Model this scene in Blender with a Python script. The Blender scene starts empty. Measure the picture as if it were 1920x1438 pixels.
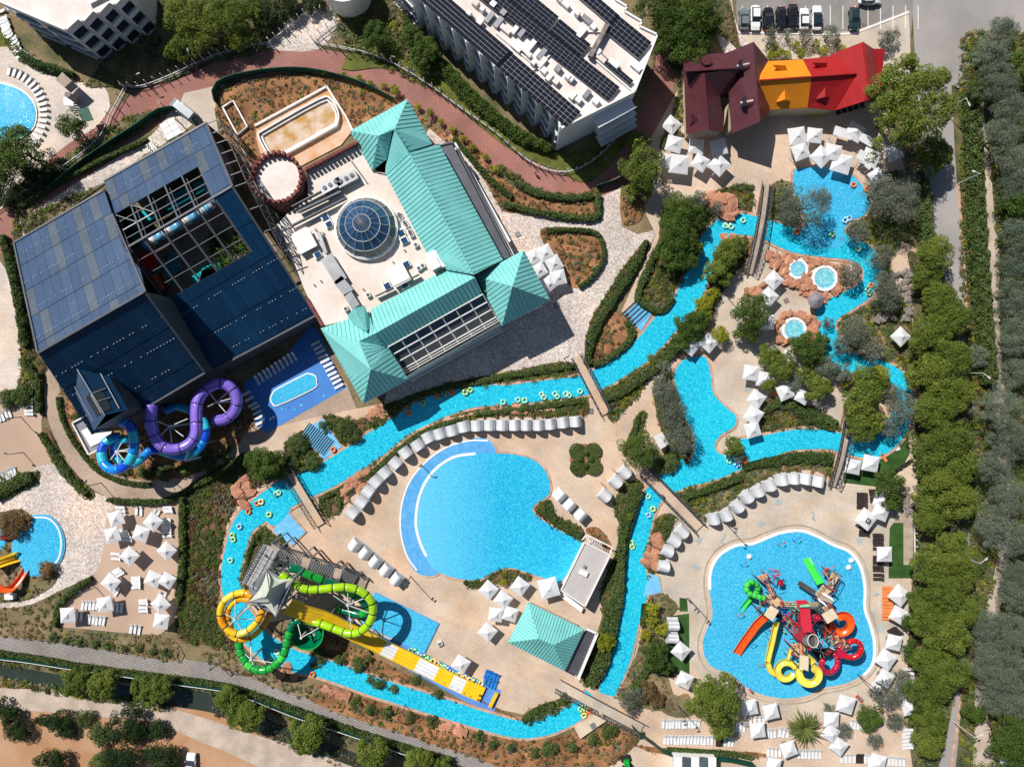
import bpy, math, random
import numpy as np
from mathutils import Vector, Matrix

# ------------------------------------------------------------------ camera, sky, sun, exposure
SC = bpy.context.scene
COL = SC.collection
HC = 133.0                       # camera height above the pool deck, metres
cam_d = bpy.data.cameras.new('camera'); cam = bpy.data.objects.new('camera', cam_d); COL.objects.link(cam)
cam.location = (0, 0, HC); cam.rotation_euler = (0, 0, 0)
cam_d.sensor_width = 36.0; cam_d.lens = 36.0 * HC / 192.0; cam_d.clip_end = 1000.0; cam_d.clip_start = 1.0
SC.camera = cam
TS = Vector((-0.59, 0.66, 1.0)).normalized()      # direction towards the sun
world = bpy.data.worlds.new('World'); SC.world = world; world.use_nodes = True
wn = world.node_tree.nodes; bg = wn['Background']
sky = wn.new('ShaderNodeTexSky'); sky.sky_type = 'NISHITA'; sky.sun_disc = False
sky.sun_elevation = math.asin(TS.z); sky.sun_rotation = math.atan2(TS.x, TS.y)
sky.air_density = 1.0; sky.dust_density = 0.6
world.node_tree.links.new(sky.outputs[0], bg.inputs[0]); bg.inputs[1].default_value = 0.057
sun_d = bpy.data.lights.new('sun', 'SUN'); sun_d.energy = 4.9; sun_d.angle = math.radians(0.55); sun_d.color = (1.0, 0.955, 0.89)
sun = bpy.data.objects.new('sun', sun_d); COL.objects.link(sun)
sun.rotation_euler = TS.to_track_quat('Z', 'Y').to_euler(); sun.location = (0, 0, 90)
SC.view_settings.view_transform = 'Standard'; SC.view_settings.look = 'None'
SC.view_settings.exposure = 0.1; SC.view_settings.gamma = 1.0; SC.view_settings.use_curve_mapping = False
SC.cycles.max_bounces = 4; SC.cycles.diffuse_bounces = 2; SC.cycles.glossy_bounces = 2; SC.cycles.transmission_bounces = 3
SC.cycles.transparent_max_bounces = 4; SC.cycles.caustics_reflective = False; SC.cycles.caustics_refractive = False

rnd = random.Random(7)
rng = np.random.default_rng(7)

# ------------------------------------------------------------------ coordinates
def W(px, py, z=0.0):            # a picture point at height z, as a point of the place
    k = (HC - z) / HC
    return ((px - 960.0) * 0.1 * k, (719.0 - py) * 0.1 * k, z)
TO = [(480 * c, r) for r in (0, 360, 720, 1078) for c in range(4)]
def T(i, s):                     # coordinates noted in a 4x enlarged tile -> picture points
    v = [float(a) for a in s.replace(',', ' ').split()]
    return [(TO[i][0] + v[k] / 3.994, TO[i][1] + v[k + 1] / 3.994) for k in range(0, len(v), 2)]
def F(s):
    v = [float(a) for a in s.replace(',', ' ').split()]
    return [(v[k], v[k + 1]) for k in range(0, len(v), 2)]
def F3(s):
    v = [float(a) for a in s.replace(',', ' ').split()]
    return [(v[k], v[k + 1], v[k + 2]) for k in range(0, len(v), 3)]
def smooth(pts, closed=True, n=6):
    P = [np.array(p, float) for p in pts]; out = []; N = len(P)
    for i in range(N if closed else N - 1):
        if closed: a, b, c, d = P[(i - 1) % N], P[i], P[(i + 1) % N], P[(i + 2) % N]
        else: a, b, c, d = P[max(i - 1, 0)], P[i], P[i + 1], P[min(i + 2, N - 1)]
        for j in range(n):
            t = j / n
            out.append(0.5 * (2 * b + (c - a) * t + (2 * a - 5 * b + 4 * c - d) * t * t + (3 * b - a - 3 * c + d) * t ** 3))
    if not closed: out.append(P[-1])
    return [tuple(p) for p in out]
def plane_z(a, b, c):            # the plane through three picture points with heights; returns a projector onto it
    A, B, D = Vector(W(*a)), Vector(W(*b)), Vector(W(*c)); n = (B - A).cross(D - A)
    cp = Vector((0, 0, HC))
    def f(px, py):
        d = Vector(W(px, py, 0)) - cp; t = (A - cp).dot(n) / d.dot(n); return tuple(cp + d * t)
    return f

# ------------------------------------------------------------------ materials
def srgb(r, g, b):
    f = lambda v: ((v / 255) / 12.92) if v / 255 <= 0.04045 else (((v / 255) + 0.055) / 1.055) ** 2.4
    return (f(r), f(g), f(b), 1.0)
def new_mat(name):
    m = bpy.data.materials.new(name); m.use_nodes = True
    nt = m.node_tree; return m, nt, nt.nodes['Principled BSDF']
def nd(nt, t, **kw):
    n = nt.nodes.new(t)
    for k, v in kw.items(): setattr(n, k, v)
    return n
def lk(nt, a, b): nt.links.new(a, b)
def coords(nt):
    return nd(nt, 'ShaderNodeTexCoord').outputs['Object']
def noise(nt, co, scale, detail=3, rough=0.55, dist=0.0):
    n = nd(nt, 'ShaderNodeTexNoise'); lk(nt, co, n.inputs['Vector'])
    n.inputs['Scale'].default_value = scale; n.inputs['Detail'].default_value = detail
    n.inputs['Roughness'].default_value = rough; n.inputs['Distortion'].default_value = dist
    return n.outputs['Fac']
def ramp(nt, fac, stops):
    r = nd(nt, 'ShaderNodeValToRGB'); lk(nt, fac, r.inputs[0]); e = r.color_ramp.elements
    while len(e) < len(stops): e.new(0.5)
    for k, (p, c) in enumerate(stops): e[k].position = p; e[k].color = c if len(c) == 4 else (*c, 1)
    return r.outputs[0]
def mixc(nt, fac, a, b, mode='MIX'):
    m = nd(nt, 'ShaderNodeMix', data_type='RGBA', blend_type=mode)
    if isinstance(fac, (int, float)): m.inputs[0].default_value = fac
    else: lk(nt, fac, m.inputs[0])
    for i, v in ((6, a), (7, b)):
        if isinstance(v, tuple): m.inputs[i].default_value = v if len(v) == 4 else (*v, 1)
        else: lk(nt, v, m.inputs[i])
    return m.outputs[2]
def bump(nt, b, h, strength, dist=0.05):
    n = nd(nt, 'ShaderNodeBump'); n.inputs['Strength'].default_value = strength; n.inputs['Distance'].default_value = dist
    lk(nt, h, n.inputs['Height']); lk(nt, n.outputs[0], b.inputs['Normal'])
def sc3(c, k): return (min(c[0] * k, 1), min(c[1] * k, 1), min(c[2] * k, 1), 1)
def lat(a, b, t): return (a[0] + (b[0] - a[0]) * t, a[1] + (b[1] - a[1]) * t)
MAT = {}
def mat(name, c, var=0.15, scale=0.6, fine=6.0, rough=0.7, metal=0.0, c2=None, spec=0.3, bmp=0.0, coat=0.0, objrand=0.0):
    m, nt, b = new_mat(name); co = coords(nt)
    a = noise(nt, co, scale, 5); f = noise(nt, co, fine, 3)
    lo = c2 if c2 else sc3(c, 1 - var * 1.6); hi = sc3(c, 1 + var)
    col = ramp(nt, a, [(0.36, lo), (0.66, hi)])
    g = ramp(nt, f, [(0.3, (1 - var,) * 3), (0.7, (1 + var * 0.6,) * 3)])
    col = mixc(nt, 1.0, col, g, 'MULTIPLY')
    if objrand:
        oi = nd(nt, 'ShaderNodeObjectInfo'); r = ramp(nt, oi.outputs['Random'], [(0, (1 - objrand,) * 3), (1, (1, 1, 1))])
        col = mixc(nt, 1.0, col, r, 'MULTIPLY')
    lk(nt, col, b.inputs['Base Color'])
    b.inputs['Roughness'].default_value = rough; b.inputs['Metallic'].default_value = metal
    b.inputs['Specular IOR Level'].default_value = spec
    if coat: b.inputs['Coat Weight'].default_value = coat; b.inputs['Coat Roughness'].default_value = 0.15
    if bmp: bump(nt, b, f, bmp)
    MAT[name] = m; return m
def leaf_mat(name, c, c2, c3=None, trans=0.25):
    m, nt, b = new_mat(name); co = coords(nt)
    gi = nd(nt, 'ShaderNodeNewGeometry'); oi = nd(nt, 'ShaderNodeObjectInfo')
    stops = [(0.0, sc3(c, 0.7)), (0.5, sc3(c, 1.12)), (1.0, sc3(c2, 1.12))]
    col = ramp(nt, gi.outputs['Random Per Island'], stops)
    col = mixc(nt, ramp(nt, noise(nt, co, 0.5, 4), [(0.42, (0, 0, 0)), (0.62, (0.85, 0.85, 0.85))]), col, c3 if c3 else sc3(c2, 1.15))
    col = mixc(nt, 1.0, col, ramp(nt, oi.outputs['Random'], [(0, (0.72, 0.76, 0.7)), (1, (1.12, 1.06, 1.0))]), 'MULTIPLY')
    lk(nt, col, b.inputs['Base Color']); b.inputs['Roughness'].default_value = 0.65; b.inputs['Specular IOR Level'].default_value = 0.25
    tr = nd(nt, 'ShaderNodeBsdfTranslucent'); lk(nt, col, tr.inputs[0]); mx = nd(nt, 'ShaderNodeMixShader'); mx.inputs[0].default_value = trans
    lk(nt, b.outputs[0], mx.inputs[1]); lk(nt, tr.outputs[0], mx.inputs[2]); lk(nt, mx.outputs[0], nt.nodes['Material Output'].inputs[0])
    MAT[name] = m; return m
def cell_mat(name, stops, scale, groutc, rough=0.85, jit=1.0, big=0.12, bmp=0.3, grout=0.06, warm=None):
    m, nt, b = new_mat(name); co = coords(nt)
    v = nd(nt, 'ShaderNodeTexVoronoi'); lk(nt, co, v.inputs['Vector']); v.inputs['Scale'].default_value = scale; v.inputs['Randomness'].default_value = jit
    sp = nd(nt, 'ShaderNodeSeparateColor'); lk(nt, v.outputs['Color'], sp.inputs[0])
    col = ramp(nt, sp.outputs[0], stops)
    e = nd(nt, 'ShaderNodeTexVoronoi', feature='DISTANCE_TO_EDGE'); lk(nt, co, e.inputs['Vector']); e.inputs['Scale'].default_value = scale; e.inputs['Randomness'].default_value = jit
    col = mixc(nt, ramp(nt, e.outputs['Distance'], [(0.0, (1, 1, 1)), (grout, (0, 0, 0))]), col, groutc)
    n = noise(nt, co, big, 5)
    col = mixc(nt, 1.0, col, ramp(nt, n, [(0.35, (0.82, 0.80, 0.78)), (0.65, (1.1, 1.09, 1.08))]), 'MULTIPLY')
    if warm: col = mixc(nt, ramp(nt, noise(nt, co, 0.06, 3), [(0.5, (0, 0, 0)), (0.66, (0.7,) * 3)]), col, mixc(nt, 1.0, col, warm, 'MULTIPLY'))
    lk(nt, col, b.inputs['Base Color']); b.inputs['Roughness'].default_value = rough; b.inputs['Specular IOR Level'].default_value = 0.2
    if bmp: bump(nt, b, e.outputs['Distance'], bmp)
    MAT[name] = m; return m
def brick_mat(name, c1, c2, mortar, scale, rot=0.0, rough=0.85, size=0.02):
    m, nt, b = new_mat(name); co = coords(nt)
    mp = nd(nt, 'ShaderNodeMapping'); lk(nt, co, mp.inputs[0]); mp.inputs['Rotation'].default_value[2] = rot
    v = nd(nt, 'ShaderNodeTexBrick'); lk(nt, mp.outputs[0], v.inputs['Vector']); v.inputs['Scale'].default_value = scale
    v.inputs['Color1'].default_value = c1; v.inputs['Color2'].default_value = c2; v.inputs['Mortar'].default_value = mortar; v.inputs['Mortar Size'].default_value = size
    col = mixc(nt, 1.0, v.outputs['Color'], ramp(nt, noise(nt, co, 0.15, 5), [(0.33, (0.78, 0.78, 0.78)), (0.68, (1.12, 1.1, 1.08))]), 'MULTIPLY')
    col = mixc(nt, 1.0, col, ramp(nt, noise(nt, co, 5, 3), [(0.33, (0.85,) * 3), (0.68, (1.1,) * 3)]), 'MULTIPLY')
    col = mixc(nt, 1.0, col, ramp(nt, noise(nt, co, 0.09, 6, 0.65, 1.5), [(0.45, (1, 1, 1)), (0.66, (1.04, 0.93, 0.82))]), 'MULTIPLY')
    lk(nt, col, b.inputs['Base Color']); b.inputs['Roughness'].default_value = rough; b.inputs['Specular IOR Level'].default_value = 0.2
    bump(nt, b, v.outputs['Fac'], -0.3); MAT[name] = m; return m
def water_mat(name, deep, mid, light, s=2.6, rough=0.06, depth=None):
    m, nt, b = new_mat(name); co = coords(nt)
    big = ramp(nt, noise(nt, co, 0.07, 4, dist=0.6), [(0.30, deep), (0.70, mid)])
    rp = noise(nt, co, s, 3, 0.6, 1.2)
    if depth:                    # the floor rises to a pale beach on one side
        sx = nd(nt, 'ShaderNodeSeparateXYZ'); lk(nt, co, sx.inputs[0]); mr = nd(nt, 'ShaderNodeMapRange'); lk(nt, sx.outputs[0], mr.inputs[0])
        mr.inputs[1].default_value = depth[1]; mr.inputs[2].default_value = depth[0]; big = mixc(nt, mr.outputs[0], big, depth[2])
    col = mixc(nt, ramp(nt, rp, [(0.42, (0, 0, 0)), (0.68, (0.8, 0.8, 0.8))]), big, light)  # refracted ripple light painted into the water colour as pale flecks
    col = mixc(nt, ramp(nt, noise(nt, co, s * 0.8 + 0.3, 2, 0.5, 1.0), [(0.28, (0.5,) * 3), (0.46, (0, 0, 0))]), col, sc3(deep, 0.9))
    lk(nt, col, b.inputs['Base Color']); b.inputs['Roughness'].default_value = rough; b.inputs['Specular IOR Level'].default_value = 0.5
    b.inputs['IOR'].default_value = 1.33
    bump(nt, b, rp, 0.55, 0.12); MAT[name] = m; return m
def glass_mat(name, c, rough=0.12, spec=0.8, var=0.3):
    m = mat(name, c, var=var, scale=0.25, fine=1.2, rough=rough, spec=spec); return m

mulch = mat('dark_mulch', (0.15, 0.085, 0.045, 1), var=0.3, scale=0.4, fine=3.0, rough=0.95, c2=(0.07, 0.065, 0.025, 1), bmp=0.5)
soil = mat('red_soil', (0.34, 0.165, 0.075, 1), var=0.3, scale=0.25, fine=3.0, rough=0.95, bmp=0.5)
dry = mat('dry_ground', (0.23, 0.165, 0.095, 1), var=0.3, scale=0.15, fine=2.5, rough=0.95, c2=(0.10, 0.10, 0.045, 1), bmp=0.6)
scrub = mat('scrub_ground', (0.14, 0.115, 0.055, 1), var=0.3, scale=0.3, fine=2.5, rough=0.95, c2=(0.045, 0.06, 0.022, 1), bmp=0.6)
deck = brick_mat('sand_deck', (0.62, 0.49, 0.385, 1), (0.595, 0.475, 0.375, 1), (0.50, 0.39, 0.30, 1), 0.16, 0.45, size=0.004)
deck_g = brick_mat('grey_deck', (0.57, 0.50, 0.42, 1), (0.55, 0.485, 0.41, 1), (0.48, 0.42, 0.35, 1), 0.14, 0.2, size=0.004)
pale = brick_mat('pale_paving', (0.72, 0.64, 0.58, 1), (0.66, 0.585, 0.53, 1), (0.5, 0.44, 0.4, 1), 0.5, 0.5, size=0.012)
pink_deck = mat('pink_deck', (0.50, 0.355, 0.265, 1), var=0.07, scale=0.08, fine=7, rough=0.85)
redroad = brick_mat('red_paving', (0.39, 0.185, 0.155, 1), (0.33, 0.155, 0.135, 1), (0.26, 0.135, 0.12, 1), 1.6, 0.4)
cobble = cell_mat('cobbles', [(0, (0.40, 0.345, 0.315)), (0.5, (0.62, 0.545, 0.50)), (1, (0.84, 0.77, 0.72))], 4.2, (0.48, 0.41, 0.365, 1), warm=(1.1, 0.93, 0.8, 1))
setts = brick_mat('stone_setts', (0.53, 0.41, 0.32, 1), (0.42, 0.33, 0.27, 1), (0.33, 0.26, 0.21, 1), 1.25, 0.3, size=0.03)
hexp = brick_mat('grey_hex_paving', (0.43, 0.405, 0.40, 1), (0.36, 0.34, 0.335, 1), (0.17, 0.16, 0.155, 1), 0.8, 0.22, size=0.05)
asphalt = mat('asphalt', (0.34, 0.315, 0.30, 1), var=0.1, scale=0.1, fine=5, rough=0.9)
asph2 = mat('parking_asphalt', (0.27, 0.25, 0.235, 1), var=0.12, scale=0.2, fine=5, rough=0.9)
trackm = mat('gravel_track', (0.51, 0.415, 0.34, 1), var=0.14, scale=0.3, fine=4, rough=0.95, bmp=0.3)
dirt = mat('dirt_road', (0.44, 0.28, 0.175, 1), var=0.12, scale=0.12, fine=4, rough=0.95, c2=(0.40, 0.20, 0.095, 1), bmp=0.4)
turf = mat('artificial_turf', (0.035, 0.095, 0.018, 1), var=0.2, scale=0.5, fine=12, rough=0.95)
lawn = mat('lawn_grass', (0.13, 0.14, 0.025, 1), var=0.25, scale=0.4, fine=9, rough=0.95, c2=(0.075, 0.085, 0.02, 1), bmp=0.3)
canal = mat('canal_water', (0.035, 0.05, 0.038, 1), var=0.12, scale=0.2, fine=2, rough=0.12, spec=0.5)
river_w = water_mat('river_water', (0.0, 0.35, 0.58, 1), (0.002, 0.46, 0.66, 1), (0.09, 0.78, 0.90, 1), s=3.0)
pool_w = water_mat('wave_pool_water', (0.002, 0.31, 0.58, 1), (0.012, 0.39, 0.66, 1), (0.10, 0.70, 0.88, 1), s=3.2, depth=(-17.5, -2.0, (0.15, 0.50, 0.82, 1)))
kid_w = water_mat('splash_pool_water', (0.012, 0.34, 0.64, 1), (0.035, 0.42, 0.70, 1), (0.17, 0.66, 0.86, 1), s=3.2)
shallow = water_mat('shallow_apron_water', (0.08, 0.33, 0.68, 1), (0.10, 0.37, 0.72, 1), (0.17, 0.46, 0.78, 1), s=0.8)
steps_w = water_mat('beach_entry_water', (0.12, 0.42, 0.72, 1), (0.17, 0.50, 0.78, 1), (0.27, 0.58, 0.82, 1), s=1.2)
tub_w = water_mat('whirlpool_water', (0.10, 0.46, 0.56, 1), (0.18, 0.56, 0.64, 1), (0.50, 0.80, 0.84, 1), s=2.2)
coping = mat('sandstone_coping', (0.55, 0.34, 0.24, 1), var=0.15, scale=1.2, fine=4, rough=0.8)
white = mat('white_render', (0.80, 0.78, 0.76, 1), var=0.03, scale=0.3, fine=3, rough=0.7)
wline = mat('white_tile_line', (0.78, 0.80, 0.80, 1), var=0.03, rough=0.4)
roofw = mat('white_roof_membrane', (0.76, 0.71, 0.68, 1), var=0.05, scale=0.22, fine=2.2, rough=0.8, c2=(0.69, 0.60, 0.55, 1))
roofb = mat('flat_roof_membrane', (0.72, 0.67, 0.63, 1), var=0.05, scale=0.16, fine=1.0, rough=0.8, c2=(0.70, 0.58, 0.49, 1))
hotelw = mat('hotel_wall', (0.70, 0.71, 0.72, 1), var=0.04, scale=0.3, fine=3, rough=0.75)
teal = mat("teal_metal_roof", (0.22, 0.61, 0.585, 1), var=0.06, scale=0.25, fine=5, rough=0.42, spec=0.45)
tealS = mat("teal_seam", (0.08, 0.32, 0.30, 1), var=0.05, rough=0.5)
maroon = mat('maroon_roof', (0.088, 0.022, 0.030, 1), var=0.08, scale=0.5, fine=5, rough=0.35, spec=0.5)
redroof = mat('red_roof', (0.36, 0.016, 0.018, 1), var=0.06, scale=0.5, fine=5, rough=0.45)
orangeroof = mat('orange_roof', (0.74, 0.25, 0.012, 1), var=0.05, scale=0.5, fine=5, rough=0.5)
glassroof = glass_mat('blue_roof_panel', (0.042, 0.078, 0.155, 1), rough=0.28, spec=0.6, var=0.09)
framem = mat('dark_frame', (0.025, 0.03, 0.04, 1), var=0.1, rough=0.5)
steel = mat('grey_steel', (0.33, 0.34, 0.36, 1), var=0.08, rough=0.4, metal=0.5)
steel_d = mat('dark_steel', (0.10, 0.105, 0.12, 1), var=0.08, rough=0.45, metal=0.3)
steel_w = mat('white_steel', (0.66, 0.67, 0.66, 1), var=0.05, rough=0.4)
solar = mat('solar_cell', (0.012, 0.014, 0.024, 1), var=0.15, scale=1.5, rough=0.15, spec=0.6)
windowm = mat('window_glass', (0.02, 0.035, 0.055, 1), var=0.2, scale=1, rough=0.08, spec=0.8)
bluegl = mat('atrium_glass', (0.004, 0.030, 0.062, 1), var=0.25, scale=0.4, rough=0.10, spec=0.6)
domegl = mat('dome_glass', (0.02, 0.075, 0.17, 1), var=0.2, scale=0.6, rough=0.08, spec=0.9)
domeg2 = mat('dome_grey_glass', (0.10, 0.13, 0.15, 1), var=0.2, scale=0.6, rough=0.25, spec=0.6)
rock = mat('red_rock', (0.58, 0.29, 0.175, 1), var=0.15, scale=0.8, fine=3, rough=0.9, c2=(0.44, 0.20, 0.125, 1), bmp=0.8, objrand=0.3)
rockg = mat('grey_rock', (0.27, 0.235, 0.215, 1), var=0.25, scale=0.8, fine=3, rough=0.9, bmp=0.8)
brickred = mat('battlement_brick', (0.26, 0.08, 0.075, 1), var=0.2, scale=1, fine=6, rough=0.85, objrand=0.25)
canvas = mat('white_canvas', (0.86, 0.87, 0.895, 1), var=0.025, scale=0.7, fine=3, rough=0.8, objrand=0.06)
def cloth(m, f=.3):              # thin sunlit cloth glows on its far side
    nt = m.node_tree; b = nt.nodes['Principled BSDF']; tr = nd(nt, 'ShaderNodeBsdfTranslucent'); lk(nt, b.inputs['Base Color'].links[0].from_socket, tr.inputs[0]); mx = nd(nt, 'ShaderNodeMixShader'); mx.inputs[0].default_value = f
    lk(nt, b.outputs[0], mx.inputs[1]); lk(nt, tr.outputs[0], mx.inputs[2]); lk(nt, mx.outputs[0], nt.nodes['Material Output'].inputs[0])
cloth(canvas)
canvas_s = mat('pleat_shade_canvas', (0.42, 0.43, 0.47, 1), var=0.03, rough=0.8)  # shade in the canopy folds, put in as a grey colour
cushion = mat('dark_cushion', (0.035, 0.025, 0.024, 1), var=0.15, rough=0.8)
plasticw = mat('white_plastic', (0.72, 0.73, 0.74, 1), var=0.03, rough=0.35)
orangep = mat('orange_lounger_fabric', (0.72, 0.22, 0.07, 1), var=0.05, rough=0.6)
bluep = mat('blue_plastic', (0.02, 0.20, 0.60, 1), var=0.05, rough=0.4)
wood = mat('warm_timber', (0.30, 0.14, 0.06, 1), var=0.2, scale=1.5, rough=0.7)
woodg = mat('grey_timber', (0.42, 0.34, 0.27, 1), var=0.12, scale=0.6, rough=0.8)
decktan = mat('tan_platform', (0.62, 0.44, 0.26, 1), var=0.06, rough=0.6)
bark = mat('bark', (0.12, 0.085, 0.06, 1), var=0.3, scale=3, rough=0.95)
rubber = mat('black_rubber', (0.02, 0.02, 0.02, 1), var=0.1, rough=0.8)
greenm = mat('green_mesh_screen', (0.006, 0.085, 0.055, 1), var=0.15, scale=1, rough=0.6)
hedgef = mat('fence_wire', (0.02, 0.11, 0.06, 1), var=0.1, rough=0.6)
def plastic(name, c, rough=0.22): return mat(name, c, var=0.05, scale=0.8, fine=3, rough=rough, spec=0.5, coat=0.25)
lime = plastic('lime_plastic', (0.36, 0.66, 0.008, 1)); green = plastic('green_plastic', (0.012, 0.36, 0.04, 1)); dgreen = plastic('dark_green_plastic', (0.0, 0.16, 0.075, 1))
yellow = plastic('yellow_plastic', (0.88, 0.56, 0.02, 1)); yellowl = plastic('pale_yellow_plastic', (0.86, 0.70, 0.10, 1)); amber = plastic('amber_plastic', (0.85, 0.34, 0.006, 1))
purple = plastic('purple_plastic', (0.24, 0.15, 0.62, 1)); blue = plastic('blue_slide_plastic', (0.004, 0.08, 0.62, 1)); azure = plastic('azure_plastic', (0.004, 0.24, 0.70, 1)); cyan = plastic('cyan_plastic', (0.03, 0.50, 0.68, 1))
redp = plastic('red_plastic', (0.62, 0.012, 0.016, 1)); orange = plastic('orange_plastic', (0.86, 0.125, 0.018, 1)); crimson = plastic('crimson_plastic', (0.52, 0.012, 0.05, 1)); bgreen = plastic('bright_green_plastic', (0.05, 0.62, 0.07, 1))
indigo = plastic('indigo_plastic', (0.03, 0.03, 0.30, 1)); mint = plastic('mint_plastic', (0.22, 0.72, 0.42, 1)); skyb = plastic('sky_blue_plastic', (0.14, 0.45, 0.72, 1))

leafP = leaf_mat('leaf_olive', (0.105, 0.155, 0.022, 1), (0.215, 0.27, 0.045, 1), (0.15, 0.20, 0.028, 1))
leafD = leaf_mat('leaf_dark', (0.055, 0.10, 0.016, 1), (0.125, 0.185, 0.03, 1), (0.08, 0.14, 0.02, 1))
leafG = leaf_mat('leaf_grey', (0.14, 0.16, 0.13, 1), (0.24, 0.26, 0.22, 1), (0.16, 0.185, 0.13, 1))
leafL = leaf_mat('leaf_lime', (0.22, 0.25, 0.015, 1), (0.40, 0.38, 0.03, 1), (0.28, 0.30, 0.02, 1))
leafH = leaf_mat('leaf_hedge', (0.07, 0.115, 0.03, 1), (0.17, 0.22, 0.08, 1), (0.10, 0.15, 0.04, 1))
leafS = leaf_mat('leaf_grey_green', (0.12, 0.16, 0.11, 1), (0.27, 0.32, 0.25, 1), (0.18, 0.22, 0.165, 1))
leafR = leaf_mat('leaf_straw', (0.16, 0.10, 0.045, 1), (0.33, 0.22, 0.11, 1), (0.24, 0.15, 0.07, 1))
leafM = leaf_mat('leaf_maroon', (0.06, 0.03, 0.028, 1), (0.12, 0.06, 0.05, 1), (0.09, 0.05, 0.03, 1))
leafB = leaf_mat('leaf_blackgreen', (0.02, 0.045, 0.012, 1), (0.045, 0.085, 0.02, 1), (0.03, 0.06, 0.015, 1))
leafA = leafD
# ------------------------------------------------------------------ mesh building
class MB:
    def __init__(s): s.v = []; s.f = []; s.m = []; s.cur = 0
    def add(s, vs, fs):
        o = len(s.v); s.v += [tuple(v) for v in vs]; s.f += [tuple(i + o for i in f) for f in fs]; s.m += [s.cur] * len(fs)
    def box(s, x0, y0, z0, x1, y1, z1, rz=0.0, c=None):
        cx, cy = (x0 + x1) / 2, (y0 + y1) / 2
        V = [(x, y, z) for z in (z0, z1) for x, y in ((x0, y0), (x1, y0), (x1, y1), (x0, y1))]
        if rz:
            ox, oy = c if c else (cx, cy); cs, sn = math.cos(rz), math.sin(rz)
            V = [(ox + (x - ox) * cs - (y - oy) * sn, oy + (x - ox) * sn + (y - oy) * cs, z) for x, y, z in V]
        s.add(V, [(0, 3, 2, 1), (4, 5, 6, 7), (0, 1, 5, 4), (1, 2, 6, 5), (2, 3, 7, 6), (3, 0, 4, 7)])
    def prism(s, top, z0=None, bot=None):      # top polygon (3d points) down to z0
        n = len(top); b = bot if bot else [(p[0], p[1], z0) for p in top]
        s.add(list(top) + list(b), [tuple(range(n)), tuple(range(2 * n - 1, n - 1, -1))] + [((i + 1) % n, i, i + n, (i + 1) % n + n) for i in range(n)])
    def slab(s, pts, t):                        # a sheet of 3d points given thickness t downwards
        s.prism(pts, bot=[(p[0], p[1], p[2] - t) for p in pts])
    def bar(s, a, b, w=0.06, h=None):           # square bar between two points
        h = h or w; a, b = Vector(a), Vector(b); d = (b - a)
        if d.length < 1e-6: return
        d.normalize(); u = d.cross(Vector((0, 0, 1)))
        if u.length < 1e-3: u = Vector((1, 0, 0))
        u.normalize(); v = u.cross(d); u = u * w / 2; v = v * h / 2
        s.add([a - u - v, a + u - v, a + u + v, a - u + v, b - u - v, b + u - v, b + u + v, b - u + v],
              [(0, 1, 2, 3), (7, 6, 5, 4), (0, 4, 5, 1), (1, 5, 6, 2), (2, 6, 7, 3), (3, 7, 4, 0)])
    def tube(s, pts, r, n=8, caps=True, arc=None, thick=0.0):
        P = [Vector(p) for p in pts]; R = r if isinstance(r, (list, tuple)) else [r] * len(P)
        T_ = [(P[min(i + 1, len(P) - 1)] - P[max(i - 1, 0)]).normalized() for i in range(len(P))]
        rings = []
        for i, p in enumerate(P):
            up = Vector((0, 0, 1)) if abs(T_[i].z) < 0.9 else Vector((0.3, 0.9, 0.2))
            u = T_[i].cross(up).normalized(); v = u.cross(T_[i]).normalized()
            if arc:
                a0, a1 = arc; A = [a0 + (a1 - a0) * k / n for k in range(n + 1)]
                ring = [p + u * math.cos(a) * R[i] + v * math.sin(a) * R[i] for a in A]
                if thick: ring += [p + u * math.cos(a) * (R[i] - thick) + v * math.sin(a) * (R[i] - thick) for a in reversed(A)]
            else: ring = [p + u * math.cos(2 * math.pi * k / n) * R[i] + v * math.sin(2 * math.pi * k / n) * R[i] for k in range(n)]
            rings.append(ring)
        m = len(rings[0]); closed = (not arc) or thick; fs = []
        for i in range(len(P) - 1):
            for k in range(m if closed else m - 1):
                k2 = (k + 1) % m; fs.append((i * m + k, i * m + k2, (i + 1) * m + k2, (i + 1) * m + k))
        if caps and closed: fs += [tuple(range(m - 1, -1, -1)), tuple((len(P) - 1) * m + k for k in range(m))]
        s.add([q for rr in rings for q in rr], fs)
    def cyl(s, x, y, z0, z1, r, n=12, r1=None): s.tube([(x, y, z0), (x, y, z1)], [r, r if r1 is None else r1], n)
    def torus(s, c, R, r, n=20, m=8, mats=None):
        vs = []; fs = []; o = s.cur
        for i in range(n):
            a = 2 * math.pi * i / n
            for k in range(m):
                b = 2 * math.pi * k / m; q = R + r * math.cos(b); vs.append((c[0] + q * math.cos(a), c[1] + q * math.sin(a), c[2] + r * math.sin(b)))
        b0 = len(s.v); s.v += vs
        for i in range(n):
            for k in range(m):
                s.f.append((b0 + i * m + k, b0 + ((i + 1) % n) * m + k, b0 + ((i + 1) % n) * m + (k + 1) % m, b0 + i * m + (k + 1) % m))
                s.m.append(mats[i * len(mats) // n] if mats else o)
    def lathe(s, prof, n=16, c=(0, 0)):
        vs = [(c[0] + r * math.cos(2 * math.pi * k / n), c[1] + r * math.sin(2 * math.pi * k / n), z) for r, z in prof for k in range(n)]
        fs = [(i * n + k, i * n + (k + 1) % n, (i + 1) * n + (k + 1) % n, (i + 1) * n + k) for i in range(len(prof) - 1) for k in range(n)]
        s.add(vs, fs)
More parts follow.
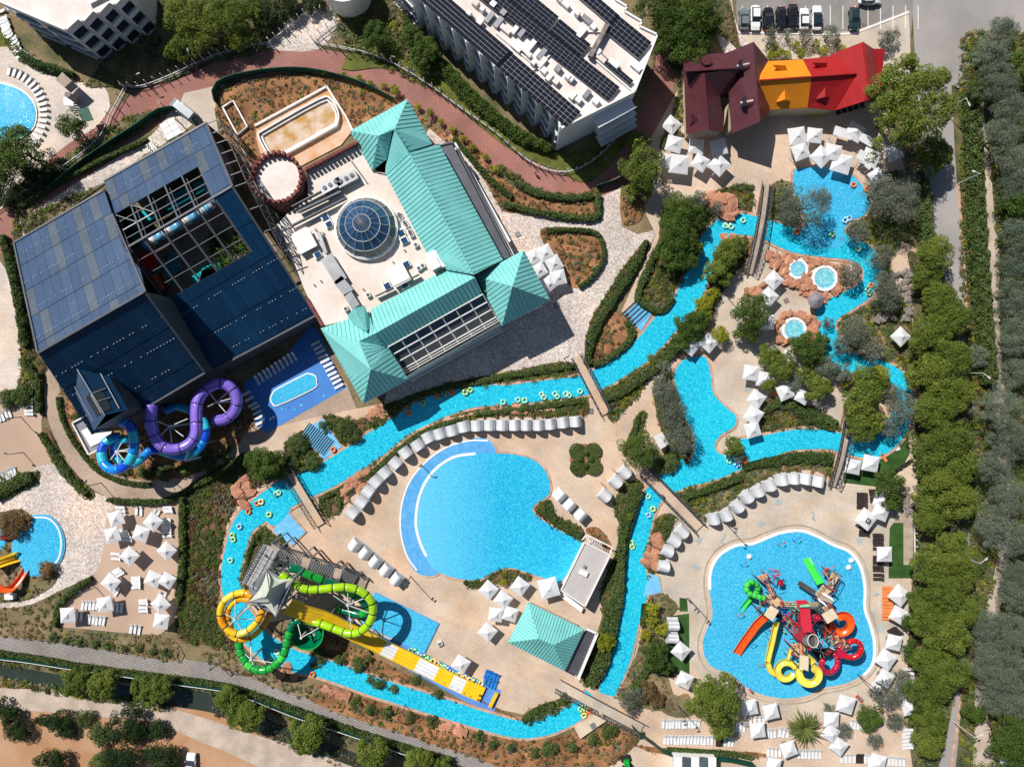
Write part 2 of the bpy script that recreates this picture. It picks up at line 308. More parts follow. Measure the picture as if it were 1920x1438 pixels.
    def mesh(s, name, mats, sm=False):
        me = bpy.data.meshes.new(name); me.from_pydata(s.v, [], s.f)
        for m in (mats if isinstance(mats, (list, tuple)) else [mats]): me.materials.append(m)
        if len(set(s.m)) > 1: me.polygons.foreach_set('material_index', s.m)
        if sm: me.polygons.foreach_set('use_smooth', [True] * len(s.f))
        me.update(); return me
    def build(s, name, mats, parent=None, sm=False, **kw):
        return obj(name, s.mesh(name, mats, sm), parent, **kw)
def obj(name, me, parent=None, loc=None, rz=None, scale=None, kind=None, label=None, cat=None, group=None):
    o = bpy.data.objects.new(name, me); COL.objects.link(o)
    if parent: o.parent = parent
    if loc is not None: o.location = loc
    if rz is not None: o.rotation_euler = (0, 0, rz)
    if scale is not None: o.scale = scale if isinstance(scale, (tuple, list)) else (scale,) * 3
    if kind: o['kind'] = kind
    tag(o, label, cat, group); return o
def tag(o, label=None, cat=None, group=None):
    if label: o['label'] = label
    if cat: o['category'] = cat
    if group: o['group'] = group
    return o
def empty(name, loc, label, cat, group=None, rz=0.0):
    return obj(name, None, None, loc, rz, None, None, label, cat, group)
# a model is (name, mesh, [child models], optional location); spawn() makes the objects, sharing mesh data
def spawn(model, loc, rz=0.0, scale=1.0, label=None, cat=None, group=None):
    r = obj(model[0], model[1], None, loc, rz, scale, None, label, cat, group)
    def kids(mo, par):
        for ch in mo[2]:
            c = bpy.data.objects.new(ch[0], ch[1]); COL.objects.link(c); c.parent = par
            if len(ch) > 3 and ch[3]: c.location = ch[3]
            if len(ch) > 4 and ch[4] is not None: c.rotation_euler = (0, 0, ch[4])
            kids(ch, c)
    kids(model, r); return r
ORD = ['first', 'second', 'third', 'fourth', 'fifth', 'sixth', 'seventh', 'eighth', 'ninth', 'tenth', 'eleventh', 'twelfth', 'thirteenth', 'fourteenth', 'fifteenth', 'sixteenth', 'seventeenth', 'eighteenth', 'nineteenth', 'twentieth']
def ordw(i, n, a='left'):
    if i >= 20: tens = ['twenty', 'thirty', 'forty', 'fifty', 'sixty'][i // 10 - 2]; base = (tens + '-' + ORD[i % 10 ]) if (i + 1) % 10 else ['thirtieth', 'fortieth', 'fiftieth', 'sixtieth'][(i + 1) // 10 - 3]
    else: base = ORD[i]
    return base + ' from the ' + a
def batch(n, pts, fn, what, where, group, cat):   # pts: picture positions; fn(i, label); labels count along the row
    xs = [p[0] for p in pts]; ys = [p[1] for p in pts]
    hor = (max(xs) - min(xs)) >= (max(ys) - min(ys)); order = sorted(range(len(pts)), key=lambda i: xs[i] if hor else ys[i])
    for k, i in enumerate(order):
        lab = what + (' ' if not len(pts) > 1 else ', ' + ordw(k, len(pts), 'left' if hor else 'top') + ' ') + where
        w_ = lab.split()
        while len(w_) > 16 and 'the' in w_[6:]: del w_[len(w_) - 1 - w_[::-1].index('the')]
        lab = ' '.join(w_)
        fn(i, lab.strip(), group if len(pts) > 1 else None, cat)
def sheet(name, pts, z, m, sm=6, kind='structure', t=0.0, label=None, cat=None, parent=None, closed=True):
    P = smooth(pts, True, sm) if sm else pts
    if t:
        mb = MB(); mb.prism([W(x, y, z) for x, y in P][::-1], z - t); return mb.build(name, m, parent, kind=kind, label=label, cat=cat)
    me = bpy.data.meshes.new(name)
    import bmesh
    bm = bmesh.new(); vs = [bm.verts.new(W(x, y, z)) for x, y in P]; f = bm.faces.new(vs); f.normal_update()
    if f.normal.z < 0: f.normal_flip()
    bmesh.ops.triangulate(bm, faces=[f], ngon_method='EAR_CLIP'); bm.to_mesh(me); bm.free(); me.materials.append(m)
    return obj(name, me, parent, kind=kind, label=label, cat=cat)
def ribbon_pts(pts, n=8):        # pts (px, py, width) -> centre line
    return smooth(pts, False, n)
def ribbon_poly(pts, n=8):
    C_ = ribbon_pts(pts, n); L = []; R = []
    for i, (x, y, w) in enumerate(C_):
        a, b = C_[max(i - 1, 0)], C_[min(i + 1, len(C_) - 1)]; dx, dy = b[0] - a[0], b[1] - a[1]; l = math.hypot(dx, dy) or 1
        L.append((x - dy / l * w / 2, y + dx / l * w / 2)); R.append((x + dy / l * w / 2, y - dx / l * w / 2))
    return L, R
def ribbon(name, pts, z, m, n=8, kind='structure', **kw):
    L, R = ribbon_poly(pts, n); mb = MB(); k = len(L)
    mb.add([W(x, y, z) for x, y in L] + [W(x, y, z) for x, y in R], [(i, i + k, i + k + 1, i + 1) if False else (i, i + 1, i + k + 1, i + k) for i in range(k - 1)])
    me = mb.mesh(name, m); me.flip_normals() if me.polygons[0].normal.z < 0 else None
    return obj(name, me, None, kind=kind, **kw)
def kerb(name, line, w, h, m, z0=0.0, closed=False, parent=None, kind='structure', **kw):   # raised strip along a picture line
    P = [Vector(W(x, y, 0)) for x, y in line]; n = len(P); mb = MB(); vs = []
    for i, p in enumerate(P):
        a = P[(i - 1) % n] if (closed or i) else p; b = P[(i + 1) % n] if (closed or i < n - 1) else p
        d = (b - a); d = d.normalized() if d.length > 1e-6 else Vector((1, 0, 0)); s = Vector((-d.y, d.x, 0)) * w / 2
        vs += [p - s + Vector((0, 0, z0)), p + s + Vector((0, 0, z0)), p + s + Vector((0, 0, z0 + h)), p - s + Vector((0, 0, z0 + h))]
    fs = []
    for i in range(n if closed else n - 1):
        j = (i + 1) % n
        for a, b in ((0, 3), (3, 2), (2, 1)): fs.append((i * 4 + a, i * 4 + b, j * 4 + b, j * 4 + a))
    if not closed: fs += [(0, 1, 2, 3), ((n - 1) * 4 + 3, (n - 1) * 4 + 2, (n - 1) * 4 + 1, (n - 1) * 4)]
    mb.add(vs, fs); me = mb.mesh(name, m)
    return obj(name, me, parent, kind=kind, **kw)
def inside(P, x, y):             # vectorised point in polygon
    P = np.array(P); r = np.zeros(len(x), bool); j = len(P) - 1
    for i in range(len(P)):
        xi, yi, xj, yj = P[i, 0], P[i, 1], P[j, 0], P[j, 1]
        c = ((yi > y) != (yj > y)) & (x < (xj - xi) * (y - yi) / ((yj - yi) or 1e-9) + xi); r ^= c; j = i
    return r
# leaves: many small rhombs. c centres (n,3), size (n,), bias towards up
def leaf_mesh(name, c, size, m, up=0.6, normals=None, asp=0.62, fold=True):
    n = len(c); nr = rng.normal(size=(n, 3)); nr[:, 2] = np.abs(nr[:, 2]) + up
    if normals is not None: nr = nr * 0.75 + normals * 1.3
    nr /= np.linalg.norm(nr, axis=1)[:, None]
    t = rng.normal(size=(n, 3)); t -= (t * nr).sum(1)[:, None] * nr; t /= np.linalg.norm(t, axis=1)[:, None]; b = np.cross(nr, t)
    s = (size * 0.5)[:, None]
    V = np.stack([c - t * s, c - b * s * asp, c + t * s, c + b * s * asp], 1).reshape(-1, 3)
    return raw_quads(name, V, m)
def raw_quads(name, V, m):
    n = len(V) // 4; me = bpy.data.meshes.new(name); me.vertices.add(n * 4); me.vertices.foreach_set('co', V.astype(np.float32).ravel())
    me.loops.add(n * 4); me.loops.foreach_set('vertex_index', np.arange(n * 4, dtype=np.int32))
    me.polygons.add(n); me.polygons.foreach_set('loop_start', np.arange(0, n * 4, 4, dtype=np.int32))
    for mm in (m if isinstance(m, (list, tuple)) else [m]): me.materials.append(mm)
    me.update(calc_edges=True); return me
# ------------------------------------------------------------------ ground, roads, paving
ZC = {'pave': 0.012, 'bed': 0.118, 'cop': 0.235, 'wat': 0.30}
GZ = 0.10
def nz(k): ZC[k] += 0.002; return ZC[k]
def rawbox(name, x0, y0, x1, y1, m):
    mb = MB(); mb.add([(x0, y0, 0), (x1, y0, 0), (x1, y1, 0), (x0, y1, 0)], [(0, 1, 2, 3)]); return mb.build(name, m, kind='structure')
rawbox('ground', -260, -220, 260, 220, dry)
def pave(name, pts, m, sm=4): return sheet(name, pts, nz('pave'), m, sm)
def road(name, pts, m): return ribbon(name, F3(pts), nz('pave'), m)

pave('ground_soil', F('-60 1440 -60 1280 60 1262 340 1300 520 1400 640 1470 560 1560 -60 1560'), dirt)
road('gravel_track', '-60 1308 40 60 1312 40 150 1322 38 230 1328 36 300 1340 34 380 1368 44 460 1398 50 540 1430 70 640 1480 110 760 1540 150', trackm)
pave('scrub', F('1690 -60 1990 -60 1990 1500 1690 1500 1700 900 1705 400'), scrub)
road('footpath', '1905 40 14 1840 175 20 1835 230 24 1846 330 26 1852 400 24 1862 480 24 1864 560 22 1866 640 20 1872 720 24 1880 800 26 1884 900 24 1882 1040 24 1866 1120 26 1845 1220 26 1838 1300 20 1842 1370 30 1852 1460 60', trackm)
road('road', '1742 -60 66 1746 60 66 1754 200 64 1764 330 58 1770 400 56 1780 500 52 1790 620 50 1796 800 48 1794 1000 48 1786 1180 50 1774 1330 56 1760 1450 60 1750 1520 60', asphalt)
pave('road_forecourt', F('1740 -60 1990 -60 1990 20 1920 60 1870 95 1820 125 1800 150 1785 160 1760 130 1742 60'), asphalt, 3)
pave('parking_lot', F('1384 -60 1712 -60 1712 20 1706 90 1660 100 1560 66 1384 62 1380 20'), asph2, 0)
pave('parking_apron', F('1384 56 1560 60 1600 60 1704 20 1708 120 1700 170 1640 130 1560 112 1420 112 1400 92'), deck_g, 0)
road('cobbled_path', '1352 -60 34 1356 10 34 1362 50 40 1376 85 46 1400 108 40', cobble)
road('pale_kerb_path', '800 250 20 860 282 40 892 330 44 920 375 40 940 398 30', cobble)
pave('cobbled_square', F('930 385 1000 402 1080 416 1128 414 1128 360 1166 338 1162 390 1166 425 1196 440 1232 430 1216 470 1160 530 1118 585 1096 640 1098 700 1050 690 960 700 880 716 800 760 720 760 740 660 900 520 950 450'), cobble, 0)
road('red_road', '-60 470 90 0 420 88 60 365 84 120 322 78 190 268 70 260 215 74 340 170 66 430 138 50 520 116 44 600 114 40 680 128 40 740 150 46 800 188 48 860 236 46 920 282 44 980 316 42 1040 342 42 1100 350 46 1150 330 50 1190 290 52 1222 230 52 1240 160 48 1246 100 40 1240 40 34 1238 -60 34', redroad)
pave('cobbled_spur', F('500 90 600 92 640 20 600 8 560 30 520 62'), cobble, 3)
pave('service_yard', F('370 240 330 215 345 175 420 158 412 182 402 206 412 262 440 320 436 350 420 330 396 250'), deck_g, 0)
pave('pool_terrace', F('-60 60 0 70 30 100 60 122 110 146 160 156 196 165 206 195 200 212 178 240 140 262 100 292 60 330 -60 420'), pale, 3)
pave('lawn', F('-60 40 0 50 14 88 -60 90'), lawn, 0)
road('gravel_path', '346 214 50 300 262 34 240 300 30 170 344 30 110 386 34 60 422 40 36 446 40', cobble)
pave('west_terrace', F('-60 480 0 490 20 540 34 600 50 660 60 680 50 720 0 740 -60 750'), pale, 3)
pave('pink_terrace', F('-60 752 0 745 50 736 76 728 80 770 78 800 92 850 100 878 84 884 40 890 -60 940'), pink_deck, 3)
pave('cobbled_plaza', F('-60 900 0 915 70 876 110 868 150 905 190 928 225 935 250 945 205 975 196 1020 186 1060 170 1080 110 1108 60 1132 0 1142 -60 1142'), cobble, 3)
road('curved_setts_path', '96 640 30 92 700 32 100 750 34 116 800 40 150 860 44 192 900 48 250 920 48 320 918 48 380 900 50 430 870 52 480 830 56 540 800 60 600 770 60 660 745 60', setts)
pave('umbrella_terrace', F('205 960 250 940 338 932 340 1000 336 1060 338 1120 330 1160 310 1180 292 1190 230 1186 150 1178 112 1172 112 1136 140 1110 168 1084 184 1064 196 1020'), pink_deck, 3)
pave('pool_deck', F('600 780 700 760 800 745 900 720 1090 700 1140 640 1230 440 1180 340 1220 260 1270 170 1460 200 1660 190 1700 330 1730 460 1712 600 1716 800 1724 1000 1722 1300 1724 1500 1180 1500 1175 1400 1120 1370 1060 1310 1010 1345 940 1330 700 1215 540 1160 430 1180 410 1060 420 980 470 850 520 800'), deck, 0)
pave('grey_kids_deck', F('1270 930 1360 960 1440 905 1540 890 1600 890 1640 950 1700 960 1706 1100 1700 1200 1660 1290 1600 1330 1500 1350 1400 1330 1340 1290 1290 1230 1280 1140 1240 1100 1240 1000'), deck_g, 4)
pave('hot_tub_deck', F('1360 660 1330 600 1350 540 1400 480 1440 460 1560 540 1545 600 1560 700 1600 780 1570 800 1420 810 1340 860 1330 720'), deck_g, 3)
road('hex_path', '-60 1180 34 20 1204 33 120 1222 32 240 1238 31 350 1252 31 420 1264 31 490 1290 32 580 1326 34 680 1360 34 780 1392 36 880 1420 38 980 1455 40 1060 1500 44', hexp)
pave('service_court', F('1130 1438 1205 1378 1236 1392 1246 1440 1240 1500 1120 1500'), deck, 0)
road('canal', '-60 1248 26 0 1256 26 60 1268 26 140 1284 28 240 1300 28 330 1308 34 400 1316 40 440 1334 36 520 1372 28 600 1400 26 700 1438 26 780 1470 26', canal)
road('bridge_path', '1210 885 24 1240 920 26 1280 965 26 1310 990 24', deck_g)
pave('blue_pad', F('459 716 520 684 583 611 596 620 648 728 500 812 470 790 455 740'), mat('blue_pad_tiles', (0.055, 0.21, 0.58, 1), var=0.05, scale=0.2, fine=1.0, rough=0.5), 0)
pave('slide_pad', F('640 1150 700 1188 760 1208 940 1294 925 1338 860 1308 740 1240 660 1196'), mat('blue_pad_paint', (0.10, 0.27, 0.68, 1), var=0.06, scale=0.3, fine=2, rough=0.5), 0)
for nm, s in (('turf', '1582 868 1600 850 1640 850 1672 838 1702 810 1706 850 1690 880 1662 910 1640 912 1582 905'), ('turf', '1668 990 1690 960 1716 950 1714 1084 1666 1084'),
              ('turf', '1245 1156 1292 1150 1293 1265 1258 1266 1246 1200'), ('turf', '1274 1120 1288 1122 1290 1146 1274 1146'), ('lawn', '1310 935 1330 905 1372 900 1372 925 1330 945')):
    pave(nm, F(s), turf if nm == 'turf' else lawn, 0)
def plate(name, pts, m, **kw): return sheet(name, pts, nz('pave'), m, 0, **kw)
plate('stone_slabs', F('1676 950 1712 950 1712 1060 1694 1058 1694 980 1676 980'), woodg)
# parking bay lines, road edge line
for i in range(15):
    x = 1392 + i * 23.5
    mb = MB(); a, b = W(x, 12), W(x + 1, 56); mb.box(a[0] - 0.06, b[1], 0.05, a[0] + 0.06, a[1], 0.122); mb.build('bay_line', wline, kind='structure')
kerb('kerb', F('1384 62 1560 66 1600 64 1704 24'), 0.3, 0.14, white)
kerb('kerb', smooth(F('1796 345 1806 480 1816 640'), False), 0.5, 0.12, coping)
kerb('kerb', smooth(F('1742 360 1756 480 1762 560'), False), 0.3, 0.14, rockg)
kerb('kerb', smooth(F('1800 1180 1800 1310 1788 1400 1780 1460'), False), 0.5, 0.12, coping)

# ------------------------------------------------------------------ planting beds
BEDS = []; WATER = []
def bed(s, m=soil, cover=None, sm=3, name='planting_bed'):
    pts = smooth(F(s), True, sm) if sm else F(s)
    sheet(name, pts, nz('bed'), mulch if (m is soil and cover in (L1, L2, 'thick')) else m, 0); BEDS.append((pts, cover))
L1, L2, L3 = 'low', 'rich', 'dry'
bed('1135 585 1165 588 1186 604 1198 625 1192 648 1172 666 1128 690 1108 692 1100 665 1108 620 1120 596', soil, L3)
bed('1210 452 1216 466 1180 525 1150 575 1128 606 1108 640 1098 640 1108 600 1130 562 1170 500', soil, L1)
bed('1232 470 1240 400 1262 378 1320 372 1338 400 1336 440 1306 500 1276 572 1250 592 1215 582 1192 568 1206 520', soil, L2)
bed('1345 462 1395 438 1404 480 1372 520 1348 560 1332 600 1308 642 1266 662 1232 690 1196 742 1166 772 1142 762 1126 722 1162 712 1222 672 1262 630 1300 580 1322 530 1332 490', soil, L2)
bed('1013 430 1060 428 1118 436 1130 462 1130 492 1104 528 1078 540 1064 530 1050 500 1026 470', soil, L3)
bed('844 246 870 250 905 290 950 342 1010 372 1070 372 1122 362 1124 412 1060 410 990 400 944 396 922 362 890 310 862 280', soil, L3)
bed('715 764 770 742 850 716 960 696 1050 678 1080 688 1086 704 1040 708 960 716 880 722 800 742 750 776 704 806 690 800', soil, L2)
bed('600 934 640 912 690 870 735 832 800 795 860 776 900 765 960 757 1040 746 1090 738 1106 772 1080 780 1000 782 940 780 880 786 820 806 760 842 700 890 650 930 640 958 606 968', soil, L1)
bed('535 830 560 810 572 812 612 872 608 886 556 892 538 856', soil, L2)
bed('604 784 626 778 660 788 700 776 722 768 716 790 690 816 656 838 640 832 622 806', soil, L2)
bed('350 925 400 880 470 850 510 850 532 880 518 898 480 915 448 942 424 985 414 1050 416 1100 404 1130 424 1180 450 1222 400 1210 334 1196 336 1130 342 1040', soil, 'thick')
bed('450 1096 456 1050 472 1008 492 988 508 996 548 1040 520 1080 480 1110', soil, L2)
bed('108 742 122 738 128 790 160 846 200 884 280 900 360 890 430 846 466 806 480 770 420 700 260 700 150 700', soil, L3)
bed('1565 606 1590 588 1620 574 1648 562 1700 560 1712 640 1704 720 1680 700 1650 676 1604 676 1570 656 1560 630', dry, L2)
bed('1632 380 1650 330 1712 330 1724 460 1690 452 1668 500 1680 540 1650 560 1648 500 1640 470 1622 460 1586 456 1580 430 1624 408', dry, L2)
bed('1440 360 1460 340 1492 350 1500 420 1510 440 1470 424 1440 412', dry, L2)
bed('1340 400 1320 372 1360 352 1400 346 1412 360 1408 398 1380 400 1345 415', soil, L2)
bed('1225 724 1246 700 1266 705 1274 760 1292 800 1300 850 1284 872 1256 884 1240 872 1250 836 1234 790', soil, L2)
bed('1258 926 1300 896 1380 862 1440 858 1556 844 1562 862 1556 892 1516 880 1440 896 1390 934 1350 962 1324 978 1296 960', dry, L2)
bed('1430 750 1476 746 1560 784 1572 806 1500 804 1440 810 1410 824 1424 790', soil, L2)
bed('1150 950 1172 906 1206 905 1206 944 1186 980 1172 1030 1166 1080 1158 1180 1142 1240 1122 1288 1088 1272 1110 1210 1130 1150 1124 1120 1142 1062 1166 1004', soil, L1)
bed('1234 968 1266 966 1252 1010 1240 1050 1220 1082 1206 1070 1214 1010', soil, L1)
bed('1213 1118 1240 1112 1272 1138 1246 1180 1252 1290 1270 1325 1226 1332 1162 1312 1152 1300 1192 1230 1206 1160', dry, L3)
bed('980 1340 1010 1322 1040 1312 1058 1308 1080 1320 1046 1330 1000 1348', dry, L2)
bed('560 1290 590 1282 700 1312 830 1352 960 1386 1050 1380 1090 1366 1128 1352 1190 1368 1206 1378 1140 1438 1010 1462 900 1424 780 1384 680 1352 590 1318', soil, L3)
bed('380 1220 440 1214 480 1240 560 1276 600 1296 560 1306 470 1270 400 1246', dry, L3)
bed('-60 1144 60 1136 112 1110 112 1172 150 1180 232 1188 318 1194 340 1240 220 1222 100 1204 -60 1180', dry, L3)
bed('-60 1218 100 1238 240 1256 350 1270 410 1282 480 1310 580 1348 680 1382 760 1408 830 1438 760 1420 640 1382 540 1348 440 1310 380 1296 240 1274 100 1256 -60 1238', dry, L2)
bed('600 1180 660 1208 740 1252 860 1318 960 1352 940 1356 820 1312 700 1268 596 1228', soil, L3)
bed('1126 730 1162 770 1148 790 1128 760', soil, L2)
bed('0 960 40 954 62 976 50 1000 60 1050 96 1070 108 1076 96 1100 50 1124 0 1130 -40 1130 -40 960', dry, L3)
bed('1018 940 1034 938 1046 968 1090 988 1094 1004 1084 1012 1030 988 1000 962 1004 948', soil, L1)
bed('1100 990 1124 990 1146 1020 1140 1030 1104 1006', soil, L3)
bed('870 1090 920 1066 950 1062 982 1070 1000 1080 980 1090 930 1094 890 1102', soil, L2)
bed('1166 356 1206 370 1204 408 1180 422 1166 412', soil, L3)
bed('1168 850 1186 800 1204 770 1210 776 1204 812 1188 848', soil, L1)
bed('1238 270 1260 220 1272 170 1290 170 1270 250 1250 280', dry, L2)
bed('404 196 430 156 520 142 580 142 640 148 720 168 800 226 852 262 840 270 760 210 690 240 640 260 480 330 460 360 430 300', soil, L3)
bed('24 440 40 432 60 650 84 660 78 740 46 760 10 744 40 700', soil, L2)
bed('40 400 66 396 200 340 320 262 350 250 356 258 200 342 60 440', dry, 'thick')
bed('20 360 110 300 170 262 232 222 268 214 320 206 300 222 240 262 170 306 100 356 40 406', dry, L2)
bed('78 812 92 808 130 880 176 922 164 934 116 890', soil, L1)
bed('-40 900 60 884 74 888 66 906 20 930 -40 948', soil, L1)
bed('960 320 1000 352 1080 366 1120 350 1120 362 1040 372 970 344 930 310', soil, L1)
bed('10 70 40 90 90 128 150 148 140 152 60 128 20 96', dry, L2)
bed('830 180 900 236 960 282 1040 318 1110 340 1180 250 1060 290 960 250 880 190 760 100 700 60 640 130 740 128', lawn, None)
bed('160 160 206 162 250 166 330 148 400 118 500 86 500 -40 230 -40 200 100', scrub, L3)
bed('1220 180 1245 60 1340 60 1400 110 1390 96 1350 -40 1250 -40', scrub, L3)
bed('1715 340 1738 340 1752 480 1766 600 1740 600 1722 480', scrub, L2)
bed('1706 470 1790 560 1800 900 1790 1300 1730 1500 1700 1300 1720 900 1712 560', scrub, L3)
bed('1190 1396 1250 1402 1420 1410 1418 1420 1246 1414', soil, L3)
bed('1240 1220 1262 1300 1290 1300 1300 1340 1250 1340 1226 1300', dry, None)

# ------------------------------------------------------------------ water with stone coping under its rim
def offset(P, d):
    n = len(P); A = sum(P[i][0] * P[(i + 1) % n][1] - P[(i + 1) % n][0] * P[i][1] for i in range(n)); s = 1 if A > 0 else -1; out = []
    for i in range(n):
        a, b = P[(i - 1) % n], P[(i + 1) % n]; dx, dy = b[0] - a[0], b[1] - a[1]; l = math.hypot(dx, dy) or 1
        out.append((P[i][0] + s * dy / l * d, P[i][1] - s * dx / l * d))
    return out
def ribbon_slab(name, pts, z, h, m):
    L, R = ribbon_poly(pts); mb = MB(); k = len(L); V = [W(x, y, z) for x, y in L] + [W(x, y, z) for x, y in R]; V += [(p[0], p[1], z - h) for p in V]
    fs = []
    for i in range(k - 1): fs += [(i, i + k, i + k + 1, i + 1), (i, i + 1, 2 * k + i + 1, 2 * k + i), (i + k + 1, i + k, 3 * k + i, 3 * k + i + 1)]
    mb.add(V, fs); return mb.build(name, m, kind='structure')
def river(s, cw=5.0, m=None, name='lazy_river'):
    pts = F3(s); WATER.append((lambda LR: LR[0] + LR[1][::-1])(ribbon_poly(pts))); z = nz('cop'); ribbon_slab('river_coping', [(x, y, w + 2 * cw) for x, y, w in pts], z, z - 0.02, coping)
    return ribbon(name, pts, nz('wat'), m or river_w)
def pool(s, m, cw=4.0, sm=6, name='pool', cm=None, raw=None):
    P = raw or (smooth(F(s), True, sm) if sm else F(s)); WATER.append(P)
    z = nz('cop'); sheet('pool_coping', offset(P, cw), z, cm or coping, 0, t=z - 0.02); return sheet(name, P, nz('wat'), m, 0)
river('1390 845 44 1440 836 42 1480 826 38 1520 823 38 1560 826 34 1600 836 36 1640 838 40 1672 816 40 1690 780 40 1696 745 32 1684 712 32 1652 692 32 1612 686 36 1580 672 40 1556 644 44 1545 612 42 1556 584 42 1590 564 36 1622 544 32 1636 516 32 1628 486 38 1596 466 44 1545 456 52 1490 450 46 1440 432 38 1412 424 38 1382 421 40 1352 436 46 1326 470 44 1310 510 44 1298 540 46 1280 575 44 1246 610 46 1221 640 44 1190 669 42 1152 694 40 1120 712 40 1086 724 38 1040 730 38 1000 735 38 950 741 38 880 744 42 806 768 48 755 797 44 705 832 50 655 866 50 608 893 50 562 914 50 520 936 52 486 958 46 456 986 40 441 1032 38 433 1070 36 434 1100 36 444 1140 38 468 1180 44 500 1214 46 544 1237 42 592 1249 36 650 1268 36 705 1288 36 830 1327 35 955 1364 33 1010 1364 34 1050 1350 36 1086 1330 36 1112 1306 34')
river('1138 1302 30 1144 1280 36 1160 1240 40 1170 1203 40 1181 1153 40 1192 1103 46 1188 1045 40 1197 995 44 1212 950 38 1236 916 36 1262 894 40 1290 876 40', 4)
pool('1270 688 1284 674 1308 668 1324 672 1332 700 1338 738 1362 764 1380 780 1376 800 1352 815 1340 834 1346 848 1362 852 1384 838 1400 824 1420 856 1396 876 1340 900 1290 912 1262 922 1240 900 1262 884 1290 868 1302 846 1298 812 1284 780 1272 740 1264 708', river_w, name='river_pool')
pool('1487 332 1492 318 1530 313 1575 318 1605 335 1626 362 1632 386 1620 404 1596 414 1584 430 1584 460 1540 466 1502 450 1512 415 1500 385 1488 360', kid_w, name='lagoon_pool')
pool('512 996 522 975 541 962 573 998 560 1008 548 1023', steps_w, 3, 0, 'beach_entry')
pool('500 925 522 902 540 918 545 950 530 975 510 985 494 965', river_w, 3, 3, 'lazy_river')
pool('568 810 606 784 640 838 606 862', steps_w, 2, 0, 'beach_entry')
pool('1218 1074 1236 1082 1240 1110 1206 1118', steps_w, 2, 0, 'beach_entry')
pool('1176 584 1192 568 1222 588 1202 622', steps_w, 2, 0, 'beach_entry')
# wave pool: apron, white lines, deep water
pool('914 824 880 824 840 836 800 862 768 900 752 945 750 1000 762 1044 780 1072 806 1080 828 1070 850 1040 900 960 930 860', shallow, 3, 6, 'wave_pool_apron', cm=deck)
pool('888 851 930 850 965 852 1000 862 1022 882 1031 908 1028 928 1008 942 998 954 1008 968 1040 990 1088 1014 1086 1030 1050 1094 1020 1084 985 1072 955 1064 925 1072 900 1086 868 1086 835 1078 806 1060 796 1036 786 1010 780 975 784 930 800 892 836 862', pool_w, 3.5, 3, 'wave_pool')
kerb('pool_rim', smooth(F('892 850 850 857 812 884 788 926 780 978 788 1016 800 1042'), False), 0.5, 0.10, wline, 0.28)
kerb('pool_rim', smooth(F('915 826 880 826 838 838 798 866 768 904 753 950 752 998 763 1040 782 1068'), False), 0.3, 0.10, wline, 0.28)
KID = smooth(F('1330 1104 1332 1068 1348 1040 1378 1022 1410 1018 1440 1006 1466 997 1500 994 1530 1004 1560 1020 1592 1034 1612 1062 1620 1100 1620 1140 1630 1170 1638 1206 1634 1244 1612 1268 1580 1282 1540 1290 1512 1304 1470 1309 1430 1302 1400 1288 1368 1262 1338 1252 1322 1232 1318 1204 1326 1178 1336 1150'), True, 5)
pool('', kid_w, 4.5, 0, 'splash_pool', cm=deck, raw=KID)
kerb('pool_rim', [p for p in KID if p[1] < 1190 and not (1340 < p[0] < 1370 and p[1] > 1100)][0:999] if False else KID[:85], 0.55, 0.10, wline, 0.28)
kerb('pool_edge', offset(KID, 10), 0.25, 0.13, woodg, 0.02, True)
pool('62 968 90 968 108 984 118 1008 118 1034 108 1056 92 1068 84 1076 60 1078 44 1068 36 1046 25 1036 26 1004 34 986 60 976', kid_w, 2.5, 4, 'slide_pool', cm=skyb)
kerb('pool_rim', smooth(F('66 969 92 971 110 988 117 1016 112 1046 98 1062'), False), 0.3, 0.10, wline, 0.28)
pool('-60 150 -30 150 4 158 34 168 56 186 66 208 62 236 44 254 20 262 -20 268 -60 270', kid_w, 3, 5, 'hotel_pool', cm=wline)
pool('-20 996 4 996 9 1010 6 1026 -20 1030', kid_w, 2, 3, 'slide_pool', cm=skyb)
pool('703 1112 822 1170 796 1224 678 1168', kid_w, 2.5, 0, 'splash_landing_pool', cm=shallow)
# small pool on the blue pad
pool('512 738 508 748 512 756 522 758 586 728 592 718 590 706 580 702 570 704 520 730', kid_w, 2.5, 3, 'toddler_pool', cm=wline)
for i in range(46):
    u, v = rnd.random(), rnd.random(); x = 470 + u * 150 + v * 30 - 10; y = 800 - u * 75 - v * 90 + 20
    if not (455 < x < 640 and inside(F('470 770 596 690 600 630 640 728 505 796'), np.array([x]), np.array([y]))[0]): continue
    if inside(F('500 735 575 695 600 700 595 735 520 770'), np.array([x]), np.array([y]))[0]: continue
    a = W(x, y); mb = MB(); mb.box(a[0] - 0.22, a[1] - 0.22, 0.02, a[0] + 0.22, a[1] + 0.22, 0.13, rz=0.5); mb.build('tile', rnd.choice([wline, skyb, bluep, cyan]), kind='structure')
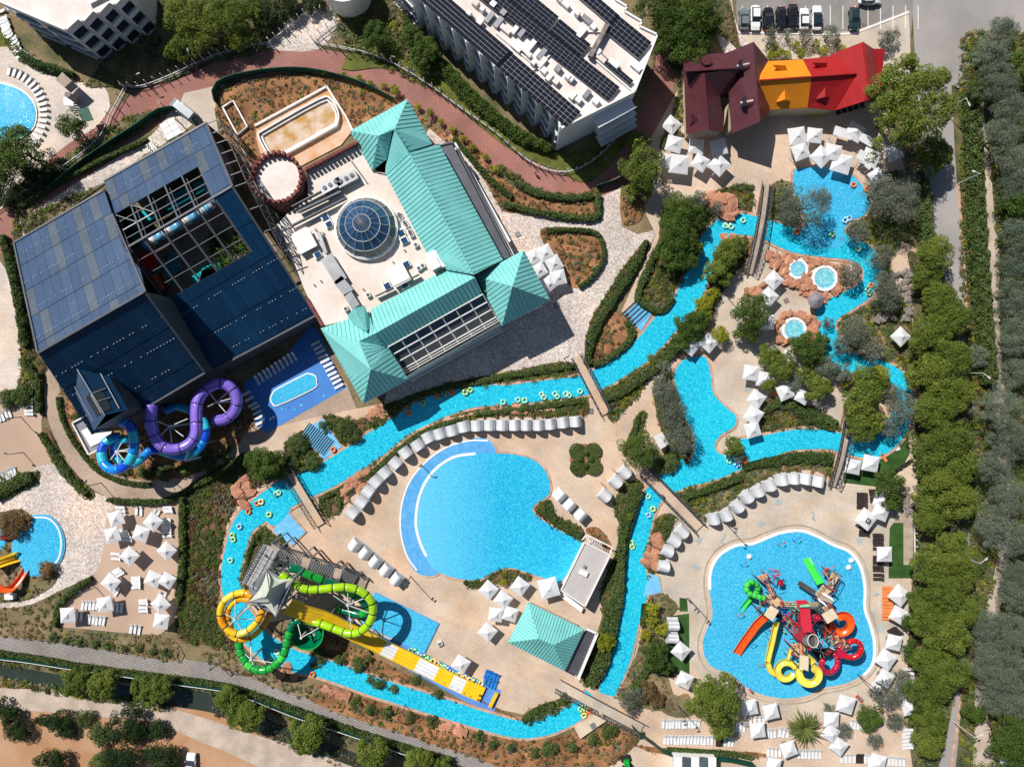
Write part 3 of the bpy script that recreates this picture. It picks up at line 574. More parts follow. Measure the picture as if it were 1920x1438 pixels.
# basin under construction beside the castle tower
def basin():
    e = empty('dry_basin', W(560, 245), 'empty concrete pool basin under construction with brown stained floor beside the castle tower', 'basin')
    P = smooth(F('488 258 500 246 600 190 622 190 636 214 634 236 620 246 530 296 512 300 500 284'), True, 3)
    o = Vector(W(560, 245))
    z = nz('cop'); s = sheet('basin_floor', P, z, mat('stained_floor', (0.66, 0.57, 0.5, 1), var=0.05, scale=0.35, fine=2, rough=0.9, c2=(0.47, 0.26, 0.08, 1)), 0, kind=None)
    s.parent = e; s.location = -o
    for d in (0, 5):
        k = kerb('rim', offset(P, -d), 0.3, 0.9 - d * .08, white, z - 0.1, True, kind=None); k.parent = e; k.location = -o
basin()
kerb('low_wall', F('614 165 650 222 662 246'), 0.35, 0.7, white, label='long pale retaining wall running from the bare soil to the teal pavilion', cat='wall', kind=None)
kerb('low_wall', F('480 238 614 165'), 0.35, 0.7, white, label='pale retaining wall along the upper side of the empty basin', cat='wall', kind=None)
kerb('low_wall', F('420 204 440 192 466 240 448 256 420 204'), 0.3, 0.8, white, label='small rectangular concrete tank wall left of the empty basin', cat='wall', kind=None)
sheet('bare_concrete', F('556 316 500 330 480 260 480 240 614 166 660 246 640 272'), ZC['bed'] + .004, mat('bare_concrete', (0.62, 0.46, 0.36, 1), var=0.08, scale=0.3, fine=2, rough=0.9, c2=(0.58, 0.30, 0.13, 1)), 0)

# painted sea creatures on the deck round the wavy pool
paintb = mat('faded_blue_paint', (0.36, 0.42, 0.43, 1), var=0.08, rough=.8)
def star(x, y, r, n=5, a0=.3):
    c = W(x, y); P = [(c[0] + (r if k % 2 == 0 else r * .38) * .1 * math.cos(a0 + k * math.pi / n), c[1] + (r if k % 2 == 0 else r * .38) * .1 * math.sin(a0 + k * math.pi / n), .122) for k in range(2 * n)]
    mb = MB(); P2 = [(c[0], c[1], .122)] + P; mb.add(P2, [(0, i + 1, (i + 1) % (2 * n) + 1) for i in range(2 * n)]); mb.build('painted_star', paintb, kind='structure')
def squig(pts, w, nm): ribbon(nm, [(x, y, w_) for (x, y), w_ in zip(F(pts), w)], .122, paintb)
star(1427, 982, 10); star(1311, 1013, 9, a0=.7); star(1610, 1013, 10, 6); star(1651, 1177, 11, 5, .1); star(1402, 729, 9, 9)
squig('1360 1000 1358 1008 1352 1014 1356 1020', (2, 4, 4, 2), 'painted_seahorse'); squig('1523 958 1526 966 1524 972 1530 976', (2, 4, 4, 2), 'painted_seahorse'); squig('1641 1142 1638 1150 1640 1156', (2, 4, 3), 'painted_seahorse'); squig('1634 1118 1643 1114 1650 1112', (1, 5, 2), 'painted_fish')
squig('1300 1061 1307 1064 1314 1062', (6, 10, 4), 'painted_shell'); squig('1454 941 1460 942 1466 938', (7, 10, 5), 'painted_shell')
kerb('low_wall', smooth(F('646 942 668 908 700 876 740 840 790 804 850 784 900 773 960 768 1040 768'), False), .5, .45, coping, label='low curved sandstone wall behind the arc of day beds', cat='wall', kind=None)
# ------------------------------------------------------------------ buildings
def thing_at(name, px, py, label, cat, group=None):
    e = empty(name, W(px, py), label, cat, group); e['_o'] = 0; return e, Vector(W(px, py))
def loc(e): return Vector(e.location)
def child(mb, name, m, e, **kw):           # mesh built in world coordinates, hung under its thing
    o = mb.build(name, m, e, **kw); o.location = -loc(e); return o
def Pt(t, z=None): return Vector(W(t[0], t[1], t[2] if z is None else z))
def roof_face(e, pts, m, seam=0.0, sm_=None, name='roof', thick=0.12, pre=None):
    """pts: picture points with heights, the eave is the edge 0-1; seams run up from it"""
    P = [Pt(p) if not isinstance(p, Vector) else p for p in pts]
    A = P[0]; n = Vector((0, 0, 0))
    for i in range(1, len(P) - 1): n += (P[i] - A).cross(P[i + 1] - A)
    n.normalize()
    if n.z < 0: P = [P[1], P[0]] + P[:1:-1]; n = -n
    mb = MB(); mb.slab([tuple(p) for p in P], thick); f = child(mb, name, m, e)
    if seam:
        A = P[0]; u = (P[1] - P[0]).normalized(); v = n.cross(u).normalized()
        q = [((p - A).dot(u), (p - A).dot(v)) for p in P]; u0, u1 = min(a for a, b in q), max(a for a, b in q)
        sb = MB(); k = u0 + seam * 0.5
        while k < u1:
            hit = []
            for i in range(len(q)):
                (a, b), (c, d) = q[i], q[(i + 1) % len(q)]
                if (a > k) != (c > k): t_ = (k - a) / (c - a); hit.append((b + (d - b) * t_, P[i].lerp(P[(i + 1) % len(q)], t_)))
            hit.sort(key=lambda h_: h_[0])
            for j in range(0, len(hit) - 1, 2):
                if hit[j + 1][0] - hit[j][0] > 0.15: sb.bar(hit[j][1] + n * 0.04, hit[j + 1][1] + n * 0.04, 0.06, 0.07)
            k += seam
        if sb.v: o = sb.build('seam', sm_, f, kind='stuff')
    return f
def walls(e, pts, m, z0=0.0, name='wall', inset=0.3):      # vertical walls under a ring of roof points
    P = [Pt(p) for p in pts]; c = sum(P, Vector((0, 0, 0))) / len(P)
    P = [p + (Vector((c.x - p.x, c.y - p.y, 0)).normalized() * inset) for p in P]
    mb = MB(); n = len(P); V = [tuple(p - Vector((0, 0, 0.1))) for p in P] + [(p.x, p.y, z0) for p in P]
    mb.add(V, [((i + 1) % n, i, i + n, (i + 1) % n + n) for i in range(n)]); return child(mb, name, m, e)
def box_on(e, px, py, z, w, d, h, rot, name, m):           # box centred on a picture point
    a = Vector(W(px, py, z)); mb = MB(); mb.box(a.x - w / 2, a.y - d / 2, z, a.x + w / 2, a.y + d / 2, z + h, rot); return child(mb, name, m, e)

# ---- green seamed roofs: the main bath house
e, o = thing_at('bath_house', 760, 450, 'large white bath house with turquoise seamed metal roofs, glass dome and round battlement tower', 'building')
HE, HR = 8.5, 12.5
flat = F3('575 318 8 668 270 8 700 320 8 722 325 8 800 475 8 846 502 8 690 590 8 603 612 8 560 520 8 512 428 8 540 400 8 578 372 8')
mb = MB(); mb.slab([tuple(Pt(p)) for p in flat][::-1], 0.3); child(mb, 'flat_roof', roofb, e); walls(e, flat, white)
for pts in ('656 246 8.5 764 186 8.5 740 243 13 710 255 13', '764 186 8.5 810 270 8.5 768 288 11 740 243 13', '697 320 8.5 656 246 8.5 710 255 13',
            '697 320 8.5 710 255 13 736 242 13 725 298 10', '722 325 8.5 768 288 12.4 740 243 13 725 298 9.5',
            '943 487 8.5 823 270 8.5 768 288 12.6 888 515 12.6', '722 325 8.5 800 475 8.5 838 506 9.5 888 515 12.6 768 288 12.6',
            '695 580 8.5 840 503 8.5 891 520 12.4 702 626 12.4', '727 651 9.5 905 552 9.5 891 520 12.4 702 626 12.4',
            '982 469 8.6 1032 563 8.6 961 537 14', '1032 563 8.6 941 611 8.6 961 537 14', '941 611 8.6 892 518 8.6 961 537 14', '892 518 8.6 982 469 8.6 961 537 14',
            '681 757 8.6 601 616 8.6 673 640 12.5 695 693 14', '766 712 8.6 681 757 8.6 695 693 14', '727 651 9.6 766 712 8.6 695 693 14 673 640 12.5 702 626 12.4',
            '601 616 8.6 692 585 8.6 702 626 12.4 673 640 12.5', '651 593 9.5 664 578 11.5 688 622 12.6 665 610 10', '664 578 11.5 683 573 9.5 695 604 10 688 622 12.6'):
    roof_face(e, F3(pts), teal, 0.75, tealS, thick=0.25)
walls(e, F3('656 246 8.5 764 186 8.5 810 270 8.5 822 270 8.5 943 487 8.5 892 515 8.5 840 500 8.5 722 325 8.5 697 320 8.5'), white, inset=0.8)
walls(e, F3('601 616 8.5 692 585 8.5 840 503 8.5 982 469 8.5 1032 563 8.5 941 611 8.5 766 712 8.5 681 757 8.5'), white, inset=1.2)
# atrium glazing
pl = plane_z((727, 651, 9.5), (905, 552, 9.5), (935, 602, 5.0))
A, B, C_, D = Vector(pl(727, 651)), Vector(pl(905, 552)), Vector(pl(935, 602)), Vector(pl(760, 700))
for i in range(7):
    for j in range(3):
        q = [A.lerp(B, u).lerp(D.lerp(C_, u), v) for u, v in (((i + .03) / 7, (j + .04) / 3.6), ((i + .97) / 7, (j + .04) / 3.6), ((i + .97) / 7, (j + .96) / 3.6), ((i + .03) / 7, (j + .96) / 3.6))]
        mb = MB(); mb.slab([tuple(p) for p in q][::-1], 0.08); child(mb, 'pane', bluegl, e)
for i in range(8):
    u = i / 7; mb = MB(); mb.bar(A.lerp(B, u), D.lerp(C_, u), 0.22, 0.3); child(mb, 'glazing_bar', steel_w, e)
for v in (0.0, 0.278, 0.556, 0.84, 0.92, 1.0):
    mb = MB(); mb.bar(A.lerp(D, v) + Vector((0, 0, .05)), B.lerp(C_, v) + Vector((0, 0, .05)), 0.2, 0.3); child(mb, 'glazing_bar', steel_w, e)
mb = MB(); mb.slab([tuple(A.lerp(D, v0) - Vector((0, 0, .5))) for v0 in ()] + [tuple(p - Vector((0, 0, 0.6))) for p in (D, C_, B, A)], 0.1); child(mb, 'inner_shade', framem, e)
# terrace canopy steps in front of the glazing
for i in range(3):
    a, b = Vector(W(765 + i * 3, 704 + i * 5, 3.5 - i)), Vector(W(936 + i * 3, 610 + i * 5, 3.5 - i)); mb = MB(); mb.bar(a, b, 0.35, 0.4); child(mb, 'step', white, e)
# east parapet walk
for pts in ('848 276 4.5 856 272 4.5 964 478 4.5 956 483 4.5', '868 305 3 874 302 3 958 452 3 950 457 3'):
    mb = MB(); mb.slab([tuple(Pt(p)) for p in F3(pts)][::-1], 0.8); child(mb, 'parapet', white, e)
walls(e, F3('824 272 7 850 266 7 962 484 7 944 486 7'), white, inset=0.1)
mb = MB(); mb.slab([tuple(Pt(p)) for p in F3('824 272 6.6 844 264 6.6 958 484 6.6 944 487 6.6')][::-1], 0.3); child(mb, 'side_roof', steel_d, e)
box_on(e, 851, 280, 5, 1.6, 1.2, 1, .5, 'roof_box', white)
# skylight boxes, plant, ducts on the flat roof
R27 = math.radians(28)
for (x, y, w, d, h, mm, nm) in ((570, 452, 3.2, 3.4, 1.2, roofw, 'plant_room'), (747, 516, 3.0, 3.2, 1.2, roofw, 'plant_room'), (826, 484, 4.0, 3.0, 1.6, roofw, 'plant_room'), (813, 494, 1.6, 1.8, 2.0, white, 'plant_room')):
    box_on(e, x, y, 8, w, d, h, R27, nm, mm); box_on(e, x, y, 8 + h, w + .25, d + .25, .12, R27, 'coping', white)
for x, y in ((610, 408), (617, 421), (596, 478), (752, 437), (758, 451), (762, 496), (759, 535), (726, 536), (544, 314)):
    box_on(e, x, y, 8, 1.4, 1.3, .5, R27, 'skylight', white); s = box_on(e, x, y, 8.5, 1.0, .95, .12, R27, 'skylight_glass', domegl)
for (x0, y0, x1, y1, w, mm) in ((612, 482, 641, 528, 2.2, steel), (634, 524, 655, 550, 1.9, steel), (652, 550, 668, 576, 1.5, steel), (598, 436, 612, 476, .6, steel), (560, 398, 640, 360, .35, steel_d), (545, 425, 650, 372, .25, steel_d), (704, 556, 738, 540, .15, steel_d), (740, 538, 786, 515, .15, steel_d), (548, 388, 660, 330, .2, steel_d)):
    mb = MB(); mb.bar(W(x0, y0, 8.9), W(x1, y1, 8.9), w, .9); child(mb, 'duct', mm, e)
for x, y, w in ((622, 350, 3.5), (652, 338, 3.5)):
    mb = MB(); a = Vector(W(x, y, 8.4)); mb.box(a.x - 1.9, a.y - .9, 8, a.x + 1.9, a.y + .9, 9.4, R27); t = child(mb, 'chiller', steel, e)
    for k in (-1, 0, 1):
        mb = MB(); mb.cyl(a.x + k * 1.1 * math.cos(R27), a.y + k * 1.1 * math.sin(R27), 9.4, 9.55, .38, 10); mb.build('fan', steel_d, t)
for k, (x, y) in enumerate([(748, 402), (751, 408), (758, 417), (762, 423), (768, 434), (771, 440), (779, 459), (690, 553), (648, 579), (785, 503), (792, 498)]):
    a = Vector(W(x, y, 8.6)); mb = MB(); mb.box(a.x - .4, a.y - .4, 8, a.x + .4, a.y + .4, 8.7, R27); t = child(mb, 'condenser', white, e)
    mb = MB(); mb.cyl(a.x, a.y, 8.7, 8.78, .3, 10); mb.build('fan', steel_d, t)
for i in range(22):
    x = 580 + rnd.random() * 180; y = 400 + rnd.random() * 150
    if abs(x - 688) + abs(y - 428) < 90: continue
    a = Vector(W(x, y, 8)); mb = MB(); mb.cyl(a.x, a.y, 8, 8.5, .12, 6); child(mb, 'vent_pipe', steel_d, e)
for k in range(12):
    a = Vector(W(660 + k * 2.6, 304 + k * 3.6, 8)); mb = MB(); mb.cyl(a.x, a.y, 8, 8.3, .1, 6); child(mb, 'vent_pipe', steel_d, e)
# the glass dome, ring by ring
dc = Vector(W(687, 428, 8.6)); mb = MB(); mb.lathe([(5.6, 8.0), (5.6, 8.9), (5.2, 9.1)], 24, (dc.x, dc.y)); child(mb, 'dome_base', white, e)
prof = [(5.25, 9.0), (4.4, 10.4), (3.0, 11.7), (1.5, 12.5), (0.02, 12.9)]
for j in range(4):
    n = 16 if j < 2 else 16
    for k in range(n):
        a0, a1 = 2 * math.pi * (k + .03) / n, 2 * math.pi * (k + .97) / n; (r0, z0), (r1, z1) = prof[j], prof[j + 1]; mb = MB()
        q = [(dc.x + r * math.cos(a), dc.y + r * math.sin(a), z) for r, z, a in ((r0, z0, a0), (r0, z0, a1), (r1, z1, a1), (r1, z1, a0))]; mb.slab(q, 0.06)
        child(mb, 'dome_pane', domeg2 if j == 0 else domegl, e)
for k in range(16):
    a = 2 * math.pi * k / 16; mb = MB(); P = [(dc.x + r * math.cos(a), dc.y + r * math.sin(a), z + .06) for r, z in prof]; mb.tube(P, .07, 4); child(mb, 'dome_rib', steel, e)
for j in range(1, 4):
    mb = MB(); r, z = prof[j]; mb.torus((dc.x, dc.y, z + .05), r, .06, 32, 4); child(mb, 'dome_ring', steel_w, e)
# round battlement tower and battlement wall
tc = Vector(W(522, 336, 8.8)); mb = MB(); mb.lathe([(4.6, 0), (4.4, 8.8), (0.01, 8.8)], 12, (tc.x, tc.y)); child(mb, 'tower', mat('tower_render', (0.50, 0.28, 0.23, 1), rough=.9), e)
mb = MB(); mb.lathe([(3.95, 8.82), (3.95, 8.9), (.01, 8.95)], 12, (tc.x, tc.y)); child(mb, 'tower_roof', roofw, e)
mb = MB(); mb.lathe([(4.0, 8.9), (4.0, 9.5), (4.5, 9.5), (4.5, 8.6)], 12, (tc.x, tc.y)); child(mb, 'tower_parapet', brickred, e)
for k in range(30):
    a = 2 * math.pi * k / 30; mb = MB(); x, y = tc.x + 4.3 * math.cos(a), tc.y + 4.3 * math.sin(a); mb.box(x - .3, y - .24, 9.5, x + .3, y + .24, 10.3, a, ); child(mb, 'merlon', brickred, e)
for k in range(14):
    x, y = 576 + k * 7.2, 319 - k * 3.8; a = Vector(W(x, y, 9)); mb = MB(); mb.box(a.x - .25, a.y - .25, 8.9, a.x + .25, a.y + .25, 9.8, R27); child(mb, 'merlon', brickred, e)
mb = MB(); mb.bar(W(573, 320, 8.4), W(672, 268, 8.4), .5, 1.1); child(mb, 'battlement_wall', brickred, e)
mb = MB(); mb.bar(W(576, 560, 8.1), W(606, 612, 8.1), .5, .9); child(mb, 'battlement_wall', brickred, e)

# ---- the big blue glass water hall
e, o = thing_at('water_hall', 300, 520, 'huge blue-grey panelled indoor water hall with a dark side slope and an open trussed roof', 'building')
GR, GE = 21.5, 11.0; GN = 8.5; GS = 7.5
nwL = plane_z((27, 455, GE), (195, 357, GE), (72, 662, GR)); seL = plane_z((72, 662, GR), (272, 547, GR), (385, 699, GE))
nwR = plane_z((195, 340, GN), (385, 231, GN), (236, 467, 16.8)); seR = plane_z((236, 467, 16.8), (436, 350, 16.8), (400, 692, GS))
ud, vd = Vector((.863, .506, 0)).normalized(), Vector((.506, -.863, 0)).normalized()
def panel_field(poly, pl, du, dv, mt, name='roof_panel'):
    """clip a field of rectangular panels to a picture polygon; each panel is one part"""
    P3 = [Vector(pl(x, y)) for x, y in poly]; c = P3[0]
    q = [((p - c).dot(ud), (p - c).dot(vd)) for p in P3]; grid = {}
    n = (P3[1] - P3[0]).cross(P3[2] - P3[0]).normalized()
    if n.z < 0: n = -n
    def to3(a, b):
        p = c + ud * a + vd * b; z = c.z - (n.x * (p.x - c.x) + n.y * (p.y - c.y)) / n.z; return (p.x, p.y, z)
    def clip(P, ax, lim, keep_less):
        out = []
        for i in range(len(P)):
            A_, B_ = P[i], P[(i + 1) % len(P)]; ia = (A_[ax] <= lim) == keep_less; ib = (B_[ax] <= lim) == keep_less
            if ia: out.append(A_)
            if ia != ib: t = (lim - A_[ax]) / (B_[ax] - A_[ax]); out.append((A_[0] + (B_[0] - A_[0]) * t, A_[1] + (B_[1] - A_[1]) * t))
        return out
    us = [a for a, b in q]; vs = [b for a, b in q]; a = min(us)
    while a < max(us):
        b = min(vs)
        while b < max(vs):
            P = q
            for ax, lim, kl in ((0, a + du * .988, True), (0, a + du * .012, False), (1, b + dv * .99, True), (1, b + dv * .01, False)):
                P = clip(P, ax, lim, kl)
                if len(P) < 3: break
            if len(P) >= 3:
                ar = abs(sum(P[i][0] * P[(i + 1) % len(P)][1] - P[(i + 1) % len(P)][0] * P[i][1] for i in range(len(P)))) / 2
                if ar > 0.15:
                    Q = [to3(*p) for p in P]; nn = sum((Vector(Q[i]).cross(Vector(Q[(i + 1) % len(Q)])) for i in range(len(Q))), Vector((0, 0, 0)))
                    if nn.z < 0: Q = Q[::-1]
                    mb = MB(); mb.slab(Q, .1); o_ = child(mb, name, mt[int(rnd.random() * len(mt))], e)
            b += dv
        a += du
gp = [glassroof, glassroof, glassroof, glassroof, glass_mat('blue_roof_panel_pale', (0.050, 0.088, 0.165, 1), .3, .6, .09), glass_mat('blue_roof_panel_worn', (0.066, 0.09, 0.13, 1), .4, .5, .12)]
gpd = [glass_mat('shaded_roof_panel', (0.006, 0.034, 0.085, 1), .25, .4, .1), glass_mat('shaded_roof_panel_dull', (0.005, 0.028, 0.072, 1), .28, .4, .1)]  # same panels on the slope away from the sun, shade darkened into their colour
panel_field(F('27 455 195 357 212 405 234 468 262 505 274 547 72 662'), nwL, 1.65, 5.2, gp)
panel_field(F('195 340 354 250 372 312 213 403'), nwR, 1.7, 5.0, gp); panel_field(F('354 249 387 231 438 350 401 373 372 311'), nwR, 1.7, 5.0, gp)
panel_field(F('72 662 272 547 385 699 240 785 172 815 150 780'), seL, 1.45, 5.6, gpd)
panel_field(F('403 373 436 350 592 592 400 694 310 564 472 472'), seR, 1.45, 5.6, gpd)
def under(poly, pl, nm='roof_deck', d=.35):
    mb = MB(); q = [Vector(pl(x, y)) - Vector((0, 0, d - .08)) for x, y in poly]; n = (q[1] - q[0]).cross(q[2] - q[0]); q = q if n.z > 0 else q[::-1]; mb.slab([tuple(p) for p in q], .12); child(mb, nm, steel_d if 'nw' in nm else framem, e)
for poly, pl in (('28 456 195 358 212 405 234 468 262 505 273 547 73 661', nwL), ('196 341 354 250 372 312 213 402', nwR), ('354 250 386 232 437 350 401 372 372 312', nwR), ('73 662 271 548 384 698 240 784 172 813 150 779', seL), ('404 374 435 351 590 591 401 692 311 564 472 473', seR)):
    under(F(poly), pl)
# rows of small pale fixings on the panels, and seams down the lit slope
fx = MB()
for pl, a0, a1, b0, b1, rows in ((nwL, (27, 455), (195, 357), (72, 662), (250, 558), (.12, .37, .62, .87)), (nwR, (195, 340), (385, 232), (212, 402), (372, 312), (.4,)), (seL, (72, 662), (272, 547), (172, 815), (385, 699), (.3, .55, .8)), (seR, (250, 480), (436, 352), (400, 690), (592, 592), (.55, .78, .93))):
    for v in rows:
        for k in range(34):
            if rnd.random() < .35: continue
            u = (k + .5) / 34; p = lat(lat(a0, a1, u), lat(b0, b1, u), v); q = lat(lat(a0, a1, u + .01), lat(b0, b1, u + .01), v); 
            if inside(F('212 400 372 310 472 472 310 566 234 468'), np.array([p[0]]), np.array([p[1]]))[0]: continue
            fx.bar(Vector(pl(*p)) + Vector((0, 0, .1)), Vector(pl(*q)) + Vector((0, 0, .1)), .055, .05)
child(fx, 'panel_clips', steel_w, e, kind='stuff')
# rafters, trusses and purlins over the opening
def bar2(a, b, pl, w=.25, nm='rafter', m=steel_d, dz=-.15):
    mb = MB(); mb.bar(Vector(pl(*a)) + Vector((0, 0, dz)), Vector(pl(*b)) + Vector((0, 0, dz)), w); child(mb, nm, m, e)
for t in (0, .2, .4, .6, .8, 1.0):
    bar2(lat((213, 402), (372, 312), t), lat((235, 467), (401, 374), t), nwR, .26); bar2(lat((235, 467), (403, 373), t), lat((310, 564), (472, 472), t), seR, .3)
    for s in (-.02, .02):
        bar2(lat((213, 402), (372, 312), t + s), lat((235, 467), (401, 374), t + s), nwR, .12, 'truss_chord', steel_d, -.9)
        bar2(lat((235, 467), (403, 373), t + s), lat((310, 564), (472, 472), t + s), seR, .12, 'truss_chord', steel_d, -.9)
for v in (.0, .25, .5, .75, 1.0):
    bar2(lat((213, 402), (235, 467), v), lat((372, 312), (401, 374), v), nwR, .12, 'purlin', steel_d); bar2(lat((235, 467), (310, 564), v), lat((403, 373), (472, 472), v), seR, .09, 'purlin', steel_d)
for t in (0, .2): 
    for v in (0, .5): bar2(lat(lat((213, 402), (372, 312), t), lat((235, 467), (401, 374), t), v), lat(lat((213, 402), (372, 312), t + .2), lat((235, 467), (401, 374), t + .2), 1 - v if v else .5), nwR, .14, 'brace', steel)
for a, b, pl in (((72, 662), (272, 547), seL), ((27, 455), (195, 357), nwL), ((195, 340), (387, 231), nwR), ((235, 467), (436, 350), nwR), ((27, 455), (72, 662), nwL), ((387, 231), (437, 350), nwR), ((436, 350), (592, 592), seR), ((592, 592), (400, 694), seR), ((272, 547), (385, 699), seL), ((385, 699), (245, 782), seL), ((310, 564), (400, 694), seR), ((274, 547), (212, 403), nwL)):
    bar2(a, b, pl, .3, 'edge_trim', steel_d, .1)
wl = MB()
def wallq(a, b, pa, pb):
    A_, B_ = Vector(pa(*a)), Vector(pb(*b)); wl.add([A_ - Vector((0, 0, .3)), B_ - Vector((0, 0, .3)), (B_.x, B_.y, 0), (A_.x, A_.y, 0)], [(0, 1, 2, 3)])
for a, b, pa, pb in (((27, 455), (72, 662), nwL, nwL), ((72, 662), (150, 779), seL, seL), ((172, 813), (385, 699), seL, seL), ((27, 455), (195, 357), nwL, nwL), ((195, 340), (387, 231), nwR, nwR), ((400, 694), (592, 592), seR, seR), ((272, 547), (385, 699), seL, seL)): wallq(a, b, pa, pb)
child(wl, 'wall', steel_d, e)
# lattice side wall towards the castle tower
A_, B_, C2 = Vector(nwR(387, 231)), Vector(nwR(437, 350)), Vector(seR(592, 592)); off = Vector((2.2, .8, 0))
def lattice(a, b, za, zb, n):
    for i in range(n):
        p, q = a.lerp(b, i / n), a.lerp(b, (i + 1) / n)
        for k in range(3):
            z0, z1 = k / 3, (k + 1) / 3
            for (r, s, u, v) in ((p, q, z0, z1), (q, p, z0, z1), (p, p, z0, z1), (p, q, z1, z1)):
                mb = MB(); mb.bar((r.x, r.y, r.z * u), (s.x, s.y, s.z * v), .13); child(mb, 'lattice_bar', steel_d, e)
lattice(A_ + off, B_ + off, 0, 0, 5); lattice(B_ + off, (B_ + off).lerp(C2, .55), 0, 0, 6)
for i in range(10):
    p = A_.lerp(B_, i / 6) if i < 6 else B_.lerp(C2, (i - 6) / 6); mb = MB(); mb.bar(p - Vector((0, 0, .3)), p + off - Vector((0, 0, .3)), .14); child(mb, 'lattice_bar', steel_d, e)
# the corner tower
roof_face(e, F3('142 738 17 146 692 19 198 778 19 176 807 17'), glassroof, name='tower_roof'); roof_face(e, F3('205 706 17 240 768 17 198 778 19 146 692 19'), gpd[0], name='tower_roof')  # second slope takes the panels with shade in their colour
walls(e, F3('142 738 17 176 807 17 240 768 17 205 706 17'), steel_d, 0, 'tower_wall', .2)
plt = plane_z((146, 692, 19.05), (198, 778, 19.05), (240, 768, 17.05)); pls = plane_z((146, 692, 19.05), (198, 778, 19.05), (142, 738, 17.05))
mb = MB(); q = [Vector(plt(x, y)) + Vector((0, 0, .12)) for x, y in ((172, 734), (190, 727), (210, 766), (193, 774))]; n_ = (q[1] - q[0]).cross(q[2] - q[0]); mb.slab([tuple(p) for p in (q if n_.z > 0 else q[::-1])], .1); child(mb, 'skylight_glass', framem, e)
mb = MB(); q = [Vector(pls(x, y)) + Vector((0, 0, .12)) for x, y in ((160, 748), (171, 735), (192, 774), (181, 785))]; n_ = (q[1] - q[0]).cross(q[2] - q[0]); mb.slab([tuple(p) for p in (q if n_.z > 0 else q[::-1])], .1); child(mb, 'skylight_glass', framem, e)
for a, b in (((146, 692), (198, 778)), ((172, 740), (192, 775)), ((176, 737), (199, 728)), ((185, 752), (208, 745)), ((142, 725), (176, 790)), ((190, 700), (225, 765))): bar2(a, b, plt if a[0] > 171 or b[0] > 190 else pls, .14, 'edge_trim', steel, .2)
# inside the hall: pools, deck, water tube, planting
fl = MB(); fl.add([tuple(Vector(W(x, y, .14))) for x, y in ((250, 470), (420, 330), (520, 470), (350, 600))], [(0, 3, 2, 1)]); child(fl, 'hall_floor', mat('hall_floor', (0.36, 0.29, 0.23, 1), var=.15, scale=.3, fine=2, rough=.8), e)
hp = mat('hall_pool_water', (0.02, 0.46, 0.50, 1), var=.1, scale=.4, fine=2, rough=.1)
for s in ('236 416 286 384 296 404 250 432', '246 440 262 430 268 450 252 460', '312 372 350 350 362 372 326 398 310 392', '362 344 384 338 388 356 368 366', '380 500 420 492 410 520 370 545', '300 500 326 470 336 500 318 536 296 540 284 520', '356 520 396 498 410 508 370 540'):
    mb = MB(); q = [Vector(W(x, y, .8)) for x, y in F(s)]; mb.prism([tuple(p) for p in q][::-1], .1); child(mb, 'indoor_pool', hp if 'x' else hp, e)
tp = [Vector(W(x, y, 7)) for x, y in smooth(F('268 462 300 443 340 420 380 396 398 382 398 368 390 345'), False, 5)]
for i in range(0, len(tp) - 2, 2):
    mb = MB(); mb.tube(tp[i:i + 3], .85, 10); child(mb, 'white_tube', plasticw if i % 4 else skyb, e, sm=True)
roof_face(e, F3('256 478 8 292 472 8 292 505 8 262 500 8'), redp, name='red_platform_roof')
mb = MB(); mb.tube([Vector(W(x, y, 3)) for x, y in smooth(F('292 512 300 525 308 540'), False, 4)], .9, 8, arc=(math.pi, 2 * math.pi), thick=.12); child(mb, 'orange_slide', orange, e)
for i in range(26):
    x, y = 400 + rnd.random() * 62, 440 + rnd.random() * 60; p = Vector(W(x, y, 1.5)); n_ = 60
    c = np.array([[p.x, p.y, p.z]]) + rng.normal(size=(n_, 3)) * (.8, .8, .6); me = leaf_mesh('leaves', c, np.full(n_, .75), leafA if 'leafA' in globals() else lawn, up=.6, asp=.25); obj('indoor_plant', me, e, -loc(e), kind='stuff')
# flat annex with white roof by the tower
e, o = thing_at('plant_annex', 172, 812, 'small flat annex with white sheet roof tucked below the dark corner tower', 'building')
mb = MB(); mb.slab([tuple(Pt(p)) for p in F3('136 793 3.2 168 776 3.2 205 832 3.2 167 852 3.2')][::-1], .3); child(mb, 'roof', steel, e); walls(e, F3('136 793 3.2 168 776 3.2 205 832 3.2 167 852 3.2'), steel_w)
for pts in ('152 808 3.4 178 794 3.4 196 796 3.4 210 808 3.4 202 822 3.4 170 838 3.4',):
    mb = MB(); mb.slab([tuple(Pt(p)) for p in F3(pts)][::-1], .15); child(mb, 'roof_sheet', white, e)
for a, b in (((136, 793), (167, 852)), ((136, 793), (168, 776)), ((167, 852), (205, 832))):
    mb = MB(); mb.bar(W(*a, 3.5), W(*b, 3.5), .25, .4); child(mb, 'parapet', white, e)
e, o = thing_at('white_canopy', 322, 243, 'square white panelled canopy at the upper corner of the blue water hall', 'canopy')
for i in range(2):
    for j in range(3):
        q = [lat(lat((298, 234), (325, 219), u), lat((314, 264), (342, 249), u), v) for u, v in (((i + .03) / 2, (j + .03) / 3), ((i + .97) / 2, (j + .03) / 3), ((i + .97) / 2, (j + .97) / 3), ((i + .03) / 2, (j + .97) / 3))]
        mb = MB(); mb.slab([W(x, y, 3.5) for x, y in q][::-1], .12); child(mb, 'roof_panel', white, e)
for a in ((300, 236), (324, 221), (315, 262), (340, 249)):
    mb = MB(); p = W(*a, 3.5); mb.cyl(p[0], p[1], 0, 3.4, .1, 6); child(mb, 'post', steel, e)

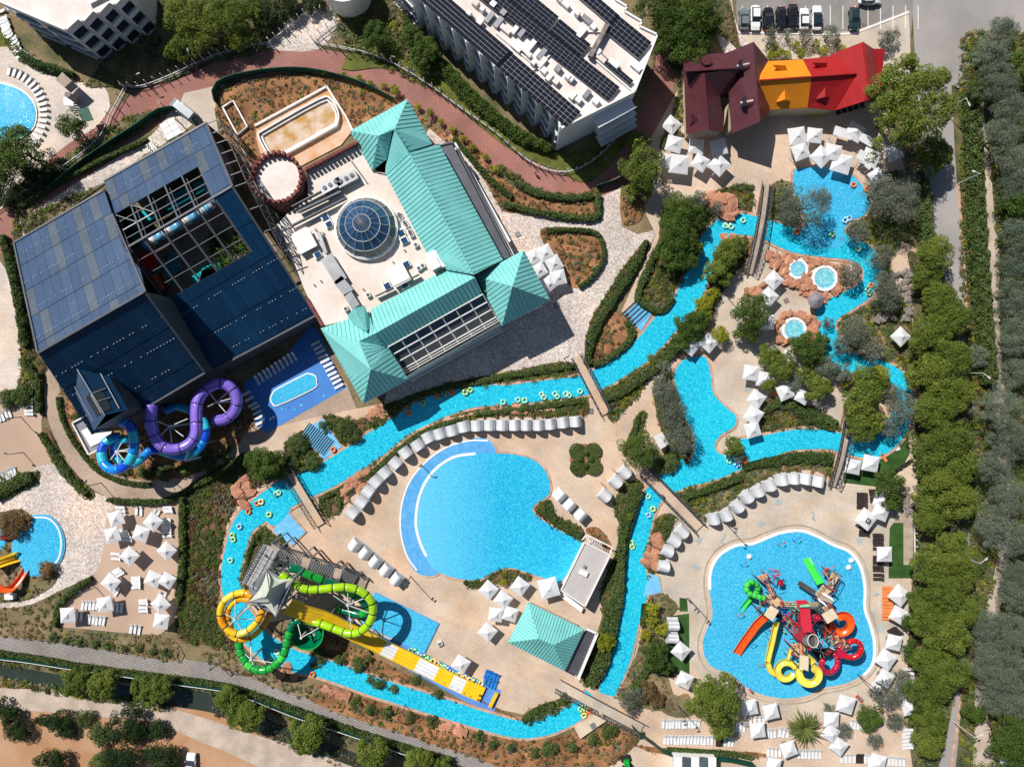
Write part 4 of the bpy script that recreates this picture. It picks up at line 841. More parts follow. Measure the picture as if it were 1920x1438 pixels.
# ---- hotels
def hotel(name, label, roof, z, px, py, faces):
    e, o = thing_at(name, px, py, label, 'building')
    P = [Pt((x, y, z)) for x, y in F(roof)]; A2 = sum(P[i].x * P[(i + 1) % len(P)].y - P[(i + 1) % len(P)].x * P[i].y for i in range(len(P)))
    if A2 < 0: P = P[::-1]
    n = len(P); mb = MB(); mb.slab([tuple(p) for p in P], .4); child(mb, 'roof', roofw, e)
    mb = MB(); mb.add([(p.x, p.y, z - .4) for p in P] + [(p.x, p.y, 0) for p in P], [((i + 1) % n, i, i + n, (i + 1) % n + n) for i in range(n)]); child(mb, 'wall', hotelw, e)
    for i in range(n):
        a, b = P[i], P[(i + 1) % n]; d = b - a; L = d.length; d.normalize(); out = Vector((d.y, -d.x, 0))
        mb = MB(); mb.bar(a + Vector((0, 0, .15)) - out * .15, b + Vector((0, 0, .15)) - out * .15, .3, .5); child(mb, 'parapet', white, e)
        if L > 2 and faces(a, b, out):
            for fl_ in range(4 if z > 11 else 3):
                zt = z - 1.2 - fl_ * (z / (4 if z > 11 else 3)); k = max(1, int(L / 4.2))
                for j in range(k):
                    u0, u1 = (j + .1) / k * L, (j + .9) / k * L; q0, q1 = a + d * u0 + out * .03, a + d * u1 + out * .03
                    mb = MB(); mb.add([(q0.x, q0.y, zt), (q1.x, q1.y, zt), (q1.x, q1.y, zt - 1.9), (q0.x, q0.y, zt - 1.9)], [(0, 3, 2, 1)]); w = child(mb, 'window', windowm, e)
                    mb = MB(); s0, s1 = q0 + out * .5, q1 + out * .5; mb.bar((s0.x - out.x * .3, s0.y - out.y * .3, zt - 2.2), (s1.x - out.x * .3, s1.y - out.y * .3, zt - 2.2), .35, .4); mb.build('balcony', hotelw, w)
    return e, P
tips = [(775, -3), (799, 19), (825, 41), (850, 63), (875, 85), (901, 108), (927, 130), (952, 152), (979, 174), (1006, 196), (1032, 219)]
zig = []
for x, y in reversed(tips): zig += [(x + 12, y - 7), (x, y)][::1]
roofh = '1100 -60 1150 -4 1158 6 1150 12 1182 36 1176 28 1208 50 1202 44 1234 66 1191 174 1049 245 ' + ' '.join(f'{x} {y}' for x, y in zig) + ' 740 -30 700 -60'
roofh = '1120 -60 1155 0 1178 14 1172 22 1206 42 1200 50 1234 66 1191 174 1049 245 ' + ' '.join(f'{a} {b}' for a, b in zig) + ' 740 -40 720 -60'
eh, PH = hotel('hotel_block', 'long white hotel block with sawtooth balconies and rows of dark solar panels on its roof', roofh, 10.8, 980, 110, lambda a, b, o_: o_.x < -.5 and (b - a).length > 2.4)
et, PT = hotel('hotel_block', 'white hotel block in the corner above the terrace pool, bare pink-stained roof', '-60 -60 0 6 60 32 126 60 149 39 158 45 177 24 187 29 207 8 218 13 238 -8 240 -60', 10.4, 70, 20, lambda a, b, o_: o_.y < -.1 and ((b - a).length > 4.5 or o_.x > .5))
def solar_array(quad, nu, nv, z, label, px, py, vis=None):   # each array is a thing standing on the roof; every panel a part
    Q = [Pt((x, y, z)) for x, y in F(quad)]; e, o = thing_at('solar_array', px, py, label, 'solar panels', 'solar panel arrays on the hotel roof'); e.location.z = z - .2
    A_, B_, C2, D2 = Q; me = None
    du = (B_ - A_) / nu; dv = (D2 - A_) / nv; mb = MB(); g = .036
    mb.slab([tuple(p) for p in ((du * g + dv * g), (du * (1 - g) + dv * g), (du * (1 - g) + dv * (1 - g)), (du * g + dv * (1 - g)))][::(1 if du.cross(dv).z > 0 else -1)], .05)
    me = mb.mesh('panel', solar); mb = MB(); lift = Vector((0, 0, 0))
    for i in range(nu):
        for j in range(nv):
            if vis and not vis(i, j): continue
            obj('panel', me, e, A_ + du * i + dv * j - loc(e) + Vector((0, 0, .05)))
    mb.slab([tuple(p) for p in (Q if du.cross(dv).z > 0 else Q[::-1])], .05); fr = child(mb, 'mounting_frame', steel_w, e)
solar_array('955 95 1089 210 1063 238 928 124', 16, 5, 11.4, 'solar array nearest the sawtooth front at its lower end', 1010, 165)
solar_array('782 -20 960 98 940 120 776 -4' if False else '812 -30 963 100 935 126 784 -2', 20, 5, 11.4, 'solar array along the sawtooth front, upper stretch', 870, 50)
solar_array('905 -40 1162 164 1140 188 884 -14', 32, 5, 11.4, 'longest solar array, running down the middle of the roof', 1020, 75)
solar_array('960 -40 1048 32 1024 58 936 -14', 11, 5, 11.4, 'short solar array joined above the longest middle one', 990, 10)
solar_array('1050 36 1108 84 1086 108 1028 60', 8, 4, 11.4, 'small block of panels beside the raised roof channel', 1068, 72)
solar_array('1102 -60 1166 -6 1146 18 1082 -36' if False else '1092 -30 1162 30 1146 48 1076 -12', 9, 3, 11.4, 'solar array by the notched edge, upper stretch', 1120, 8)
solar_array('1158 28 1222 80 1196 110 1132 58', 8, 5, 11.4, 'solar array by the notched edge next to the roof corner', 1178, 68)
solar_array('1132 104 1188 152 1180 160 1124 112', 8, 2, 11.4, 'narrow double row of panels between channel and roof corner', 1156, 132)
solar_array('644 -20 690 -40 700 -26 654 -4' if False else '160 -6 200 -26 206 -14 166 10', 5, 2, 11.0, 'small solar array on the roof of the corner hotel', 183, -5)
ru = [(965, 60), (978, 66), (996, 88), (1016, 104), (968, 92), (984, 98), (992, 108), (1016, 120), (1020, 136), (1030, 147), (1046, 132), (1064, 148), (1070, 150), (1084, 190), (1100, 179), (1117, 193), (1074, 182), (1042, 156), (1000, 122), (892, 10), (905, 22), (918, 36), (935, 45), (948, 58), (925, 12), (944, 28), (900, 45), (880, 30), (1050, 2), (1060, 12), (1082, 30), (1100, 40), (1112, 54), (1120, 100), (1126, 112), (1150, 122), (1192, 128), (1090, 64)]
for i, (x, y) in enumerate(ru):
    w, d, h = rnd.choice([(1.5, .8, .8), (1.0, 1.0, .9), (2.0, .9, .7), (.8, .8, 1.1)]); box_on(eh, x, y, 10.8, w, d, h, -math.radians(40) + rnd.choice([0, math.pi / 2]), 'roof_unit', rnd.choice([white, white, steel, roofw]))

mb = MB(); mb.bar(W(1106, 108, 11.6), W(1138, 48, 11.6), .8, .9); child(mb, 'roof_channel', rockg, eh)
for a, b in (((1116, 112), (1186, 172)), ((930, 62), (1034, 150)), ((1000, 132), (1036, 100)), ((1090, 60), (1130, 60))):
    mb = MB(); mb.bar(W(*a, 11.0), W(*b, 11.0), .25, .3); child(mb, 'roof_pipe', white, eh)
# balconies stepping out at the shaded end of the hotel
for k in range(4):
    z = 8.8 - k * 2.4
    for s in ((1112 + k * 2, 212 + k * 9, 1182 + k * 1, 182 + k * 9),):
        a, b = Vector(W(s[0], s[1] + 8, z)), Vector(W(s[2], s[3], z)); mb = MB(); mb.bar(a + Vector((.4, -1.0 - k * .3, 0)), b + Vector((.4, -1.0 - k * .3, 0)), 2.2, .3); child(mb, 'balcony', hotelw, eh)
        mb = MB(); mb.bar(a + Vector((.9, -2.1 - k * .3, .9)), b + Vector((.9, -2.1 - k * .3, .9)), .08, .08); child(mb, 'railing', steel_w, eh)
e, o = thing_at('round_pavilion', 645, 6, 'rounded white pavilion end at the top edge beside the dark lawn', 'building')
mb = MB(); c = W(642, -40, 6); mb.lathe([(4.2, 0), (4.2, 6), (.01, 6.1)], 20, (c[0], c[1])); child(mb, 'wall', white, e)

# ---- maroon, orange and red tiled restaurant houses
def house(name, label, px, py, fs, wallring, mw):
    e, o = thing_at(name, px, py, label, 'house')
    for pts, m in fs: roof_face(e, F3(pts), m, thick=.2)
    walls(e, F3(wallring), mw, inset=.6); return e
mtan = mat('cream_wall', (0.62, 0.52, 0.38, 1), var=.05, rough=.8)
e1 = house('tiled_house', 'restaurant house with maroon gabled roofs and two half-round dormers', 1350, 160, [
    ('1283 136 4.5 1287 252 4.5 1329 244 8 1320 138 8', maroon), ('1358 248 4.5 1350 178 4.8 1385 129 8 1320 138 8 1329 244 8', maroon),
    ('1361 100 5 1281 105 5 1283 136 7.6 1385 129 8', maroon), ('1361 100 5 1372 251 4.5 1425 229 8.5 1413 79 8.5', maroon),
    ('1443 212 5 1440 112 5 1413 79 8.5 1425 229 8.5', maroon), ('1350 178 4.8 1370 172 4.8 1385 129 8.02 1350 133 8', maroon)],
    '1283 110 4.5 1361 104 4.5 1410 82 4.5 1440 112 4.5 1442 210 4.5 1372 248 4.5 1366 200 4.5 1356 246 4.5 1290 250 4.5', mtan)
e2 = house('tiled_house', 'restaurant house whose roof is half orange and half red, with small dormers', 1530, 150, [
    ('1505 112 5 1428 116 5 1424 151 8 1522 144 8', orangeroof), ('1424 207 4.6 1514 202 4.6 1522 144 8 1424 151 8', orangeroof),
    ('1557 106 5 1505 112 5 1522 144 8 1606 138 8', redroof), ('1514 202 4.6 1567 207 4.6 1606 138 8 1522 144 8', redroof),
    ('1557 103 5 1567 207 4.6 1631 187 9 1618 79 9', redroof), ('1650 168 5.5 1638 92 5.5 1618 79 9 1631 187 9', redroof), ('1650 170 4.8 1660 92 4.8 1638 92 5.6 1634 150 5.6', redroof)],
    '1430 118 4.6 1556 108 4.6 1618 85 4.6 1650 95 4.6 1646 168 4.6 1631 184 4.6 1567 203 4.6 1430 205 4.6', mtan)
def dormer(e, a, b, c, z, m):      # small gabled dormer: two eave points and the ridge point at the back
    A_, B_ = Vector(W(*a, z)), Vector(W(*b, z)); M_ = (A_ + B_) / 2 + Vector((0, 0, .9)); R_ = Vector(W(*c, z + 1.2))
    mb = MB(); mb.add([A_, B_, M_, R_, A_ - Vector((0, 0, 1)), B_ - Vector((0, 0, 1))], [(0, 2, 3), (2, 1, 3), (0, 1, 2), (4, 5, 1, 0), (4, 0, 3), (1, 5, 3)]); child(mb, 'dormer', m, e)
dormer(e2, (1456, 192), (1481, 189), (1471, 164), 5.6, orangeroof); dormer(e2, (1530, 187), (1556, 184), (1547, 158), 5.6, redroof)
dormer(e2, (1470, 119), (1472, 137), (1448, 122), 6.4, orangeroof); dormer(e2, (1546, 114), (1548, 132), (1522, 118), 6.4, redroof)
dormer(e1, (1295, 234), (1320, 222), (1296, 211), 5.6, maroon)
for x, y in ((1395, 124), (1402, 193)):
    c = W(x, y, 7.6); mb = MB(); mb.tube([(c[0] - .9, c[1], 6.6), (c[0] + 1.1, c[1] + .1, 7.4)], .85, 10, arc=(0, math.pi), thick=.08); child(mb, 'dormer', maroon, e1); mb = MB(); mb.box(c[0] - .9, c[1] - .85, 7.3, c[0] - .5, c[1] + .85, 8.2); child(mb, 'dormer_window', windowm, e1)
for x, y, r in ((1325, 114, .9),):
    c = W(x, y, 7.4); mb = MB(); mb.cyl(c[0], c[1], 6.4, 7.6, r, 14); child(mb, 'roof_drum', maroon, e1)
mb = MB(); mb.bar(W(1283, 134, 8.1), W(1385, 128, 8.1), .22, .22); child(mb, 'ridge_tile', maroon, e1)
for a, b, ee in (((1320, 139), (1329, 244), e1), ((1413, 80), (1425, 228), e1), ((1424, 151), (1606, 138), e2), ((1618, 80), (1631, 186), e2)):
    mb = MB(); mb.bar(W(*a, 8.15 if ee is e2 and a[0] < 1500 else (9.1 if ee is e2 else (8.1 if a[0] < 1400 else 8.6))), W(*b, 8.15 if ee is e2 and a[0] < 1500 else (9.1 if ee is e2 else (8.1 if a[0] < 1400 else 8.6))), .2, .16); child(mb, 'ridge_tile', maroon if ee is e1 else redroof, ee)
for k in range(5):
    a = W(1572 + k * 11, 206 - k * 3, 3.4); mb = MB(); mb.box(a[0] - .45, a[1] - .9, 3.3, a[0] + .45, a[1] + .5, 3.4, .2); child(mb, 'awning_pane', windowm, e2)
e, o = thing_at('timber_bench', 1527, 216, 'long yellow slatted bench against the orange roofed house', 'bench')
for k in range(12):
    a = W(1509 + k * 3.2, 215); mb = MB(); mb.box(a[0] - .12, a[1] - .35, .4, a[0] + .12, a[1] + .35, .46); child(mb, 'slat', yellow, e)
a = W(1527, 215); mb = MB(); mb.box(a[0] - 1.8, a[1] - .1, .1, a[0] + 1.8, a[1] + .1, .4); child(mb, 'base', wood, e)

# ---- poolside bar, kiosk
e, o = thing_at('pool_bar', 1100, 1080, 'flat grey roofed bar at the corner of the big wave pool', 'bar')
mb = MB(); mb.slab([tuple(Pt(p)) for p in F3('1096 1016 3.4 1144 1040 3.4 1097 1136 3.4 1052 1106 3.4')], .3)
mb = MB(); P_ = [tuple(Pt(p)) for p in F3('1096 1016 3.4 1144 1040 3.4 1097 1136 3.4 1052 1106 3.4')][::-1]; mb.slab(P_, .3); child(mb, 'roof', mat('grey_roof', (0.50, 0.465, 0.45, 1), var=.05, scale=.4, fine=2.5), e); walls(e, F3('1096 1016 3.4 1144 1040 3.4 1097 1136 3.4 1052 1106 3.4'), white, inset=.6)
for i in range(4):
    a, b = P_[i], P_[(i + 1) % 4]; mb = MB(); mb.bar(Vector(a) + Vector((0, 0, .1)), Vector(b) + Vector((0, 0, .1)), .2, .3); child(mb, 'parapet', white, e)
box_on(e, 1094, 1073, 3.4, 1.5, .9, .5, -.45, 'roof_unit', white); box_on(e, 1096, 1062, 3.4, .5, .5, .4, -.45, 'roof_unit', steel)
for k in range(9):
    a = W(1099 + k * 3.4, 1010 + k * 1.7, 2.9); mb = MB(); mb.bar((a[0], a[1] + .8, 2.9), (a[0] + .3, a[1] - .6, 2.9), .1, .1); child(mb, 'pergola_slat', white, e)
mb = MB(); mb.slab([W(x, y, 2.6) for x, y in ((1100, 1004), (1090, 1014), (1142, 1040), (1148, 1030))], .1); 
mb = MB(); mb.bar(W(1100, 1002, 2.8), W(1148, 1026, 2.8), .2); mb.bar(W(1091, 1012, 2.8), W(1100, 1002, 2.8), .2); mb.bar(W(1148, 1026, 2.8), W(1142, 1042, 2.8), .2); child(mb, 'pergola_frame', white, e)
mb = MB(); q = [W(x, y, 1.1) for x, y in ((1054, 1110), (1094, 1140), (1090, 1148), (1050, 1118))][::-1]; mb.prism(q, 0); child(mb, 'counter', white, e)
e, o = thing_at('kiosk', 1024, 1198, 'snack kiosk under a turquoise hipped metal roof near the splash slides', 'kiosk')
for pts in ('990 1129 3.6 1096 1180 3.6 1038 1209 6.6 1010 1197 6.6', '1096 1180 3.6 1059 1258 3.6 1038 1209 6.6', '1059 1258 3.6 952 1204 3.6 1010 1197 6.6 1038 1209 6.6', '952 1204 3.6 990 1129 3.6 1010 1197 6.6'):
    roof_face(e, F3(pts), teal, .55, tealS)
walls(e, F3('990 1129 3.6 1096 1180 3.6 1059 1258 3.6 952 1204 3.6'), mtan, inset=1.0)
mb = MB(); mb.slab([W(x, y, 2.7) for x, y in ((1099, 1180), (1118, 1188), (1084, 1268), (1064, 1258))][::-1], .15); child(mb, 'annex_roof', steel_d, e)
for k in range(10):
    mb = MB(); mb.bar(W(1098 - k * 3.6, 1182 + k * 7.6, 2.8), W(1116 - k * 3.6, 1190 + k * 7.6, 2.8), .08, .08); child(mb, 'roof_batten', steel_d, e)
mb = MB(); mb.bar(W(1120, 1186, 3), W(1084, 1272, 3), .45, .5); mb.bar(W(1100, 1178, 3), W(1120, 1187, 3), .4, .5); child(mb, 'annex_parapet', white, e)
e, o = thing_at('glass_shed', 1300, 1432, 'long low shed with translucent white roof panels at the bottom edge', 'shed')
for k in range(5):
    mb = MB(); q = [W(x, y, 3) for x, y in ((1264 + k * 16, 1418), (1279 + k * 16, 1420), (1279 + k * 16, 1475), (1264 + k * 16, 1475))][::-1]; mb.slab(q, .1); child(mb, 'roof_panel', domeg2 if k % 2 else white, e)
walls(e, F3('1262 1418 2.9 1346 1422 2.9 1346 1480 2.9 1262 1480 2.9'), white)
e, o = thing_at('service_hatch', 1108, 1352, 'low cream concrete machine room with a grey hatch by the end of the river', 'machine room')
mb = MB(); mb.prism([W(x, y, .9) for x, y in ((1078, 1366), (1126, 1334), (1138, 1350), (1088, 1385))][::-1], 0); child(mb, 'roof', mtan, e)
box_on(e, 1112, 1360, .9, 1.0, 1.0, .12, .5, 'hatch', steel)

e, o = thing_at('sign_board', 284, 274, 'white sign board with big round black letters beside the water hall', 'sign')
P_ = [Vector(W(x, y, .9)) for x, y in ((273, 272), (281, 267), (292, 285), (282, 287))]; mb = MB(); mb.slab([tuple(p) for p in P_][::-1], .12); child(mb, 'board', white, e)
for k, (x, y) in enumerate(((277.4, 272.4), (280.2, 277.6), (284, 284.5))):
    c = W(x, y, .93); mb = MB(); mb.torus((c[0], c[1], .93), .2, .07, 14, 4)
    if k == 2: mb.bar((c[0] - .25, c[1] + .32, .95), (c[0] + .25, c[1] + .25, .95), .1)
    child(mb, 'letter', rubber, e)
mb = MB(); mb.slab([W(x, y, 1.0) for x, y in ((281, 266), (283, 265.5), (296, 281), (293, 283))][::-1], .8); child(mb, 'side_panel', white, e)
# ------------------------------------------------------------------ water slides
def U(ox, oy, s, txt):
    v = [float(a) for a in txt.replace(',', ' ').split()]; return [(ox + v[k] / s, oy + v[k + 1] / s, v[k + 2]) for k in range(0, len(v), 3)]
def path3(pts, n=6): return [Vector(W(*p)) for p in smooth(pts, False, n)]
def tube_slide(e, pts, r, cols, seg=3, name='tube_segment', arc=None, n=12, rings=True, steps=6, lift=0.0):
    P = path3(pts, steps); k = 0; i = 0
    while i < len(P) - 1:
        q = P[i:i + seg + 1]
        mb = MB(); mb.tube([p + Vector((0, 0, lift)) for p in q], r, n, True, arc, .07 if arc else 0)
        t = child(mb, name, cols[k % len(cols)], e, sm=not arc)
        if rings and not arc:
            mb = MB(); d = (q[-1] - q[-2]).normalized() * .05; mb.tube([q[-1] - d, q[-1] + d], r * 1.07, n); mb.build('joint_ring', cols[(k + 1) % len(cols)] if len(cols) > 1 and False else framem, t)
        i += seg; k += 1
def posts(e, spots, name='support_post', m=steel_w, r=.14):
    for x, y, z in spots: p = W(x, y, z); mb = MB(); mb.cyl(p[0], p[1], 0, z, r, 8); child(mb, name, m, e)
def mast(e, x, y, z, targets, m=steel_w):
    p = Vector(W(x, y, z)); mb = MB(); mb.cyl(p.x, p.y, 0, z + .3, .22, 8); t = child(mb, 'mast', m, e)
    for q in targets: mb = MB(); mb.bar(p, Vector(W(*q)), .13, .13); mb.build('strut', m, t)
HALF = (math.pi, 2 * math.pi)
# --- lime, green and amber tubes round the stair tower
e, o = thing_at('slide_tower', 500, 1110, 'tall steel stair tower with tensile canopy above the lime, green and amber water slides', 'slide tower')
G = lambda s: U(400, 990, 5.134, s)
stairs = [('1470 540 .4 1400 515 .6', 0), ('1380 480 1 1235 430 3', 1), ('1235 430 3 1165 410 3', 0), ('1165 405 3 930 335 5.5', 1), ('930 335 5.5 860 310 5.5', 0), ('860 300 5.5 625 235 8', 1), ('625 235 8 545 190 8', 0)]
for s, st in stairs:
    (x0, y0, z0), (x1, y1, z1) = G(s); a, b = Vector(W(x0, y0, z0)), Vector(W(x1, y1, z1)); d = (b - a); L = d.length; dn = Vector((d.x, d.y, 0)).normalized(); sd = Vector((-dn.y, dn.x, 0))
    if st:
        n = int(L / .42)
        for k in range(n):
            p = a + d * ((k + .5) / n); mb = MB(); mb.add([p - sd * 1.25 - dn * .13, p + sd * 1.25 - dn * .13, p + sd * 1.25 + dn * .13, p - sd * 1.25 + dn * .13], [(0, 3, 2, 1)]); child(mb, 'stair_tread', steel, e)
    else: mb = MB(); mb.bar(a, b, 2.6, .15); child(mb, 'landing', woodg if z0 < 9 else steel, e)
    for q in (-1.3, 1.3):
        for dz in (.2, 1.1): mb = MB(); mb.bar(a + sd * q + Vector((0, 0, dz)), b + sd * q + Vector((0, 0, dz)), .09, .12 if dz > 1 else .3); child(mb, 'handrail', steel_d, e)
    for t_ in (0, 1):
        for q in (-1.2, 1.2): p = a.lerp(b, t_) + sd * q; mb = MB(); mb.bar((p.x, p.y, 0), p + Vector((0, 0, 1.1)), .18); child(mb, 'column', steel, e)
# the long inclined walkway and its platform
A_, B_ = Vector(W(*G('560 180 8')[0])), Vector(W(*G('350 560 10.4')[0])); d = B_ - A_; dn = Vector((d.x, d.y, 0)).normalized(); sd = Vector((-dn.y, dn.x, 0))
for k in range(9):
    p, q = A_ + d * (k / 9 + .006), A_ + d * ((k + .97) / 9); mb = MB(); mb.add([p - sd * 1.5, p + sd * 1.5, q + sd * 1.5, q - sd * 1.5], [(0, 3, 2, 1), (0, 1, 2, 3)][:1] if True else []); child(mb, 'walkway_panel', mat('walkway_mesh', (.36, .36, .37, 1), var=.08, rough=.6) if k == 0 else MAT['walkway_mesh'], e)
for q in (-1.5, -.1, 1.5):
    mb = MB(); mb.bar(A_ + sd * q + Vector((0, 0, 1)), B_ + sd * q + Vector((0, 0, 1)), .1); child(mb, 'handrail', steel_d, e)
for k in range(18):
    p = A_ + d * (k / 17); mb = MB(); mb.bar(p - sd * 1.5, p - sd * 1.5 + Vector((0, 0, 1)), .07); mb.bar(p + sd * 1.5, p + sd * 1.5 + Vector((0, 0, 1)), .07); mb.bar(p - sd * 1.5 + Vector((0, 0, .02)), p - sd * .9 + Vector((0, 0, .02)), .12); child(mb, 'railing_post', steel_d, e)
mb = MB(); mb.slab([tuple(Vector(W(*p))) for p in G('345 560 10.3 520 400 10.3 780 470 10.3 700 720 10.3 590 820 10.3 340 720 10.3')][::-1], .25); child(mb, 'platform', steel, e)
for s in ('345 560', '520 400', '780 470', '590 820', '340 720', '700 650', '450 480', '600 430'):
    x, y = [float(v) for v in s.split()]; p = W(400 + x / 5.134, 990 + y / 5.134, 10.2); mb = MB(); mb.bar((p[0], p[1], 0), (p[0], p[1], 10.2), .3); child(mb, 'column', steel, e)
for i in range(4):
    for (a, b) in (('345 560', '520 400'), ('520 400', '780 470'), ('780 470', '590 820'), ('340 720', '345 560')):
        a_, b_ = [float(v) for v in a.split()], [float(v) for v in b.split()]; z0, z1 = i * 2.5, (i + 1) * 2.5
        p, q = W(400 + a_[0] / 5.134, 990 + a_[1] / 5.134, 10.2), W(400 + b_[0] / 5.134, 990 + b_[1] / 5.134, 10.2)
        mb = MB(); mb.bar((p[0], p[1], z0), (q[0], q[1], z1), .12); mb.bar((p[0], p[1], z1), (q[0], q[1], z1), .15); child(mb, 'brace', steel, e)
tens = mat('grey_tensile_fabric', (.50, .53, .45, 1), var=.06, scale=.8, fine=3, rough=.8)
pk = [Vector(W(*p)) for p in G('542 585 15.6 505 662 15.6')]; cn = [Vector(W(*p)) for p in G('516 405 12.6 772 484 12.6 598 850 12.6 338 712 12.6')]
def sail(a, b, tops, sag):    # a fabric face between two corners and one or two peaks, its free edge curved in
    mb = MB(); n = 8; m = 5; V = []; c = (cn[0] + cn[1] + cn[2] + cn[3]) / 4
    for i in range(n + 1):
        u = i / n; lo = a.lerp(b, u) + (c - a.lerp(b, u)) * sag * 4 * u * (1 - u) * .5; tp_ = tops[0].lerp(tops[-1], u)
        for j in range(m + 1): v = j / m; q = lo.lerp(tp_, v); q.z -= .9 * math.sin(math.pi * v); V.append(q)
    mb.add(V, [(i * (m + 1) + j, (i + 1) * (m + 1) + j, (i + 1) * (m + 1) + j + 1, i * (m + 1) + j + 1) for i in range(n) for j in range(m)]); child(mb, 'canopy', tens, e, sm=True)
sail(cn[0], cn[1], [pk[0]], .5); sail(cn[1], cn[2], [pk[0], pk[1]], .45); sail(cn[2], cn[3], [pk[1]], .5); sail(cn[3], cn[0], [pk[1], pk[0]], .45)
for a, b in ((cn[1], cn[2]), (cn[0], pk[0]), (cn[3], pk[1]), (cn[1], Vector(W(*G('870 380 11')[0]))), (cn[0], Vector(W(*G('480 370 11')[0]))), (cn[3], Vector(W(*G('210 870 9')[0])))):
    mb = MB(); mb.bar(a + Vector((0, 0, .1)), b + Vector((0, 0, .1)), .16); child(mb, 'canopy_boom', steel, e)
for p in cn: mb = MB(); mb.bar((p.x, p.y, 10), p, .2); child(mb, 'canopy_post', steel, e)
def slide(name, label, px, py, grp='water slides of the stair tower'):
    return thing_at(name, px, py, label, 'water slide', grp)[0]
e = slide('tube_slide', 'lime green tube slide making a wide hairpin over the splash landing pool', 660, 1130)
tube_slide(e, G('650 445 11 720 500 11 790 545 10.9 880 585 10.7 990 592 10.4 1150 575 10 1290 570 9.6 1420 608 9.2 1512 690 8.8 1536 800 8.4 1495 920 8 1405 1000 7.6 1310 1012 7.3 1200 980 7 1060 928 6.7 950 897 6.4 870 885 6'), .72, [lime], 5)
mast(e, 652, 1134, 8.5, [(690, 1118, 8.6), (697, 1150, 8.3), (652, 1104, 9.6), (625, 1116, 9.5), (660, 1185, 7)]); mast(e, 565, 1195, 6.5, [(558, 1168, 6.5), (606, 1172, 6.5), (585, 1185, 6)]); 
e = slide('tube_slide', 'dark green tube slide hidden beneath the lime one, running from the tower', 590, 1085)
tube_slide(e, G('730 380 10 820 400 9.5 900 440 9 1050 500 8 1160 540 7 1250 590 6 1350 640 5 1440 700 4 1480 780 3 1420 830 2.2 1300 800 1.6 1180 770 1.2'), .75, [dgreen, green], 9)
e = slide('bowl_slide', 'dark green bowl slide with ribbed shell at the end of the lime tube', 575, 1190)
c = Vector(W(*G('900 1010 5.5')[0])); mb = MB(); mb.lathe([(.5, 2.6), (1.6, 2.8), (2.5, 3.6), (3.0, 5.0), (3.05, 5.6), (2.95, 5.6), (2.9, 5.0), (2.4, 3.75), (1.5, 2.95)], 24, (c.x, c.y)); child(mb, 'bowl', dgreen, e, sm=True)
for k in range(12): a = k * math.pi / 6; mb = MB(); mb.tube([(c.x + r_ * math.cos(a), c.y + r_ * math.sin(a), z_) for r_, z_ in ((1.6, 2.86), (2.45, 3.7), (2.96, 5.0), (3.0, 5.65))], .06, 4); child(mb, 'shell_rib', green, e)
mb = MB(); mb.torus((c.x, c.y, 5.6), 3.0, .12, 24, 6); child(mb, 'bowl_rim', green, e); posts(e, [(560, 1200, 4), (590, 1200, 4), (575, 1175, 4)], m=steel)
tube_slide(e, G('860 890 6 800 890 6 760 930 5.8 735 1000 5.5'), .7, [dgreen], 4)
e = slide('tube_slide', 'bright green tube slide curling round above the grey hexagon paving', 490, 1225)
tube_slide(e, G('735 1000 6.6 715 1070 6.5 695 1170 6.4 660 1250 6.2 590 1320 6.1 520 1360 6 430 1365 5.9 350 1325 5.8 290 1250 5.7 255 1170 5.6 248 1090 5.5'), .72, [green, green, green, bgreen, green], 5)
mast(e, 471, 1236, 6, [(449, 1216, 5.6), (478, 1252, 6), (512, 1242, 6), (452, 1245, 5.8), (470, 1200, 4)]); 
e = slide('tube_slide', 'amber and yellow tube slide, the wider outer coil over the lazy river', 440, 1140)
tube_slide(e, G('375 660 9.9 330 630 9.8 270 622 9.6 180 648 9.4 105 705 9.2 68 800 9 82 900 8.8 140 975 8.6 225 1018 8.4 310 1000 8.2 390 940 8 440 870 7.8 482 780 7.6'), .62, [amber, yellow, yellowl, yellow], 8)
mast(e, 441, 1160, 8.6, [(413, 1146, 9), (441, 1122, 9.4), (475, 1160, 8), (455, 1185, 8), (420, 1182, 8.6), (470, 1135, 9)]);
e = slide('tube_slide', 'amber tube slide forming the inner double coil over the lazy river', 460, 1150)
tube_slide(e, G('355 690 9.4 260 682 9 185 725 8.6 140 800 8.3 142 880 8 170 950 7.5 140 990 7.2 170 1030 7 240 1068 6.8 330 1062 6.6 420 1008 6.4 490 920 6.2 542 815 6'), .55, [amber, yellow, amber, yellowl], 8)
